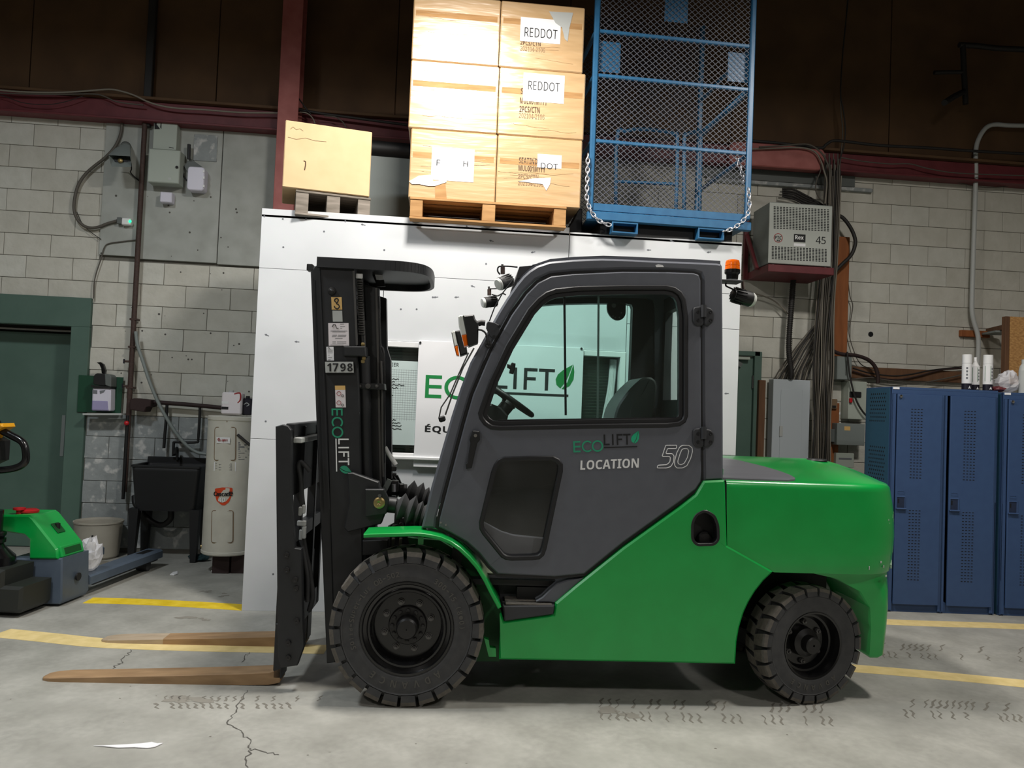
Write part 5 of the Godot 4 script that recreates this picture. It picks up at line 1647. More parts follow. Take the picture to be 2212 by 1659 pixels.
func lift_marks(r: Node3D) -> void:
	var dn := (K(730, 1020, 0.385) - K(727, 882, 0.385)).normalized()
	var rt := (K(750, 900, 0.385) - K(720, 900, 0.385)).normalized()
	var z := 0.3815
	# hook sticker
	var n := sticker(r, "hook_sticker", 715.5, 642, 738, 669, M.label_amber)
	obj("hook_symbol", Shape.new().tube(curve(P3(lift, [727, 654, 723, 650, 724, 646, 728, 645, 731, 648, 729, 653, 727, 656, 731, 658, 733, 663, 729, 667, 724, 665, 722, 661], 0.383)), 0.0035, 6), M.ink, n)
	sticker(r, "grey_sticker", 718, 671, 739, 695, M.label_grey)
	n = sticker(r, "service_sticker", 709, 698, 753, 747, M.label_pink)
	obj("wave_mark", Shape.new().tube(P3(lift, [718, 706, 720, 701, 724, 701, 727, 709, 731, 709], 0.3835), 0.0022, 6), M.ink, n)
	var ln := Shape.new()
	for a in [[735, 700, 8], [735, 705, 10], [735, 709, 4], [714, 715, 36], [718, 717, 28], [718, 724, 10], [730, 724, 18], [717, 727, 10], [729, 727, 18], [724, 731, 16], [718, 738, 8], [728, 738, 20], [718, 741, 8], [728, 741, 20], [714, 745, 28]]:
		ln.bar(K(a[0], a[1], 0.3828), K(a[0] + a[2], a[1], 0.3828), 0.0006, 0.0024)
	stuff(obj("print_line", ln, M.ink_grey, n))
	n = sticker(r, "inspection_tag", 705, 749, 720.5, 779, M.paper)
	obj("wave_mark", Shape.new().tube(P3(lift, [708, 752.5, 709, 750.5, 711, 750.5, 712, 754, 714, 754], 0.3835), 0.0012, 6), M.ink, n)
	var l2 := Shape.new()
	for a in [[708, 756, 11], [708, 759, 11], [708, 762, 11], [709, 767, 3], [709, 772, 8], [709, 777, 5]]:
		l2.bar(K(a[0], a[1], 0.3828), K(a[0] + a[2], a[1], 0.3828), 0.0006, 0.002)
	stuff(obj("print_line", l2, M.ink_grey, n))
	n = sticker(r, "number_plate", 702, 781.5, 763, 805, M.label_grey, 0.401)
	obj("plate_back", Shape.new().prism(KP([702, 782, 763, 782, 764, 805, 703, 806], 0.4), 0.38, 0.4), M.black, n)
	for a in [["1", 711], ["7", 725], ["9", 741], ["8", 756]]:
		words(n, "number", a[0], K(a[1], 793.5, 0.4035), rt, -dn, 0.0, 0.046, M.ink, true)
	n = sticker(r, "warning_sticker", 724, 842, 746, 880, M.label_pink)
	obj("warning_band", Shape.new().prism(KP([723.5, 833, 745.5, 833, 746, 842, 724, 842], z), 0.38, 0.383), M.label_amber, n)
	for y in [850, 870]:
		obj("warning_symbol", Shape.new().tube(ring_px(732, y, 4.5, 0.3835), 0.0012, 6, true), M.red_ink, n)
		obj("warning_symbol", Shape.new().tube(ring_px(740, y + 5, 2.5, 0.3835), 0.0012, 6, true), M.ink, n)
	# makers' mark down the mast
	var o := K(740, 882.5, 0.382)
	logo(r, o, dn, -rt, (K(740, 1023, 0.382) - K(740, 882, 0.382)).length() / 143.0, 1.0, 18.0, M.logo_teal, M.white, M.logo_teal)
	# mark and words on the door
	var dz := 0.6078
	var e0 := K(1238, 953, dz)
	var dr := (K(1381, 949, dz) - e0)
	var du := dr.length() / 143.0
	var right := (K(1302, 951, dz) - e0).normalized()
	logo(r, e0, right, Vector3(right.y, -right.x, 0), du, 1.0, 18.0, M.logo_teal, M.ink, M.leaf_teal)
	words(r, "lettering", "LOCATION", K(1317, 1002.5, dz), (K(1380, 1000, dz) - K(1254, 1005, dz)), Vector3.UP, (K(1380, 1000, dz) - K(1254, 1005, dz)).length(), 0.051, M.white, true)
	var five := [1438, 962, 1462, 962, 1461, 969, 1442, 969, 1438, 980, 1452, 980, 1456, 985, 1455, 998, 1449, 1008, 1440, 1011, 1419, 1011, 1421, 1005, 1440, 1004, 1447, 998, 1448, 988, 1445, 986, 1430, 986]
	var nought := [1474, 962, 1488, 962, 1495, 967, 1496, 975, 1492, 990, 1484, 1006, 1474, 1011, 1462, 1011, 1457, 1005, 1457, 996, 1462, 978, 1468, 966]
	var inner := [1477, 969, 1485, 969, 1488, 974, 1485, 988, 1478, 1001, 1471, 1004, 1465, 1002, 1464, 996, 1469, 980, 1473, 971]
	for a in [five, nought, inner]:
		var p := PackedVector3Array()
		for q in rounded(KP(a, dz), 0.006, 3):
			p.append(Vector3(q.x, q.y, dz))
		obj("number", Shape.new().tube(p, 0.0024, 6, true), M.white, r)
	obj("scratch", Shape.new().prism(KP([1416, 573, 1422, 571, 1432, 573, 1434, 577, 1418, 577], 0.602), 0.6, 0.6025), M.white, r)

func ring_px(x: float, y: float, rp: float, z: float) -> PackedVector3Array:
	var p := PackedVector3Array()
	for i in 14:
		p.append(K(x + cos(TAU * i / 14.0) * rp, y + sin(TAU * i / 14.0) * rp, z))
	return p


# ---------------------------------------------------------------- goods on the deck
func box_px(f: Transform3D, x0: float, y0: float, x1: float, y1: float, z: float, depth: float, bev := 0.004) -> Shape:
	# a box whose front face fills the pixel rectangle at depth z
	var a := W(x0, y0, z)
	var b := W(x1, y1, z)
	var l := (a.x + W(x0, y1, z).x) * 0.5
	var rr := (b.x + W(x1, y0, z).x) * 0.5
	var t := (a.y + W(x1, y0, z).y) * 0.5
	var bt := (b.y + W(x0, y1, z).y) * 0.5
	return sh(f).box(Vector3((l + rr) * 0.5, (t + bt) * 0.5, z - depth * 0.5), Vector3(rr - l, t - bt, depth), Basis(), bev)

func mid(x0: float, y0: float, x1: float, y1: float, z: float) -> Vector3:
	return W((x0 + x1) * 0.5, (y0 + y1) * 0.5, z)

func local(o: Node3D, x: float, y: float, z: float) -> Vector3:
	return o.transform.affine_inverse() * W(x, y, z)

func pallet(o: Node3D, w: float, d: float, h: float, m: Material) -> void:
	# origin at the front left bottom corner; x to the right, -z to the back
	for i in 6:
		obj("deck_board", Shape.new().box(Vector3(w * 0.5, h - 0.009, -0.05 - i * (d - 0.1) / 5.0), Vector3(w, 0.018, 0.1 if i < 5 else 0.1), Basis(), 0.003), m, o)
	for i in 3:
		obj("stringer", Shape.new().box(Vector3(0.05 + i * (w - 0.1) * 0.5, h * 0.5, -d * 0.5), Vector3(0.095 if i != 1 else 0.1, h - 0.038, d - 0.01), Basis(), 0.003), m, o)
	for i in 3:
		obj("bottom_board", Shape.new().box(Vector3(w * 0.5, 0.01, -0.05 - i * (d - 0.1) * 0.5), Vector3(w, 0.018, 0.1), Basis(), 0.003), m, o)

func stacked_goods() -> void:
	var z := -5.89
	var pb := Vector3(W(884, 466, -5.86).x, 3.013, -5.86)
	var p := thing("wooden_pallet", "pale wooden pallet under the stack of six cartons on the deck", "pallet", at_base(pb), "wooden pallets")
	var pw := W(1223, 485, -5.86).x - pb.x
	var ph := W(900, 428, -5.89).y - 3.013
	pallet(p, pw, 1.05, ph, M.wood_pale)
	var y0 := 3.013 + ph + 0.001
	var y1 := W(1000, 284, z).y
	var y2 := W(1000, 137, z).y
	var y3 := W(1000, -8, z).y
	var ys := [y0, y1, y2, y3]
	var xl := [[W(883, 400, z).x, W(1071, 400, z).x, W(1255, 400, z).x], [W(884, 230, z).x, W(1076, 230, z).x, W(1263, 230, z).x], [W(891, 70, z).x, W(1080, 70, z).x, W(1262, 70, z).x]]
	var lab := [["bottom left carton of the stack, its torn white label above crumpled stretch film", "bottom right carton of the stack, printed black with a small cut white label"], ["middle left carton of the stack, washed out by the lamp above it", "middle right carton with a large white label, between two cartons of the stack"], ["top left carton of the stack, glaring white under the lamp", "top right carton of the stack, white label below a torn grey film patch"]]
	var cs := []
	for row in 3:
		for col in 2:
			var a: float = xl[row][col] + (0.003 if col else 0.0)
			var b: float = xl[row][col + 1] - (0.0 if col else 0.003)
			var o := thing("carton", lab[row][col], "box", at_base(Vector3((a + b) * 0.5, ys[row], z - 0.27)), "cartons stacked on the pallet")
			var bx := Shape.new().box(Vector3(0, (ys[row + 1] - ys[row]) * 0.5 - 0.001, 0), Vector3(b - a, ys[row + 1] - ys[row] - 0.003, 0.54), Basis(), 0.008)
			obj("body", bx, M.wrapped_card, o)
			var h: float = ys[row + 1] - ys[row]
			obj("packing_tape", Shape.new().box(Vector3(0, h * 0.62 + row * 0.02, 0.2705), Vector3((b - a) * 0.94, 0.045, 0.001)), M.wood_pale, o)
			cs.append(o)
			# folds of stretch film
			var f := Shape.new()
			for i in (9 if row == 0 else 3):
				var yy := h * rng.randf_range(0.3, 0.75) if row == 0 else h * rng.randf_range(0.1, 0.9)
				var pts := PackedVector3Array()
				var xa := rng.randf_range(-0.5, 0.0) * (b - a)
				for k in 6:
					pts.append(Vector3(xa + (b - a) * 0.09 * k, yy + rng.randf_range(-0.006, 0.006) + k * 0.004 * (i % 3 - 1), 0.271))
				for q in pts.size():
					pts[q].x = clampf(pts[q].x, -(b - a) * 0.49, (b - a) * 0.49)
				f.tube(curve(pts, 3), 0.0012, 5)
			stuff(obj("film_fold", f, M.wrapped_card, o))
	# labels and print
	carton_label(cs[1], 1161, 334, 1213, 363, z)
	print_on(cs[1], "DOT", 1168, 352, 1205, 364, z, M.ink, 0.0022, false)
	print_on(cs[1], "SEATIND", 1121, 340, 1161, 353, z, M.ink_print, 0.001, true)
	print_on(cs[1], "MUL001MYYY", 1120, 357, 1178, 369, z, M.ink_print, 0.001, true)
	print_on(cs[1], "2PCS/CTN", 1119, 375, 1163, 386, z, M.ink_faint, 0.001, true)
	print_on(cs[1], "202104-2106", 1119, 391, 1173, 400, z, M.ink_faint, 0.001, false, true)
	carton_label(cs[3], 1130, 160, 1219, 221, z)
	print_on(cs[3], "REDDOT", 1141, 175, 1209, 194, z, M.ink, 0.0022)
	print_on(cs[3], "S", 1125, 190, 1130, 203, z, M.ink_print, 0.001, true)
	print_on(cs[3], "MUL001MYYY", 1123, 211, 1182, 224, z, M.ink_print, 0.0005, true)
	print_on(cs[3], "2PCS/CTN", 1122, 229, 1166, 242, z, M.ink_print, 0.001, true)
	print_on(cs[3], "202104-2106", 1121, 244, 1176, 255, z, M.ink_faint, 0.001, false, true)
	carton_label(cs[5], 1124, 40, 1211, 92, z)
	print_on(cs[5], "REDDOT", 1133, 60, 1204, 80, z, M.ink, 0.0022)
	print_on(cs[5], "2PCS/CTN", 1124, 88, 1168, 97, z, M.ink_print, 0.0005, true)
	print_on(cs[5], "202104-2106", 1124, 100, 1177, 110, z, M.ink_faint, 0.001, false, true)
	carton_label(cs[0], 932, 320, 1024, 391, z)
	print_on(cs[0], "F", 943, 345, 951, 358, z, M.ink, 0.0022)
	print_on(cs[0], "H", 1001, 348, 1011, 360, z, M.ink, 0.0022)
	print_on(cs[0], "202104-2106", 935, 376, 990, 386, z, M.ink_faint, 0.0005, false, true)
	obj("film_patch", sh(cs[5].transform).prism(PackedVector2Array([v2(1186, 25, z), v2(1238, 28, z), v2(1230, 60, z), v2(1226, 90, z), v2(1220, 85, z), v2(1214, 60, z), v2(1200, 50, z)]), z + 0.001, z + 0.003), M.label_grey, cs[5])
	obj("torn_film", sh(cs[0].transform).prism(PackedVector2Array([v2(884, 392, z), v2(905, 380, z), v2(930, 378, z), v2(936, 392, z), v2(965, 388, z), v2(964, 394, z), v2(940, 402, z), v2(925, 402, z), v2(905, 398, z), v2(890, 398, z)]), z + 0.001, z + 0.006), M.paper, cs[0])
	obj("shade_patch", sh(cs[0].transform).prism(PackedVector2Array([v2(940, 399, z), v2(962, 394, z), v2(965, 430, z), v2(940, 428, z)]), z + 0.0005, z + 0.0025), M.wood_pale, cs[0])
	obj("torn_film", sh(cs[1].transform).prism(PackedVector2Array([v2(1120, 392, z), v2(1150, 386, z), v2(1190, 384, z), v2(1188, 398, z), v2(1180, 412, z), v2(1172, 398, z), v2(1140, 394, z)]), z + 0.001, z + 0.004), M.label_pink, cs[1])
	# the single box on a weathered pallet
	var f := Transform3D(Basis(Vector3.UP, 0.20), W(609.7, 404, -5.92))
	var b := thing("cardboard_box", "plain cardboard box without print on a weathered pallet, left end of the deck", "box", f)
	var w := in_frame(f, 797.4, 431, 0).x
	var hgt := in_frame(f, 613.7, 257.7, 0).y
	obj("body", Shape.new().box(Vector3(w * 0.5, hgt * 0.5, -0.26), Vector3(w, hgt - 0.004, 0.52), Basis(), 0.006), M.cardboard, b)
	obj("pen_mark", Shape.new().tube(P3(f, [656, 347, 660, 349, 660, 357, 658, 367], 0.001), 0.004, 5), M.ink_print, b)
	obj("pen_mark", Shape.new().tube(P3(f, [627, 279, 633, 274, 640, 280, 648, 278, 655, 283], 0.001), 0.0014, 5), M.ink_faint, b)
	obj("pen_mark", Shape.new().tube(P3(f, [622, 296, 640, 301, 660, 298, 680, 304, 705, 306], 0.001), 0.0014, 5), M.ink_faint, b)
	var f2 := Transform3D(Basis(Vector3.UP, 0.20), Vector3(W(637, 450, -5.95).x, 3.013, -5.95))
	var p2 := thing("wooden_pallet", "weathered grey pallet under the single cardboard box", "pallet", f2, "wooden pallets")
	pallet(p2, w * 0.87, 0.6, f.origin.y - 3.015, M.wood_grey)
	# the grey panel behind
	var g := thing("storage_panel", "blue grey panel with a dark rolled top behind the two stacks on the deck", "panel", at_base(W(840, 440, -7.0) * Vector3(1, 0, 1) + Vector3(0, 3.012, 0)))
	var gy := W(840, 338, -7.0).y
	obj("sheet", Shape.new().box(Vector3(0.05, (gy - 3.012) * 0.5, 0), Vector3(0.62, gy - 3.012, 0.05), Basis(), 0.008), M.box_grey, g)
	obj("rolled_top", Shape.new().cyl(Vector3(-0.26, gy - 3.012 + 0.06, 0), Vector3(0.36, gy - 3.012 + 0.05, 0), 0.075, 16), M.black, g)
	obj("low_board", Shape.new().box(Vector3(0.05, 0.06, 0.08), Vector3(0.7, 0.12, 0.05), Basis(), 0.006), M.wood_grey, g)

func v2(x: float, y: float, z: float) -> Vector2:
	var p := W(x, y, z)
	return Vector2(p.x, p.y)

func carton_label(o: Node3D, x0: float, y0: float, x1: float, y1: float, z: float) -> void:
	obj("paper_label", box_px(o.transform, x0, y0, x1, y1, z + 0.002, 0.0015, 0.0), M.paper, o)

func print_on(o: Node3D, s: String, x0: float, y0: float, x1: float, y1: float, z: float, m: Material, lift_by := 0.001, bold := false, serif := false) -> void:
	var a := W(x0, (y0 + y1) * 0.5, z)
	var b := W(x1, (y0 + y1) * 0.5 + (x1 - x0) * 0.06, z)
	var h := W(x0, y0, z).y - W(x0, y1, z).y
	words(o, "print", s, o.transform.affine_inverse() * ((a + b) * 0.5 + Vector3(0, 0, lift_by)), Vector3(1, 0.0, 0), Vector3.UP, b.x - a.x, h, m, bold, 0.001, serif)

func chain(o: Node3D, called: String, p: PackedVector3Array, m: Material) -> void:
	var c := curve(p, 10)
	var s := Shape.new()
	var step := 0.036
	var acc := 0.0
	var k := 0
	for i in c.size() - 1:
		var d := c[i + 1] - c[i]
		var l := d.length()
		while acc < l:
			var q := c[i] + d * (acc / l)
			var t := d.normalized()
			var u := t.cross(Vector3.BACK).normalized()
			var n := u if k % 2 else t.cross(u).normalized()
			var pts := PackedVector3Array()
			for j in 10:
				var a := TAU * j / 10.0
				pts.append(q + t * cos(a) * 0.026 + n * sin(a) * 0.014)
			s.tube(pts, 0.0052, 5, true)
			acc += step
			k += 1
		acc -= l
	obj(called, s, m, o)

func work_cage() -> void:
	var f := Transform3D(Basis(Vector3.UP, 0.03), W(1278, 470, -5.93))
	f.origin.y = 3.013
	var o := thing("work_platform_cage", "blue steel man basket with diamond mesh and safety chains on the deck", "cage", f)
	var p := func(x: float, y: float) -> Vector3: return in_frame(f, x, y, 0.0)
	var xl: float = p.call(1282, 250).x
	var xr: float = p.call(1620, 260).x
	var yb: float = p.call(1279, 452).y
	var d := 1.15
	var yt := 2.35
	for x in [xl, xr]:
		for z in [0.0, -d]:
			obj("post", Shape.new().box(Vector3(x, (yb + yt) * 0.5, z), Vector3(0.042, yt - yb, 0.042), Basis(), 0.008), M.cage_blue, o)
	for y in [p.call(1300, 67).y, p.call(1300, 163).y, p.call(1300, 305).y]:
		obj("rail", Shape.new().box(Vector3((xl + xr) * 0.5, y, -0.01), Vector3(xr - xl - 0.04, 0.03, 0.03), Basis(), 0.006), M.cage_blue, o)
		for x in [xl, xr]:
			obj("rail", Shape.new().box(Vector3(x, y, -d * 0.5), Vector3(0.03, 0.03, d - 0.04), Basis(), 0.006), M.cage_blue, o)
	obj("rail", Shape.new().box(Vector3((xl + xr) * 0.5, yt, -0.01), Vector3(xr - xl, 0.04, 0.04), Basis(), 0.006), M.cage_blue, o)
	obj("base_beam", Shape.new().box(Vector3((xl + xr) * 0.5, yb - 0.055, 0.01), Vector3(xr - xl + 0.05, 0.07, 0.05), Basis(), 0.006), M.cage_blue, o)
	obj("toe_board", Shape.new().box(Vector3((xl + xr) * 0.5, yb + 0.02, 0.0), Vector3(xr - xl, 0.06, 0.01), Basis(), 0.003), M.cage_blue, o)
	obj("floor_plate", Shape.new().box(Vector3((xl + xr) * 0.5, yb - 0.06, -d * 0.5), Vector3(xr - xl, 0.012, d - 0.04)), M.cage_blue, o)
	for a in [[1320, 1376], [1506, 1562]]:
		var x0: float = p.call(a[0], 485).x
		var x1: float = p.call(a[1], 495).x
		var h := yb - 0.092
		obj("fork_pocket", Shape.new().ring(rect(x0, 0.002, x1, h), rect(x0 + 0.012, 0.014, x1 - 0.012, h - 0.012), -1.1, 0.03, 0.002), M.cage_blue, o)
	obj("skid", Shape.new().box(Vector3((xl + xr) * 0.5, 0.055, -0.3), Vector3(xr - xl - 0.2, 0.1, 0.5)), M.black, o)
	# expanded mesh
	var ms := Shape.new()
	var cw := 0.053
	var chh := 0.046
	var nx := int((xr - xl) / cw)
	var ny := int((yt - yb) / chh)
	for j in ny:
		for i in nx:
			var cx := xl + 0.02 + (i + 0.5) * (xr - xl - 0.04) / nx
			var cy := yb + 0.03 + (j + 0.5) * (yt - yb - 0.04) / ny
			var hx := (xr - xl - 0.04) / nx * 0.5
			var hy := (yt - yb - 0.04) / ny * 0.5
			for q in [[-1, 0, 0, 1], [0, 1, 1, 0], [1, 0, 0, -1], [0, -1, -1, 0]]:
				var a := Vector3(cx + q[0] * hx, cy + q[1] * hy, 0)
				var b := Vector3(cx + q[2] * hx, cy + q[3] * hy, 0)
				var t := (b - a).normalized()
				var n := Vector3(-t.y, t.x, 0) * 0.0021
				var zz := Vector3(0, 0, 0.002)
				ms.face(PackedVector3Array([a + n + zz, b + n + zz, b - n + zz, a - n + zz]), Vector3.BACK)
				ms.face(PackedVector3Array([a + n - zz, b + n - zz, b - n - zz, a - n - zz]), Vector3.FORWARD)
				ms.face(PackedVector3Array([a + n + zz, b + n + zz, b + n - zz, a + n - zz]), n)
				ms.face(PackedVector3Array([a - n + zz, b - n + zz, b - n - zz, a - n - zz]), -n)
	var mm := ms.mesh()
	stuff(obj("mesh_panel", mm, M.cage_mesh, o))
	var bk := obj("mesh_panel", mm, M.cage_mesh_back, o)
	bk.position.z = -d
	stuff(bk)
	# plates behind the mesh
	for a in [[1437, -20, 1485, 51], [1292, 88, 1339, 159], [1573, 112, 1619, 180]]:
		var q0: Vector3 = in_frame(f, a[0], a[1], -0.04)
		var q1: Vector3 = in_frame(f, a[2], a[3], -0.04)
		obj("plate", Shape.new().box(Vector3((q0.x + q1.x) * 0.5, (q0.y + q1.y) * 0.5, -0.04), Vector3(q1.x - q0.x, q0.y - q1.y, 0.006), Basis(), 0.002), M.cage_blue, o)
	# gates and brace inside
	var z := -0.5
	for a in [[1330, 500, 1332, 300, 1352, 284, 1380, 279, 1430, 283, 1456, 290, 1463, 303, 1460, 470], [1478, 475, 1478, 305, 1482, 292, 1495, 286, 1508, 286, 1514, 294, 1511, 470]]:
		obj("gate_tube", Shape.new().tube(curve(P3(f, a, z), 4), 0.017, 8), M.cage_blue, o)
	obj("brace", Shape.new().tube(P3(f, [1612, 196, 1518, 284], z), 0.014, 8), M.cage_blue, o)
	obj("gate_tube", Shape.new().tube(P3(f, [1330, 392, 1462, 398], z), 0.014, 8), M.cage_blue, o)
	chain(o, "safety_chain", P3(f, [1270, 338, 1269, 370, 1268, 405, 1268, 430, 1276, 455, 1292, 475, 1310, 484, 1322, 486], 0.05), M.zinc)
	chain(o, "safety_chain", P3(f, [1592, 330, 1594, 348, 1603, 375, 1611, 400], -0.03), M.zinc)
	chain(o, "safety_chain", P3(f, [1617, 412, 1619, 440, 1616, 460, 1602, 480, 1582, 494, 1562, 500], 0.05), M.zinc)
	var tp := thing("black_tarp", "folded black sheet hanging between the cartons and the blue cage", "tarp", at_base(Vector3(W(1272, 490, -6.0).x - 0.1, 3.013, -6.0)))
	obj("sheet", Shape.new().prism(PackedVector2Array([Vector2(-0.10, 0), Vector2(0.06, 0), Vector2(0.055, 0.22), Vector2(0.02, 0.21), Vector2(-0.02, 0.12)]), -0.2, -0.06, 0.01), M.black, tp)


# ---------------------------------------------------------------- on the wall at the left
func wall_box(called: String, label: String, cat: String, x0: float, y0: float, x1: float, y1: float, depth: float, m: Material, z := ZW + 0.03, rad := 0.0) -> Node3D:
	# the front face fills the pixels at depth z + depth
	var zf := z + depth
	var c := W((x0 + x1) * 0.5, y1, zf)
	var o := thing(called, label, cat, at_base(Vector3(c.x, W((x0 + x1) * 0.5, y1, zf).y, z)))
	if rad > 0.0:
		var a := W(x0, (y0 + y1) * 0.5, zf)
		var b := W(x1, (y0 + y1) * 0.5, zf)
		var t := W((x0 + x1) * 0.5, y0, zf)
		obj("case", sh(o.transform).prism(rounded(rect(a.x, c.y, b.x, t.y), rad, 5), z, zf, 0.008), m, o)
	else:
		obj("case", box_px(o.transform, x0, y0, x1, y1, zf, depth), m, o)
	return o

func left_wall_things() -> void:
	var o := wall_box("alarm_box", "white metal alarm box with a black square emblem under the red beam", "alarm box", 331, 262, 382, 323, 0.1, M.box_cream)
	var z := ZW + 0.131
	var e := sh(o.transform)
	for a in [[[333.5, 264.5], [341, 264.5], [338, 268], [341, 272], [346, 279], [334, 279]], [[347, 266], [349, 265], [348.5, 279], [346, 275]]]:
		var q := PackedVector2Array()
		for b in a:
			q.append(v2(b[0], b[1], z))
		e.prism(q, z - 0.001, z + 0.001)
	obj("emblem", e, M.ink, o)
	obj("badge", sh(o.transform).bar(W(365, 318, z), W(375, 320, z), 0.002, 0.006), M.ink, o)
	o = wall_box("control_cabinet", "square pale metal cabinet with a key lock below the alarm box", "cabinet", 320, 323, 388, 395, 0.15, M.box_cream)
	obj("door", box_px(o.transform, 321.5, 325, 386.5, 393.5, ZW + 0.184, 0.003), M.box_cream, o)
	obj("lock", sh(o.transform).cyl(W(382, 361, ZW + 0.184), W(382, 361, ZW + 0.196), 0.014, 10), M.ink, o)
	obj("nameplate", box_px(o.transform, 363, 384, 369, 388, ZW + 0.186, 0.002), M.label_grey, o)
	o = wall_box("antenna_unit", "white rounded wireless unit with a black rod antenna beside the square cabinet", "antenna", 404, 360, 441, 411, 0.12, M.plastic_white, ZW + 0.03, 0.035)
	obj("antenna", sh(o.transform).cyl(W(408, 344, ZW + 0.1), W(408.5, 312, ZW + 0.1), 0.016, 10), M.black, o)
	obj("bracket", sh(o.transform).prism(PackedVector2Array([v2(397, 358, ZW + 0.07), v2(411, 342, ZW + 0.07), v2(436, 360, ZW + 0.07), v2(436, 372, ZW + 0.07), v2(404, 372, ZW + 0.07)]), ZW + 0.03, ZW + 0.07, 0.004), M.box_grey_dark, o)
	obj("cable", sh(o.transform).tube(curve(PackedVector3Array([W(404, 362, ZW + 0.06), W(398, 360, ZW + 0.06), W(395, 370, ZW + 0.06), W(396, 380, ZW + 0.06), W(399, 384, ZW + 0.06), W(403, 390, ZW + 0.06)])), 0.008, 6), M.black, o)
	for y in [370, 384, 402]:
		obj("clip", sh(o.transform).box(W(440, y, ZW + 0.152), Vector3(0.018, 0.026, 0.006), Basis(), 0.002), M.white, o)
	o = wall_box("sensor", "small white cube sensor on the wall below the square cabinet", "sensor", 345, 414.5, 371, 437, 0.09, M.plastic_white, ZW + 0.03, 0.012)
	# power adapter with its lit plug
	o = wall_box("power_adapter", "white power adapter with a green light at the end of a looped cable", "adapter", 262, 471, 282, 485.5, 0.06, M.white, ZW + 0.03, 0.012)
	obj("plug", box_px(o.transform, 252, 469, 262, 483, ZW + 0.08, 0.05), M.box_grey_dark, o)
	obj("green_light", sh(o.transform).ball(W(281, 478, ZW + 0.092), Vector3(0.014, 0.014, 0.008)), M.green_led, o)
	# horn loudspeaker
	var c := W(266, 335, ZW + 0.03)
	o = thing("horn_speaker", "grey horn loudspeaker with a rectangular mouth on the left wall", "loudspeaker", at_base(c))
	var s := sh(o.transform)
	var front := P3w([234, 335, 245, 335.5, 258, 336.5, 270, 337, 281, 337.5, 282, 345, 283, 353, 284, 360, 272, 361, 260, 360.5, 250, 360, 241, 360, 239, 354, 237.5, 348, 236, 342, 235, 338], ZW + 0.36)
	var back := PackedVector3Array()
	var mm := PackedVector3Array()
	for i in 16:
		var a := PI * 1.25 - TAU * i / 16.0
		var bc := W(269, 321, ZW + 0.14)
		back.append(bc + Vector3(cos(a) * 0.055, -sin(a + PI) * 0.055, 0))
		mm.append(front[i].lerp(W(266, 328, ZW + 0.22), 0.5))
	# order the round end like the mouth
	var rb := PackedVector3Array()
	for q in front:
		var dir := (q - (front[0] + front[4] + front[8] + front[11]) * 0.25)
		dir.z = 0
		rb.append(W(270, 320, ZW + 0.12) + dir.normalized() * 0.055)
	var mid_loop := PackedVector3Array()
	for i in 16:
		mid_loop.append(rb[i].lerp(front[i], 0.45) + Vector3(0, 0.012, 0))
	s.loft([rb, mid_loop, front], false)
	s.face(rb, Vector3.FORWARD)
	obj("horn", s, M.box_grey, o)
	var inner := sh(o.transform)
	var deep := PackedVector3Array()
	for q in front:
		deep.append(q.lerp(W(262, 346, ZW + 0.3), 0.25) + Vector3(0, 0, -0.05))
	inner.face(deep, Vector3.BACK)
	obj("throat", inner, M.black, o)
	obj("dust_cap", sh(o.transform).ball(W(260, 347, ZW + 0.32), Vector3(0.026, 0.022, 0.014)), M.brass, o)
	obj("driver", sh(o.transform).cyl(W(271, 319, ZW + 0.13), W(272, 316, ZW + 0.03), 0.05, 16), M.box_grey_dark, o)
	obj("wire", sh(o.transform).tube(curve(PackedVector3Array([W(283, 352, ZW + 0.2), W(284, 365, ZW + 0.1), W(282, 372, ZW + 0.05), W(290, 382, ZW + 0.04), W(300, 390, ZW + 0.04)])), 0.006, 6), M.black, o)

func P3w(a: Array, z: float) -> PackedVector3Array:
	return P3(Transform3D(), a, z)

func cable_run(called: String, label: String, a: Array, z: float, r: float, m: Material, group := "", cat := "cable") -> MeshInstance3D:
	var p := curve(P3w(a, z), 5)
	var base := p[0]
	for q in p:
		if q.y < base.y:
			base = q
	var s := Shape.new()
	s.xf = Transform3D(Basis(), -base)
	s.tube(p, r, 7)
	var o := obj(called, s, m)
	o.position = base
	tag(o, label, cat, group)
	return o

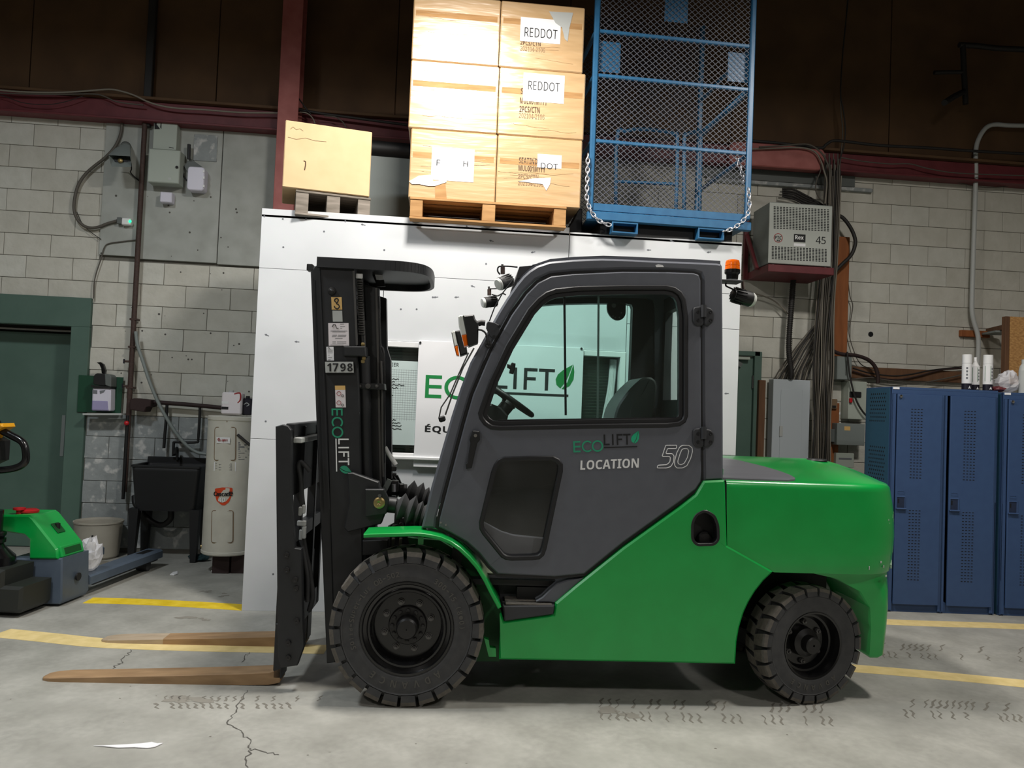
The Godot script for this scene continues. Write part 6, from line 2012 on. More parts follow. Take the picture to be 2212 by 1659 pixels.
func wires() -> void:
	var g := "cables along the red beam"
	cable_run("cable", "thick grey cable looping from the beam to the lit power adapter", [264, 250, 263, 275, 259, 295, 248, 318, 228, 340, 205, 358, 186, 375, 170, 398, 162, 425, 160, 452, 166, 472, 180, 487, 196, 492, 214, 490, 232, 483, 253, 477], ZW + 0.05, 0.015, M.cable)
	cable_run("cable", "pale wire arching over the red beam from the left edge to the pipe", [-30, 192, 40, 198, 120, 200, 180, 197, 235, 193, 262, 197, 290, 206, 320, 220, 350, 229, 385, 234, 440, 237, 520, 243, 600, 244], ZW + 0.2, 0.009, M.cable_pale, g)
	cable_run("cable", "brown wire sagging along the top of the beam at the left edge", [-30, 200, 60, 203, 130, 204, 200, 203, 225, 208, 250, 219, 280, 224, 310, 227], ZW + 0.19, 0.007, M.cable, g)
	cable_run("cable", "dark wire drooping across the face of the beam at the left edge", [-30, 198, 10, 208, 50, 222, 100, 226, 140, 220, 180, 207], ZW + 0.19, 0.004, M.cable_dark, g)
	cable_run("cable", "grey wire rising over the beam between the post and the single box", [640, 205, 652, 222, 664, 238, 672, 247], ZW + 0.25, 0.007, M.cable_dark, g)
	cable_run("cable", "looped pale wire over the beam right of the red post", [648, 242, 664, 245, 676, 256, 682, 270, 690, 276], ZW + 0.25, 0.006, M.cable_pale, g)
	cable_run("cable", "second looped wire over the beam right of the red post", [700, 250, 725, 253, 740, 263, 748, 276], ZW + 0.25, 0.006, M.cable, g)
	cable_run("cable", "black cable bundle resting on the beam behind the single box and cartons", [640, 236, 700, 246, 760, 254, 820, 262, 880, 270], ZW + 0.22, 0.014, M.cable_dark, g)
	cable_run("cable", "thin wire from the panel edge down beside the green door", [297, 518, 262, 522, 236, 526, 226, 534, 218, 560, 208, 590, 203, 615, 202, 645], ZW + 0.04, 0.006, M.cable)
	cable_run("cable", "thin wire running slantwise from the cable loop to the board edge", [166, 458, 176, 480, 192, 498, 218, 517], ZW + 0.04, 0.004, M.cable_dark)
	# the long dark strip on the beam at the right
	cable_run("cable", "black cable clipped along the top of the beam at the right", [1622, 304, 1700, 311, 1770, 320, 1785, 312, 1800, 304, 1830, 306, 1900, 314, 2000, 319, 2100, 326, 2230, 333], ZW + 0.2, 0.016, M.cable_dark, g)
	cable_run("cable", "pale wire crossing the beam and drooping over the right wall", [1815, 340, 1860, 348, 1920, 354, 1965, 354, 2000, 363, 2050, 372, 2110, 376, 2230, 380], ZW + 0.2, 0.007, M.cable, g)
	cable_run("cable", "black wire hanging low below the beam by the right conduit", [2020, 372, 2060, 384, 2100, 394, 2130, 398, 2170, 397, 2230, 388], ZW + 0.06, 0.007, M.cable_dark, g)
	cable_run("cable", "grey wire hanging lowest below the beam by the right conduit", [2020, 378, 2060, 392, 2105, 402, 2140, 405, 2180, 402, 2230, 394], ZW + 0.06, 0.006, M.cable, g)


# ---------------------------------------------------------------- sink, pipes and heater at the left
func wash_corner() -> void:
	# the standing pipe
	var x := W(300, 500, ZW + 0.09).x
	var f := at_base(Vector3(x, 0, ZW + 0.09))
	var o := thing("water_pipe", "tall rusty brown pipe standing against the wall from floor to beam", "pipe", f)
	obj("pipe", Shape.new().cyl(Vector3(0, 0.62, 0), Vector3(0, 4.35, 0), 0.025, 14), M.pipe_rust, o)
	obj("pipe", Shape.new().box(Vector3(0.01, 5.3, -0.02), Vector3(0.075, 2.0, 0.06), Basis(), 0.006), M.cable_dark, o)
	obj("pipe", Shape.new().cyl(Vector3(0.0, 0.55, 0.02), Vector3(0.0, 1.38, 0.02), 0.016, 12), M.black, o)
	for y in [781, 834]:
		var p := local(o, 279, y, ZW + 0.09)
		var v := obj("valve", Shape.new().cyl(Vector3(0, p.y, 0), Vector3(-0.06, p.y, 0.02), 0.011, 8), M.pipe_rust, o)
		obj("wheel", Shape.new().bar(Vector3(-0.065, p.y + 0.022, 0.02), Vector3(-0.065, p.y - 0.022, 0.02), 0.012, 0.014), M.spray_navy, v)
	var rv := local(o, 277, 914, ZW + 0.1)
	obj("red_valve", Shape.new().ball(Vector3(0, rv.y, 0.04), Vector3(0.024, 0.024, 0.02)), M.red, o)
	for y in [690, 750, 838]:
		obj("pipe_clip", Shape.new().box(Vector3(0, local(o, 290, y, ZW + 0.09).y, -0.02), Vector3(0.07, 0.02, 0.09), Basis(), 0.003), M.pipe_rust, o)
	# the slanting conduit
	cable_run("conduit", "grey conduit slanting down from the pipe to behind the water heater", [293, 716, 297, 745, 309, 782, 325, 830, 342, 870, 361, 905, 380, 935, 402, 961, 425, 977, 446, 981], ZW + 0.14, 0.017, M.box_grey, "", "conduit")
	cable_run("water_supply_pipe", "dark horizontal pipe running from the rust box to behind the canister", [322, 868, 380, 872, 440, 877, 500, 883], ZW + 0.085, 0.022, M.rust_box, "", "pipe")
	cable_run("water_supply_pipe", "thin black pipe dropping straight down to the sink tap", [361, 872, 359, 905, 356, 940, 354, 968], ZW + 0.085, 0.015, M.black, "", "pipe")
	cable_run("water_supply_pipe", "thin black pipe bending twice on its way to the sink", [432, 877, 431, 905, 428, 950, 425, 955, 400, 956, 378, 955, 375, 960, 374, 985], ZW + 0.085, 0.014, M.black, "", "pipe")
	o = thing("rust_box", "dark red metal box at the end of the horizontal pipe", "box", at_base(W(300, 890, ZW)))
	obj("case", sh(o.transform).prism(P2(Transform3D(), [280, 864, 289, 860, 326, 864, 325, 878, 316, 880, 311, 890, 280, 885], ZW + 0.17), ZW, ZW + 0.17, 0.006), M.rust_box, o)
	# soap dispenser on its green board
	var a := W(169, 811, ZW + 0.02)
	o = thing("green_backboard", "dark green board behind the soap dispenser by the door", "board", at_base(W(217, 892, ZW)))
	obj("board", sh(o.transform).prism(P2(Transform3D(), [170, 810, 266, 815, 260, 893, 166, 890], ZW + 0.055), ZW + 0.042, ZW + 0.055, 0.002), M.dispenser_green, o)
	var zd := ZW + 0.17
	o = thing("soap_dispenser", "wall soap dispenser with a lilac bottle and black lever on the green board", "soap dispenser", at_base(W(217, 888, ZW + 0.06)))
	obj("bottle", sh(o.transform).prism(rounded(P2(Transform3D(), [199, 837, 239, 838, 238, 888, 197, 887], zd), 0.02), ZW + 0.06, zd, 0.012), M.plastic_white, o)
	obj("liquid", sh(o.transform).prism(rounded(P2(Transform3D(), [198, 864, 234, 865, 235, 888, 197, 887], zd + 0.004), 0.015), ZW + 0.08, zd + 0.004, 0.01), M.lilac, o)
	for q in [[201, 842, 210, 843, 210, 851, 200, 850], [215, 844, 228, 842, 224, 848, 216, 851]]:
		obj("recess", sh(o.transform).prism(P2(Transform3D(), q, zd + 0.002), zd - 0.002, zd + 0.002), M.ink_grey, o)
	obj("pump_head", sh(o.transform).prism(rounded(P2(Transform3D(), [202, 812, 208, 806, 226, 807, 227, 834, 201, 830], zd + 0.03), 0.015), ZW + 0.06, zd + 0.03, 0.004), M.black, o)
	obj("pump_side", sh(o.transform).prism(rounded(P2(Transform3D(), [226, 807, 236, 809, 240, 814, 240, 836, 226, 832], zd + 0.02), 0.012), ZW + 0.06, zd + 0.02, 0.004), M.box_grey_dark, o)
	obj("collar", sh(o.transform).prism(P2(Transform3D(), [197, 832, 240, 835, 240, 838, 197, 837], zd + 0.02), ZW + 0.06, zd + 0.02), M.black, o)
	obj("lever", sh(o.transform).prism(P2(Transform3D(), [208, 783, 216, 782, 223, 787, 227, 800, 226, 808, 219, 806, 218, 796, 214, 787], zd), zd - 0.04, zd, 0.006), M.black_gloss, o)
	obj("drip_tray", sh(o.transform).prism(P2(Transform3D(), [178, 893, 262, 893, 262, 897, 178, 897], zd), ZW + 0.06, zd, 0.003), M.label_grey, o)
	# bin
	var c := Vector3(W(210, 1190, -7.86).x, 0, -7.86)
	o = thing("waste_bin", "beige round bin standing between the green door and the sink", "bin", at_base(c))
	var up := Transform3D(Basis(Vector3.RIGHT, -PI / 2), Vector3.ZERO)
	obj("body", Shape.new().lathe(up, PackedVector2Array([Vector2(0, 0.002), Vector2(0.175, 0.002), Vector2(0.19, 0.02), Vector2(0.215, 0.335), Vector2(0.222, 0.34), Vector2(0.222, 0.355), Vector2(0.212, 0.355), Vector2(0.205, 0.335), Vector2(0.18, 0.03), Vector2(0, 0.03)]), 40), M.bin_beige, o)
	# laundry sink
	var z := -7.66
	var x0 := W(279, 1060, z).x
	var x1 := W(432, 1060, z).x
	var yt := W(350, 1008, z).y
	var yb := W(350, 1105, z).y
	o = thing("utility_sink", "black plastic utility sink on four legs against the grey blocks", "sink", at_base(Vector3((x0 + x1) * 0.5, 0, z - 0.2)))
	var w := x1 - x0
	var hw := w * 0.5
	obj("basin", Shape.new().loft([sq_loop(hw * 0.86, 0.17, yb), sq_loop(hw * 0.97, 0.2, yt - 0.05), sq_loop(hw * 0.985, 0.205, yt), sq_loop(hw * 0.93, 0.175, yt), sq_loop(hw * 0.80, 0.14, yb + 0.04)]), M.sink_black, o)
	obj("rim", Shape.new().ring(rounded(rect(-hw, -0.21, hw, 0.21), 0.03), rounded(rect(-hw + 0.03, -0.18, hw - 0.03, 0.18), 0.03), 0.0, 0.02, 0.005), M.sink_black, o).transform = Transform3D(Basis(Vector3.RIGHT, -PI / 2), Vector3(0, yt - 0.01, 0))
	for sx in [-1, 1]:
		for sz in [-1, 1]:
			obj("leg", Shape.new().facets([sq_at(sx * hw * 0.88, sz * 0.16, 0.026, 0.002), sq_at(sx * hw * 0.86, sz * 0.15, 0.045, yb + 0.02)]), M.sink_black, o)
	obj("splash_back", Shape.new().box(Vector3(0, yt + 0.03, -0.2), Vector3(w * 0.96, 0.07, 0.03), Basis(), 0.006), M.sink_black, o)
	var tp := obj("tap", Shape.new().tube(curve(PackedVector3Array([Vector3(-0.02, yt + 0.04, -0.17), Vector3(-0.02, yt + 0.14, -0.16), Vector3(-0.01, yt + 0.16, -0.1), Vector3(0, yt + 0.1, -0.02)])), 0.014, 8), M.black, o)
	obj("drain_trap", Shape.new().tube(curve(PackedVector3Array([Vector3(0, yb, 0), Vector3(0, yb - 0.1, 0), Vector3(-0.08, yb - 0.16, 0), Vector3(-0.2, yb - 0.12, -0.02), Vector3(-hw - 0.02, yb + 0.02, -0.05), Vector3(-hw - 0.06, yb + 0.1, -0.1)])), 0.028, 10), M.black, o)
	# water heater on its blocks
	var hz := -7.35
	var hx := W(497, 1050, hz).x
	var r := 0.225
	var h0 := W(480, 1203, hz + r).y
	var h1 := W(480, 899, hz + r).y
	o = thing("water_heater", "cream electric water heater with an orange shield label beside the sink", "water heater", at_base(Vector3(hx, h0, hz)))
	var hh := h1 - h0
	obj("tank", Shape.new().lathe(up, PackedVector2Array([Vector2(0, 0), Vector2(r - 0.01, 0), Vector2(r, 0.01), Vector2(r, 0.03), Vector2(r - 0.006, 0.034), Vector2(r - 0.006, hh - 0.04), Vector2(r, hh - 0.036), Vector2(r, hh - 0.008), Vector2(r - 0.01, hh), Vector2(0, hh + 0.01)]), 56), M.heater_cream, o)
	for q in [[464, 924, 508, 994], [458, 1104, 502, 1172]]:
		var pf := rounded(P2(o.transform, [q[0], q[1], q[2], q[1], q[2] - 1, q[3], q[0] - 1, q[3]], r - 0.01), 0.02, 4)
		obj("access_panel", bent(Shape.new().prism(pf, 0.0, 0.010, 0.004), r - 0.008), M.heater_cream, o)
		obj("panel_groove", bent(Shape.new().ring(Shape.inset(Shape.ccw(pf), -0.007), Shape.inset(Shape.ccw(pf), -0.001), 0.0, 0.004), r - 0.006), M.ink_faint, o)
	var lb := P2(o.transform, [467, 944, 497, 945, 497, 958, 467, 957], r)
	obj("name_label", bent(Shape.new().prism(lb, 0.0, 0.003), r + 0.002), M.white, o)
	words_bent(o, "Giant", 481, 949.5, 23, 6, r + 0.0055, M.red_ink, true)
	obj("rating_label", bent(Shape.new().prism(P2(o.transform, [461, 998, 508, 999, 508, 1019, 460, 1018], r), 0.0, 0.002), r - 0.005), M.paper, o)
	var rl := Shape.new()
	for i in 6:
		var ra := P2(o.transform, [464 + (i % 2) * 8, 1001 + i * 2.8, 500, 1001.5 + i * 2.8], r)
		rl.bar(Vector3(ra[0].x, ra[0].y, 0.001), Vector3(ra[1].x, ra[0].y, 0.001), 0.001, 0.003)
	stuff(obj("print_line", bent(rl, r - 0.003), M.ink_grey, o))
	var nt := Shape.new()
	for i in 9:
		var ra := P2(o.transform, [513, 957 + i * 4.5, 532 - (i % 3) * 4, 957.5 + i * 4.5], r)
		nt.bar(Vector3(ra[0].x, ra[0].y, 0.001), Vector3(ra[1].x, ra[0].y, 0.001), 0.001, 0.004 if i > 3 else 0.012)
	stuff(obj("printed_notice", bent(nt, r - 0.005), M.ink_grey, o))
	obj("shield_label", bent(Shape.new().prism(rounded(P2(o.transform, [463, 1056, 480, 1053, 501, 1054, 501, 1066, 494, 1085, 485, 1092, 478, 1091, 467, 1082, 464, 1070], r), 0.01, 3), 0.0, 0.002), r - 0.005), M.orange_label, o)
	words_bent(o, "Cascade", 481, 1067, 40, 9, r - 0.001, M.ink, true)
	words_bent(o, "40", 479, 1080, 15, 9, r - 0.001, M.white, true)
	obj("wrapped_cable", Shape.new().tube(curve(P3(o.transform, [513, 939, 518, 943, 524, 948, 532, 955, 540, 962], r * 0.9)), 0.013, 8), M.cable_dark, o)
	var dv := P3(o.transform, [446, 1180, 434, 1180], r * 0.3)
	obj("drain_valve", Shape.new().cyl(dv[0], dv[1], 0.016, 10), M.brass, o)
	obj("tape_seam", bent(Shape.new().prism(P2(o.transform, [489, 903, 491, 903, 491, 912, 489, 912], r), 0.0, 0.001), r - 0.005), M.ink_faint, o)
	for q in [[-0.02, 0.06], [0.14, 0.04], [0.0, -0.12]]:
		var b := obj("support_block", Shape.new().box(Vector3(hx + q[0], h0 * 0.5, hz + q[1]), Vector3(0.15, h0 - 0.001, 0.1), Basis(), 0.004), M.rust_box)
		tag(b, "dark block under the water heater", "block", "blocks under the water heater")
	# canister, bottle and rag
	o = thing("canister", "grimy white canister with a red grip on top of the water heater", "canister", at_base(Vector3(W(501, 898, hz + 0.1).x, h1 + 0.011, hz + 0.08)))
	var cz := hz + 0.15
	var ca := W(483, 846, cz)
	var cb := W(524, 898, cz)
	obj("body", Shape.new().box(Vector3(0, (ca.y - cb.y) * 0.5, 0), Vector3(cb.x - ca.x, ca.y - cb.y - 0.01, 0.12), Basis(), 0.012), M.label_pink, o)
	obj("cap", Shape.new().cyl(Vector3(-0.02, ca.y - cb.y - 0.01, 0), Vector3(-0.02, ca.y - cb.y + 0.012, 0), 0.022, 12), M.label_grey, o)
	obj("grip", Shape.new().tube(curve(PackedVector3Array([Vector3(0.02, ca.y - cb.y - 0.02, 0.055), Vector3(0.07, ca.y - cb.y - 0.01, 0.055), Vector3(0.075, ca.y - cb.y - 0.07, 0.055), Vector3(0.055, ca.y - cb.y - 0.1, 0.055)])), 0.008, 6), M.red_ink, o)
	for i in 2:
		obj("label_band", Shape.new().box(Vector3(-0.055, ca.y - cb.y - 0.10 - i * 0.05, 0.061), Vector3(0.06, 0.025, 0.002)), M.ink if i else M.white, o)
	o = thing("oil_bottle", "small navy bottle beside the canister on the water heater", "bottle", at_base(Vector3(W(537, 898, hz).x, h1 + 0.011, hz + 0.06)))
	obj("body", Shape.new().box(Vector3(0, 0.08, 0), Vector3(0.09, 0.155, 0.06), Basis(), 0.012), M.spray_navy, o)
	obj("cap", Shape.new().cyl(Vector3(0, 0.155, 0), Vector3(0, 0.18, 0), 0.018, 12), M.ink, o)
	obj("emblem", Shape.new().tube(curve(PackedVector3Array([Vector3(-0.025, 0.10, 0.031), Vector3(0, 0.115, 0.031), Vector3(0.02, 0.10, 0.031), Vector3(0.0, 0.085, 0.031)])), 0.004, 5), M.label_grey, o)

func sq_loop(hx: float, hz: float, y: float) -> PackedVector3Array:
	var p := PackedVector3Array()
	for q in rounded(rect(-hx, -hz, hx, hz), 0.04, 3):
		p.append(Vector3(q.x, y, q.y))
	return p

func sq_at(x: float, z: float, h: float, y: float) -> PackedVector3Array:
	return PackedVector3Array([Vector3(x - h, y, z - h), Vector3(x + h, y, z - h), Vector3(x + h, y, z + h), Vector3(x - h, y, z + h)])

func bent(s: Shape, r: float) -> Shape:
	# wraps a flat shape (xy, raised along z) round an upright cylinder of radius r
	for i in s.v.size():
		var p := s.v[i]
		var a := asin(clampf(p.x / r, -0.99, 0.99))
		s.v[i] = Vector3(sin(a) * (r + p.z), p.y, cos(a) * (r + p.z))
		var q := s.n[i]
		s.n[i] = Vector3(q.x * cos(a) + q.z * sin(a), q.y, -q.x * sin(a) + q.z * cos(a))
	return s

func words_bent(o: Node3D, text: String, x: float, y: float, wpx: float, hpx: float, r: float, m: Material, bold: bool) -> void:
	# lettering round the tank, letter by letter
	var n := text.length()
	for i in n:
		var p := in_frame(o.transform, x - wpx * 0.5 + wpx * (i + 0.5) / n, y, r)
		var a := asin(clampf(p.x / r, -0.99, 0.99))
		var small := text[i] in "ascnt" or text[i] == "i"
		words(o, "lettering", text[i], Vector3(sin(a) * r, p.y - (0.006 if small else 0.0), cos(a) * r), Vector3(cos(a), 0, -sin(a)), Vector3.UP, 0.0, hpx / FOCAL * 7.3 * (0.72 if small else 1.0), m, bold, 0.002)


# ---------------------------------------------------------------- the green pallet truck at the left edge
func pallet_truck() -> void:
	var f := at_base(Vector3(-2.70, 0, -6.02), -0.145)
	var o := thing("pallet_truck", "green and grey powered pallet truck with a black tiller at the left edge", "pallet truck", f)
	var k := func(x: float, y: float, z: float) -> Vector3: return in_frame(f, x, y, z)
	# grey chassis block and the green hood, chamfered down on its right
	obj("chassis", Shape.new().prism(P2(f, [20, 1206, 134, 1206, 133, 1296, 127, 1306, 20, 1306], 0.0), -0.33, 0.0, 0.01), M.truck_grey, o)
	var hp := P2(f, [-90, 1111, 62, 1113, 70, 1119, 119, 1181, 123.5, 1187, 124.5, 1208, 62, 1208, 62, 1166, 52, 1156, 14, 1150, -90, 1150], 0.01)
	obj("hood", Shape.new().prism(hp, -0.30, 0.01, 0.012), M.lift_green, o)
	var ca: Vector3 = k.call(70, 1119, 0.0)
	var cb: Vector3 = k.call(119, 1181, 0.0)
	var cd := (cb - ca).normalized()
	var cn := Vector3(-cd.y, cd.x, 0)
	if cn.y < 0:
		cn = -cn
	var cbas := Basis(cd, cn, cd.cross(cn))
	obj("key_switch", Shape.new().cyl(ca.lerp(cb, 0.5) + Vector3(0, 0, -0.16), ca.lerp(cb, 0.5) + Vector3(0, 0.045, -0.16), 0.018, 12), M.hub_black, o)
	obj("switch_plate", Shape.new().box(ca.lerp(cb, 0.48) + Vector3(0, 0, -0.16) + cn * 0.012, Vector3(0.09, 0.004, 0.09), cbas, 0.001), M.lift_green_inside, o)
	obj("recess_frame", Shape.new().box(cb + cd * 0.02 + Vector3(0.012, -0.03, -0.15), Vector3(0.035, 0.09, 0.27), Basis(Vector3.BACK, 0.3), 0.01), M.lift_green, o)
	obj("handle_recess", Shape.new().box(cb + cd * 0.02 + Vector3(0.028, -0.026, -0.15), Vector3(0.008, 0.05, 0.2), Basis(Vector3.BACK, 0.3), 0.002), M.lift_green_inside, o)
	var up2 := Basis(Vector3.RIGHT, -PI / 2)
	var b1: Vector3 = k.call(62, 1112, -0.12)
	var b2: Vector3 = k.call(41, 1111, -0.06)
	obj("stop_button", Shape.new().lathe(Transform3D(up2, b1), PackedVector2Array([Vector2(0.03, -0.01), Vector2(0.03, 0.015), Vector2(0.068, 0.02), Vector2(0.07, 0.035), Vector2(0.055, 0.045), Vector2(0, 0.048)]), 20), M.red, o)
	obj("stop_button", Shape.new().lathe(Transform3D(up2, b2), PackedVector2Array([Vector2(0.02, -0.01), Vector2(0.02, 0.03), Vector2(0.042, 0.035), Vector2(0.042, 0.05), Vector2(0, 0.055)]), 20), M.red, o)
	# drive unit and skirt
	obj("drive_skirt", Shape.new().prism(PackedVector2Array([Vector2(-0.78, 0.035), Vector2(-0.10, 0.035), Vector2(-0.08, 0.06), Vector2(-0.08, 0.22), Vector2(-0.22, 0.22), Vector2(-0.22, 0.33), Vector2(-0.78, 0.36)]), 0.02, 0.34, 0.02), M.truck_olive, o)
	obj("drive_motor", Shape.new().lathe(Transform3D(Basis(Vector3.RIGHT, -PI / 2), Vector3(-0.43, 0.3, 0.18)), PackedVector2Array([Vector2(0.16, 0), Vector2(0.15, 0.09), Vector2(0.09, 0.15), Vector2(0.07, 0.18), Vector2(0.085, 0.19), Vector2(0.085, 0.215), Vector2(0.07, 0.22), Vector2(0.085, 0.24), Vector2(0.085, 0.26), Vector2(0.06, 0.27), Vector2(0.06, 0.42), Vector2(0, 0.42)]), 28), M.black_gloss, o)
	obj("caster_cover", Shape.new().cyl(Vector3(-0.0, 0.19, -0.17), Vector3(0.012, 0.19, -0.17), 0.03, 18), M.hub_black, o)
	obj("side_slot", Shape.new().box(Vector3(0.001, 0.47, -0.33), Vector3(0.004, 0.015, 0.02)), M.black, o)
	obj("steel_wheel", Shape.new().cyl(Vector3(-0.3, 0.10, 0.1), Vector3(-0.16, 0.10, 0.1), 0.1, 24), M.rubber, o)
	# tiller
	obj("tiller_post", Shape.new().facets([sq_at(-0.55, 0.2, 0.085, 0.55), sq_at(-0.545, 0.2, 0.08, 1.08)]), M.black, o)
	obj("tiller_head", Shape.new().prism(PackedVector2Array([Vector2(-0.72, 1.03), Vector2(-0.5, 1.03), Vector2(-0.40, 1.08), Vector2(-0.40, 1.22), Vector2(-0.46, 1.25), Vector2(-0.48, 1.36), Vector2(-0.56, 1.38), Vector2(-0.72, 1.38)]), 0.1, 0.3, 0.012), M.black, o)
	obj("control_face", Shape.new().box(Vector3(-0.56, 1.385, 0.2), Vector3(0.14, 0.02, 0.16), Basis(Vector3.BACK, -0.1), 0.004), M.black_gloss, o)
	obj("grip_clamp", Shape.new().prism(PackedVector2Array([Vector2(-0.49, 1.235), Vector2(-0.44, 1.23), Vector2(-0.41, 1.28), Vector2(-0.34, 1.325), Vector2(-0.35, 1.35), Vector2(-0.48, 1.34)]), 0.14, 0.27, 0.01), M.yellow, o)
	obj("grip_loop", Shape.new().tube(curve(PackedVector3Array([Vector3(-0.40, 1.295, 0.2), Vector3(-0.33, 1.265, 0.2), Vector3(-0.235, 1.215, 0.2), Vector3(-0.205, 1.13, 0.2), Vector3(-0.215, 1.07, 0.2), Vector3(-0.28, 1.03, 0.2), Vector3(-0.40, 1.01, 0.2), Vector3(-0.46, 1.03, 0.2)])), 0.026, 10), M.black_gloss, o)
	# forks
	for s in [0, 1]:
		var xo: float = -0.56 * s
		var fk := obj("fork", Shape.new().prism(PackedVector2Array([Vector2(xo - 0.16, 0.09), Vector2(xo, 0.09), Vector2(xo, 0.15), Vector2(xo - 0.02, 0.165), Vector2(xo - 0.14, 0.165), Vector2(xo - 0.16, 0.15)]), -0.34, -1.48, 0.01), M.truck_grey, o)
		obj("tip_slot", Shape.new().box(Vector3(xo - 0.08, 0.163, -1.30), Vector3(0.07, 0.006, 0.2)), M.black, fk)
		obj("load_wheel", Shape.new().cyl(Vector3(xo - 0.13, 0.045, -1.28), Vector3(xo - 0.03, 0.045, -1.28), 0.043, 18), M.rubber, fk)
		obj("fork_lining", Shape.new().box(Vector3(xo - 0.08, 0.085, -0.9), Vector3(0.14, 0.02, 1.0)), M.black, fk)
	# film lying on the fork
	var b := thing("plastic_film", "crumpled clear plastic film lying on the pallet truck fork", "plastic film", Transform3D(f.basis, f * Vector3(-0.08, 0.166, -0.46)))
	obj("film", crumple(Vector3(0.075, 0.135, 0.11), 5), M.clear_bag, b)

func crumple(r: Vector3, seed_no: int) -> Shape:
	# a creased lump standing on its base
	var g := RandomNumberGenerator.new()
	g.seed = seed_no
	var grid := []
	for i in 10:
		var row := PackedVector3Array()
		for j in 16:
			var th := PI * i / 9.0
			var ph := TAU * j / 16.0
			var k := g.randf_range(0.78, 1.12) if i > 0 and i < 9 else 1.0
			row.append(Vector3(sin(th) * cos(ph) * r.x * k, maxf(0.0, r.y * (1.0 + cos(th)) * 0.97 * (k if i < 5 else 1.0)), sin(th) * sin(ph) * r.z * k))
		grid.append(row)
	var s := Shape.new()
	for i in 9:
		for j in 16:
			var l := (j + 1) % 16
			var c: Vector3 = (grid[i][j] + grid[i + 1][l]) * 0.5 - Vector3(0, r.y, 0)
			s.face(PackedVector3Array([grid[i][j], grid[i][l], grid[i + 1][l]]), c)
			s.face(PackedVector3Array([grid[i][j], grid[i + 1][l], grid[i + 1][j]]), c)
	return s


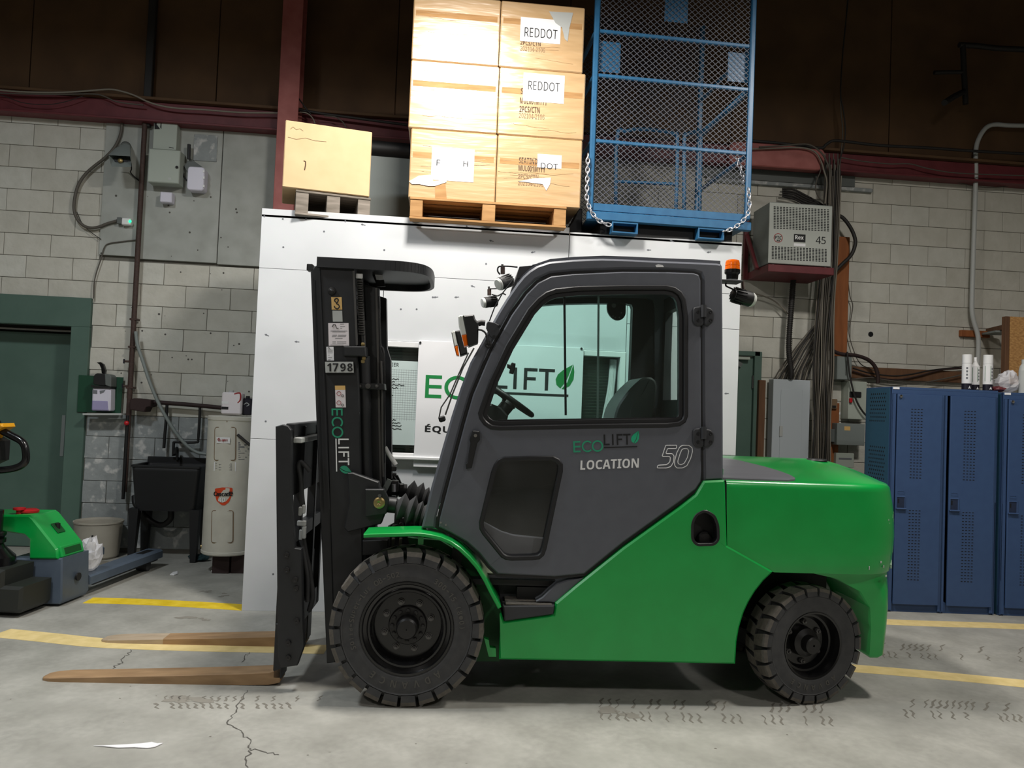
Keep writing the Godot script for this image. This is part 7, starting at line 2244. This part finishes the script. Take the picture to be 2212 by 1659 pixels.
# ---------------------------------------------------------------- electrical gear at the right
func electrics() -> void:
	# boards that carry it
	var wz := ZW + 0.05
	var o := wall_box("wood_plank", "upright orange stained plank on the wall beside the cable bundle", "plank", 1802, 511, 1833, 770, 0.04, M.wood_orange, ZW + 0.03)
	o = wall_box("wood_plank", "lower orange stained plank behind the small switch boxes", "plank", 1774, 870, 1812, 1010, 0.04, M.wood_orange, ZW + 0.03)
	o = wall_box("wood_plank", "narrow brown plank between the green door and the grey panel", "plank", 1638, 821, 1652, 1010, 0.06, M.wood_brown, ZW + 0.03)
	o = wall_box("wood_plank", "long brown plank along the wall behind the lockers", "plank", 1812, 797, 2110, 822, 0.03, M.wood_brown, ZW + 0.03)
	# transformer on its bracket
	var zt := -7.55
	var a := W(1663, 441, zt)
	var b := W(1797, 572, zt)
	o = thing("transformer", "grey vented dry transformer numbered 45 on a red wall bracket", "transformer", at_base(Vector3((a.x + b.x) * 0.5, b.y, zt - 0.22)))
	obj("case", box_px(o.transform, 1662, 440, 1797, 573, zt - 0.012, 0.42, 0.005), M.box_grey, o)
	var fr := sh(o.transform)
	var fp := obj("front_panel", box_px(o.transform, 1661, 441, 1796.5, 572, zt, 0.012), M.transformer, o)
	var slots := sh(o.transform)
	for q in [[1670, 445, 1792, 494, 18, 14], [1666, 531, 1787, 560, 18, 9]]:
		for j in q[5]:
			for i in q[4]:
				var x: float = lerpf(q[0], q[2], (i + 0.5) / q[4])
				var y: float = lerpf(q[1], q[3], (j + 0.5) / q[5]) + (x - q[0]) * 0.055
				slots.box(W(x, y, zt + 0.001), Vector3(0.0205, 0.0088, 0.0015))
	stuff(obj("vent_slot", slots, M.hole_dark, o))
	for q in [["45", 1773, 519, 23, 16]]:
		words(o, "number", q[0], local(o, q[1], q[2], zt + 0.002), Vector3.RIGHT, Vector3.UP, q[3] / FOCAL * 7.7, q[4] / FOCAL * 7.7, M.ink)
	var lc := local(o, 1681, 514, zt)
	obj("round_logo", Shape.new().ring(move2(disc(Vector2.ZERO, 0.048, 24), lc), move2(disc(Vector2.ZERO, 0.042, 24), lc), lc.z, lc.z + 0.002), M.red_ink, o)
	words(o, "lettering", "PTC", lc + Vector3(0, 0.003, 0.002), Vector3.RIGHT, Vector3.UP, 0.072, 0.036, M.ink, true)
	words(o, "lettering", "M", lc + Vector3(0, -0.028, 0.002), Vector3.RIGHT, Vector3.UP, 0.03, 0.018, M.ink, true)
	obj("brand_plate", box_px(o.transform, 1715, 506, 1740, 523, zt + 0.002, 0.002, 0.0), M.ink, o)
	words(o, "lettering", "Rex", local(o, 1727, 513, zt + 0.003), Vector3.RIGHT, Vector3.UP, 0.09, 0.04, M.white, true)
	obj("barcode_label", box_px(o.transform, 1715, 526, 1740, 532, zt + 0.002, 0.002, 0.0), M.paper, o)
	var br := thing("wall_bracket", "dark red steel wall bracket holding up the transformer", "bracket", at_base(Vector3((a.x + b.x) * 0.5, W(1720, 594, zt).y, ZW)))
	var y0 := W(1720, 583, zt).y
	obj("shelf", sh(br.transform).box(Vector3((a.x + b.x) * 0.5, y0, (zt + ZW) * 0.5 + 0.02), Vector3(b.x - a.x + 0.02, 0.075, zt - ZW + 0.02), Basis(), 0.004), M.red_steel, br)
	for x in [a.x - 0.03, b.x - 0.05]:
		obj("upright", sh(br.transform).box(Vector3(x, y0 + 0.34, ZW + 0.03), Vector3(0.045, 0.75, 0.045), Basis(), 0.003), M.red_steel, br)
		obj("brace", sh(br.transform).bar(Vector3(x, y0 + 0.45, ZW + 0.05), Vector3(x, y0 + 0.03, ZW + 0.34), 0.035, 0.035), M.red_steel, br)
	for i in 2:
		obj("foot", sh(br.transform).box(Vector3(lerpf(a.x + 0.06, b.x - 0.06, i), y0 + 0.045, zt - 0.03), Vector3(0.02, 0.03, 0.03)), M.steel_dark, br)
	# breaker panel
	var zp := ZW + 0.16
	o = wall_box("breaker_panel", "tall light grey breaker panel with a narrow door beside the green door", "breaker panel", 1668, 820, 1748, 1035, 0.12, M.panel_grey, ZW + 0.04)
	obj("door", box_px(o.transform, 1684.5, 842, 1731, 1040, zp + 0.006, 0.006, 0.002), M.panel_grey, o)
	obj("latch", box_px(o.transform, 1684, 920, 1691, 943, zp + 0.012, 0.008, 0.002), M.label_grey, o)
	# switch boxes
	o = wall_box("junction_box", "grey junction box at the foot of the orange plank", "junction box", 1808, 770, 1840, 820, 0.16, M.box_grey, ZW)
	obj("front_label", sh(o.transform).box(W(1828, 795, ZW + 0.162), Vector3(0.02, 0.16, 0.003)), M.box_grey_dark, o)
	o = wall_box("disconnect_switch", "pale grey disconnect switch with a red lever half behind the lockers", "switch", 1833, 824, 1872, 906, 0.16, M.box_cream, ZW)
	obj("handle", box_px(o.transform, 1836, 846, 1861, 858, ZW + 0.175, 0.015), M.black, o)
	obj("lever", box_px(o.transform, 1836.5, 860, 1842, 870, ZW + 0.19, 0.03), M.red, o)
	o = wall_box("splitter_box", "wide grey splitter box below the disconnect switch", "splitter box", 1808, 915, 1868, 962, 0.11, M.box_grey, ZW + 0.072)
	obj("side_flap", box_px(o.transform, 1793, 927, 1808, 955, ZW + 0.13, 0.05, 0.003), M.box_grey_dark, o)
	obj("sticker", box_px(o.transform, 1824, 921, 1837, 930, ZW + 0.183, 0.003), M.label_amber, o)
	o = wall_box("meter_box", "cream meter box low on the wall above the green counterweight", "meter box", 1806, 979, 1845, 1010, 0.12, M.box_cream, ZW)
	obj("window_slot", box_px(o.transform, 1812, 989, 1840, 993, ZW + 0.122, 0.004, 0.001), M.ink_grey, o)
	o = wall_box("small_switch", "small beige switch box on the lower orange plank", "switch box", 1795, 862, 1809, 883, 0.06, M.ink_faint, ZW + 0.04)
	obj("toggle", box_px(o.transform, 1798, 876, 1806, 881, ZW + 0.105, 0.005, 0.001), M.ink, o)
	o = wall_box("small_switch", "tiny grey switch box among the cables beside the breaker panel", "switch box", 1778, 915, 1789, 934, 0.06, M.box_grey, ZW + 0.06)
	obj("toggle", box_px(o.transform, 1781, 922, 1786, 930, ZW + 0.125, 0.005, 0.001), M.label_pink, o)
	o = wall_box("white_tag", "small torn white tag on the lower orange plank", "tag", 1795, 890, 1816, 896, 0.01, M.paper, ZW + 0.045)
	# corrugated conduit under the transformer
	var cp := PackedVector3Array()
	var rr := Shape.new()
	var cpath := curve(P3w([1714, 600, 1711, 640, 1708, 680, 1705, 720, 1704, 760, 1709, 800, 1708, 818], ZW + 0.17), 10)
	var bse := cpath[cpath.size() - 1]
	rr.xf = Transform3D(Basis(), -bse)
	rr.tube(cpath, 0.026, 10)
	for i in range(0, cpath.size() - 1, 1):
		rr.cyl(cpath[i].lerp(cpath[i + 1], 0.2), cpath[i].lerp(cpath[i + 1], 0.7), 0.031, 10)
	var cd := obj("flexible_conduit", rr, M.cable_dark)
	cd.position = bse
	tag(cd, "black corrugated conduit from the transformer down to the breaker panel", "conduit")
	# the fan of cables into the panel
	var g := "cables gathered beside the transformer"
	var fan := "cable fanning out from the bundle into the top of the breaker panel"
	for i in 18:
		var xs := 1771.0 + i * 1.7
		var xe := 1673.0 + i * 4.1
		var pts := [xs + 4, 585, xs + 1, 640, xs - 1, 688]
		for t in [0.25, 0.5, 0.75, 0.92]:
			var wv: float = sin(i * 1.9 + t * 5.0) * 3.0 * (1.0 - t)
			pts.append(lerpf(xs - 1, xe, t) + wv)
			pts.append(690.0 + 126.0 * pow(t, 1.15) + sin(i * 0.8) * 3.0)
		pts.append_array([xe, 822])
		cable_run("cable", fan, pts, ZW + 0.07 + 0.02 * (i % 3), 0.0068, [M.cable, M.cable_pale, M.cable_dark][i % 3], g)
	var down := "cable hanging straight down through the bundle past the breaker panel"
	for i in 20:
		var lay := i % 2
		var xa := 1768.0 + (i / 2) * 4.3 + lay * 2.0
		var w1 := sin(i * 0.6) * 3.0
		var fade := (i / 2) * 0.6
		cable_run("cable", down, [xa + 14 - fade, 332 + (i % 5) * 12, xa + 13 - fade, 400, xa + 10 - fade, 470, xa + 3 + w1, 560, xa - 3 + w1, 640, xa - 8, 720, xa - 11 - w1, 800, xa - 12 + w1, 900, xa - 15, 1005], ZW + 0.20 + 0.025 * lay, 0.0068 + 0.0008 * (i % 3), [M.cable_pale, M.cable, M.cable_dark, M.cable][(i * 7 / 3) % 4], g)
	cable_run("cable", "thick dark cable bulging out right of the transformer", [1802, 462, 1820, 470, 1836, 490, 1846, 512, 1847, 530, 1838, 552, 1820, 570, 1804, 588, 1796, 610, 1790, 640], ZW + 0.2, 0.020, M.cable_dark)
	cable_run("cable", "thick dark cable curving from the bundle to behind the lockers", [1775, 735, 1790, 752, 1815, 764, 1850, 768, 1875, 777, 1890, 792, 1896, 812, 1896, 828], ZW + 0.16, 0.021, M.rust_box)
	cable_run("cable", "thin wire straying right of the orange plank down to the lockers", [1832, 610, 1836, 640, 1842, 660, 1838, 690, 1834, 720, 1845, 760, 1858, 785, 1880, 797, 1900, 804], ZW + 0.06, 0.005, M.cable)
	cable_run("cable", "black cable hanging across the disconnect switch", [1830, 760, 1834, 800, 1842, 840, 1852, 870, 1866, 892, 1880, 905], ZW + 0.21, 0.010, M.cable_dark)
	cable_run("cable", "upper brown cable sagging over the plank behind the lockers", [1842, 795, 1880, 806, 1930, 812, 1970, 808, 2010, 800, 2080, 792], ZW + 0.06, 0.008, M.cable_dark, "cables over the plank behind the lockers")
	cable_run("cable", "middle brown cable sagging over the plank behind the lockers", [1842, 802, 1890, 815, 1940, 820, 1985, 812, 2030, 800, 2085, 795], ZW + 0.082, 0.008, M.rust_box, "cables over the plank behind the lockers")
	cable_run("cable", "lowest brown cable sagging over the plank behind the lockers", [1836, 820, 1880, 816, 1920, 822, 1980, 828, 2040, 818, 2085, 808], ZW + 0.104, 0.008, M.cable, "cables over the plank behind the lockers")
	cable_run("cable", "pale cable looping over the red beam end into the bundle", [1622, 322, 1680, 320, 1730, 319, 1760, 328, 1774, 350, 1780, 370, 1786, 395, 1782, 440], ZW + 0.24, 0.009, M.cable_pale, g)
	cable_run("cable", "second cable looping over the red beam end into the bundle", [1640, 318, 1700, 314, 1745, 312, 1772, 328, 1786, 350, 1792, 375, 1790, 440], ZW + 0.265, 0.009, M.cable, g)
	cable_run("cable", "cable bowing outward left of the bundle above the transformer", [1774, 350, 1772, 370, 1764, 390, 1762, 410, 1768, 425, 1780, 438], ZW + 0.2, 0.007, M.cable, g)
	cable_run("cable", "thin cable rising from the bundle up the brown wall", [1800, 400, 1810, 355, 1822, 320, 1826, 280, 1822, 240, 1816, 200, 1820, 120, 1828, 40, 1834, -20], ZW + 0.2, 0.007, M.cable_dark, g)
	cable_run("cable", "second thin cable rising up the brown wall from the bundle", [1806, 410, 1814, 360, 1818, 320, 1820, 280, 1816, 230, 1818, 150, 1826, 60, 1832, -20], ZW + 0.19, 0.006, M.cable, g)
	cable_run("cable", "pale wires leaving the lamp height and joining the corrugated conduit", [1618, 632, 1640, 637, 1665, 646, 1685, 660, 1702, 678], ZW + 0.1, 0.008, M.cable_pale, g)
	for i in 5:
		cable_run("cable", "dark cable swept in from the blackened hole left of the bundle", [1690, 408 + i * 4, 1715, 410 + i * 5, 1740, 422 + i * 5, 1762, 434 + i * 3, 1782, 446 + i * 3], ZW + 0.06 + i * 0.024, 0.011, M.cable_dark, "dark cables above the transformer")
	# conduit up the right wall
	cable_run("conduit", "tall grey steel conduit bending along the right wall to the beam", [2240, 272, 2180, 271, 2150, 269, 2130, 276, 2115, 298, 2108, 325, 2108, 380, 2106, 450, 2103, 540, 2100, 640, 2100, 672, 2104, 695, 2112, 722, 2114, 745, 2112, 790, 2108, 830], ZW + 0.1, 0.026, M.label_grey, "", "conduit")
	o = wall_box("wood_block", "short orange wood block behind the right conduit", "wood block", 2077, 714, 2139, 728, 0.05, M.wood_orange, ZW)
	o = thing("osb_cabinet", "chipboard cabinet jutting from the right wall above the lockers", "cabinet", at_base(W(2190, 800, -7.4)))
	var q0 := W(2173, 683, -7.4)
	var q1 := W(2173, 830, -7.4)
	obj("side_board", sh(o.transform).box(Vector3(q0.x + 0.022, (q0.y + q1.y) * 0.5, -7.43), Vector3(0.045, q0.y - q1.y, 0.06), Basis(), 0.003), M.wood_brown, o)
	obj("front_board", sh(o.transform).box(Vector3(q0.x + 0.36, (q0.y + q1.y) * 0.5, -7.41), Vector3(0.62, q0.y - q1.y, 0.02), Basis(), 0.002), M.osb, o)
	obj("arm", sh(o.transform).bar(W(2136, 715, ZW + 0.02), W(2175, 706, -7.6), 0.06, 0.05), M.wood_brown, o)
	obj("shelf", sh(o.transform).bar(W(2140, 722, ZW + 0.06), W(2172, 716, -7.7), 0.2, 0.02), M.box_grey, o)
	# dark pipework high on the right
	o = thing("wall_pipework", "dark branching pipework high on the brown wall at the right", "pipe", at_base(W(2086, 225, ZW)))
	var zz := ZW + 0.2
	obj("pipe", sh(o.transform).tube(P3w([2080, 95, 2082, 150, 2086, 225], zz), 0.03, 10), M.cable_dark, o)
	obj("pipe", sh(o.transform).tube(P3w([2072, 97, 2110, 99, 2150, 104, 2230, 108], zz), 0.03, 10), M.cable_dark, o)
	obj("pipe", sh(o.transform).tube(P3w([2082, 156, 2050, 156, 2018, 157], zz), 0.022, 10), M.cable_dark, o)
	obj("pipe", sh(o.transform).tube(PackedVector3Array([W(2082, 198, zz), W(2062, 208, zz + 0.1), W(2040, 222, zz + 0.25)]), 0.032, 10), M.cable_dark, o)
	o = thing("wall_hole", "dark round bolt hole in the pale blocks above the lockers", "hole", at_base(W(1881, 722, ZW + 0.002)))
	obj("rim", Shape.new().lathe(Transform3D(), PackedVector2Array([Vector2(0.03, 0.0), Vector2(0.024, 0.004), Vector2(0, 0.001)]), 12), M.hole_dark, o)

func move2(p: PackedVector2Array, c: Vector3) -> PackedVector2Array:
	for i in p.size():
		p[i] += Vector2(c.x, c.y)
	return p


# ---------------------------------------------------------------- blue lockers
func locker_bank() -> void:
	var h := 1.92
	var f := at_base(Vector3(3.875, 0, -6.262), -0.0745)
	var o := thing("locker_bank", "blue double locker with perforated doors beside the forklift's rear", "locker", f, "blue steel lockers")
	locker(o, 2, 0.462, h)
	var f2 := f
	f2.origin = f * Vector3(0.967, 0, 0.006)
	var o2 := thing("locker_bank", "blue locker cut off by the right edge of the photo", "locker", f2, "blue steel lockers")
	locker(o2, 2, 0.462, h - 0.01)
	# things on top
	var z := -6.45
	var cans := [["white aerosol can with a tall cap, left of the conduit on the lockers", 2088, 766, 829, 0.040, true, false], ["white and green aerosol can without cap, just left of the conduit", 2106, 772, 829, 0.036, false, true], ["white aerosol can with a green panel, right of the conduit on the lockers", 2133.5, 767, 831, 0.040, true, true]]
	for c in cans:
		var zc := z - (0.06 if not c[5] else 0.0)
		var x := W(c[1], c[3], zc).x
		var hy: float = W(c[1], c[2], zc).y - (h + 0.001)
		var s := thing("aerosol_can", c[0], "spray can", at_base(Vector3(x, h + 0.001, zc)), "aerosol cans on the lockers")
		var up := Transform3D(Basis(Vector3.RIGHT, -PI / 2), Vector3.ZERO)
		var r: float = c[4]
		obj("base_band", Shape.new().lathe(up, PackedVector2Array([Vector2(0, 0), Vector2(r, 0), Vector2(r, hy * 0.2)]), 24), M.spray_navy, s)
		obj("body", Shape.new().lathe(up, PackedVector2Array([Vector2(r, hy * 0.2), Vector2(r, hy * 0.74), Vector2(r * 0.8, hy * 0.77), Vector2(0, hy * 0.78)]), 24), M.white, s)
		if c[5]:
			obj("cap", Shape.new().lathe(up, PackedVector2Array([Vector2(r * 0.98, hy * 0.755), Vector2(r * 0.98, hy * 0.99), Vector2(r * 0.9, hy), Vector2(0, hy)]), 24), M.white, s)
		else:
			obj("nozzle", Shape.new().lathe(up, PackedVector2Array([Vector2(r * 0.8, hy * 0.77), Vector2(r * 0.45, hy * 0.85), Vector2(r * 0.35, hy * 0.9), Vector2(r * 0.35, hy), Vector2(0, hy)]), 20), M.white, s)
		if c[6]:
			obj("green_panel", bent(Shape.new().prism(rect(-r * 0.95, hy * 0.28, -r * 0.05, hy * 0.70), 0.0, 0.001), r + 0.0004), M.spray_green, s)
		var t := Shape.new()
		for i in 4:
			t.box(Vector3(r * (0.25 if c[6] else -0.55), hy * (0.35 + i * 0.09), 0.0005), Vector3(r * 0.28, hy * 0.055, 0.001))
		stuff(obj("print", bent(t, r + 0.0004), M.ink_grey, s))
		obj("emblem", bent(Shape.new().prism(PackedVector2Array([Vector2(-r * 0.3, hy * 0.06), Vector2(r * 0.3, hy * 0.06), Vector2(0, hy * 0.14)]), 0.0, 0.001), r + 0.0004), M.white, s)
	var b := thing("plastic_bag", "crumpled clear plastic bag on the right hand lockers", "plastic bag", at_base(Vector3(W(2181, 830, z).x, h + 0.001, z - 0.03)))
	obj("bag", crumple(Vector3(0.12, 0.10, 0.1), 9), M.clear_bag, b)
	var w := thing("white_bottle", "white bottle at the right edge on the lockers", "bottle", at_base(Vector3(W(2212, 830, z + 0.05).x, h + 0.001, z + 0.05)))
	obj("body", Shape.new().lathe(Transform3D(Basis(Vector3.RIGHT, -PI / 2), Vector3.ZERO), PackedVector2Array([Vector2(0, 0), Vector2(0.042, 0), Vector2(0.043, 0.2), Vector2(0.035, 0.24), Vector2(0.022, 0.26), Vector2(0.022, 0.3), Vector2(0, 0.3)]), 24), M.label_grey, w)
	var rg := thing("red_rag", "folded dark red rag beside the plastic bag on the lockers", "rag", at_base(Vector3(W(2155, 832, z).x, h + 0.001, z)))
	obj("cloth", crumple(Vector3(0.07, 0.028, 0.06), 12), M.red_steel, rg)

func locker(o: Node3D, n: int, w: float, h: float) -> void:
	var d := 0.46
	var tw := w * n
	var bd := Shape.new()
	bd.box(Vector3(tw * 0.5, h - 0.011, -d * 0.5), Vector3(tw, 0.022, d), Basis(), 0.002)
	bd.box(Vector3(tw * 0.5, 0.045, -d * 0.5 - 0.01), Vector3(tw, 0.09, d - 0.02), Basis(), 0.002)
	bd.box(Vector3(tw * 0.5, h * 0.5, -d + 0.006), Vector3(tw, h - 0.02, 0.012))
	for i in n + 1:
		bd.box(Vector3(clampf(i * w, 0.006, tw - 0.006), h * 0.5, -d * 0.5), Vector3(0.012, h - 0.02, d - 0.004))
	for i in n + 1:
		bd.box(Vector3(clampf(i * w, 0.02, tw - 0.02), h * 0.5, -0.012), Vector3(0.04 if i == 0 or i == n else 0.05, h - 0.03, 0.02), Basis(), 0.002)
	bd.box(Vector3(tw * 0.5, h - 0.03, -0.012), Vector3(tw, 0.06, 0.022), Basis(), 0.002)
	obj("body", bd, M.locker_blue, o)
	obj("side_panel", Shape.new().box(Vector3(-0.001, h * 0.5, -d * 0.5 - 0.01), Vector3(0.004, h - 0.02, d - 0.05)), M.locker_teal, o)
	obj("number_tag", Shape.new().box(Vector3(0.035, h - 0.012, 0.0015), Vector3(0.055, 0.018, 0.002)), M.paper, o)
	# side perforations
	var sp := Shape.new()
	for band in [[0.06, 0.35], [0.53, 1.35]]:
		var rows := int((band[1] - band[0]) / 0.034)
		for j in rows:
			for i in 8:
				var z := -0.10 - i * 0.036 - (0.018 if j % 2 else 0.0)
				var y: float = h - band[0] - j * 0.034
				sp.cyl(Vector3(-0.0042, y, z), Vector3(0.0, y, z), 0.009, 6)
	stuff(obj("side_perforation", sp, M.hole_dark, o))
	for i in n:
		var x := i * w + 0.045
		var dw := w - 0.075
		var door := obj("door", Shape.new().box(Vector3(x + dw * 0.5, h * 0.5 + 0.005, 0.004), Vector3(dw, h - 0.13, 0.018), Basis(), 0.003), M.locker_blue, o)
		var hole := Shape.new()
		for band in [[0.19, 24], [1.055, 24]]:
			for j in band[1]:
				for k in 4:
					var c := Vector3(x + dw * (0.38 if false else 0.43) + (k - 1.5) * 0.028 + (0.0 if j % 2 else 0.002), h - band[0] - j * 0.0255, 0.0134)
					hole.prism(PackedVector2Array([Vector2(c.x - 0.009, c.y - 0.001), Vector2(c.x + 0.009, c.y - 0.001), Vector2(c.x + 0.007, c.y + 0.006), Vector2(c.x - 0.007, c.y + 0.006)]), 0.0128, 0.0136)
		stuff(obj("perforation", hole, M.hole_dark, door))
		var hx := x + 0.045
		var hy := h * 0.485
		obj("handle_cup", Shape.new().ring(rect(hx - 0.04, hy - 0.055, hx + 0.04, hy + 0.055), rect(hx - 0.032, hy - 0.045, hx + 0.032, hy + 0.045), 0.008, 0.019, 0.003), M.locker_blue, door)
		obj("handle_recess", Shape.new().box(Vector3(hx, hy, 0.0134), Vector3(0.064, 0.09, 0.001)), M.locker_dark, door)
		obj("handle_lip", Shape.new().box(Vector3(hx, hy - 0.05, 0.024), Vector3(0.09, 0.012, 0.022), Basis(), 0.004), M.locker_blue, door)
		obj("latch_slot", Shape.new().box(Vector3(hx - 0.02, hy + 0.015, 0.0145), Vector3(0.01, 0.035, 0.002)), M.hole_dark, door)
		obj("number_slot", Shape.new().ring(rect(hx - 0.03, hy + 0.075, hx + 0.03, hy + 0.10), rect(hx - 0.026, hy + 0.079, hx + 0.026, hy + 0.096), 0.012, 0.0155), M.locker_blue, door)
		if i == 0:
			obj("lock", Shape.new().lathe(Transform3D(Basis(), Vector3(x + 0.022, h - 0.08, 0.013)), PackedVector2Array([Vector2(0.014, 0), Vector2(0.013, 0.014), Vector2(0, 0.016)]), 14), M.chrome, door)


# ---------------------------------------------------------------- on the floor
func scrap(called: String, label: String, cat: String, a: Array, th: float, m: Material) -> void:
	var c := Vector3.ZERO
	var k := 0
	for i in range(0, a.size(), 2):
		c += WF(a[i], a[i + 1])
		k += 1
	c /= k
	var p := PackedVector2Array()
	for i in range(0, a.size(), 2):
		var q := WF(a[i], a[i + 1]) - c
		p.append(Vector2(q.x, -q.z))
	var s := Shape.new()
	s.xf = Transform3D(Basis(Vector3.RIGHT, -PI / 2), Vector3(0, 0.002, 0))
	s.prism(p, 0.0, th, th * 0.4)
	var o := obj(called, s, m)
	o.position = c
	tag(o, label, cat)

func floor_things() -> void:
	scrap("paper_scrap", "torn strip of white paper lying on the concrete in the foreground", "paper scrap", [202, 1613, 235, 1612, 275, 1610, 305, 1608, 328, 1605, 340, 1608, 352, 1607, 335, 1615, 318, 1618, 290, 1616, 255, 1617, 225, 1614], 0.004, M.paper)
	scrap("paper_scrap", "small white scrap on the floor in front of the sink", "paper scrap", [367, 1243, 372, 1239, 384, 1236, 384, 1241, 376, 1244], 0.012, M.white)
	scrap("paper_scrap", "crumpled white scrap on the floor in front of the water heater", "paper scrap", [456, 1235, 462, 1231, 474, 1231, 472, 1235, 463, 1236], 0.012, M.white)
	var o := thing("work_rag", "dark teal rag on the floor under the water heater", "rag", at_base(WF(430, 1212)))
	obj("cloth", crumple(Vector3(0.1, 0.035, 0.06), 21), M.teal_rag, o)
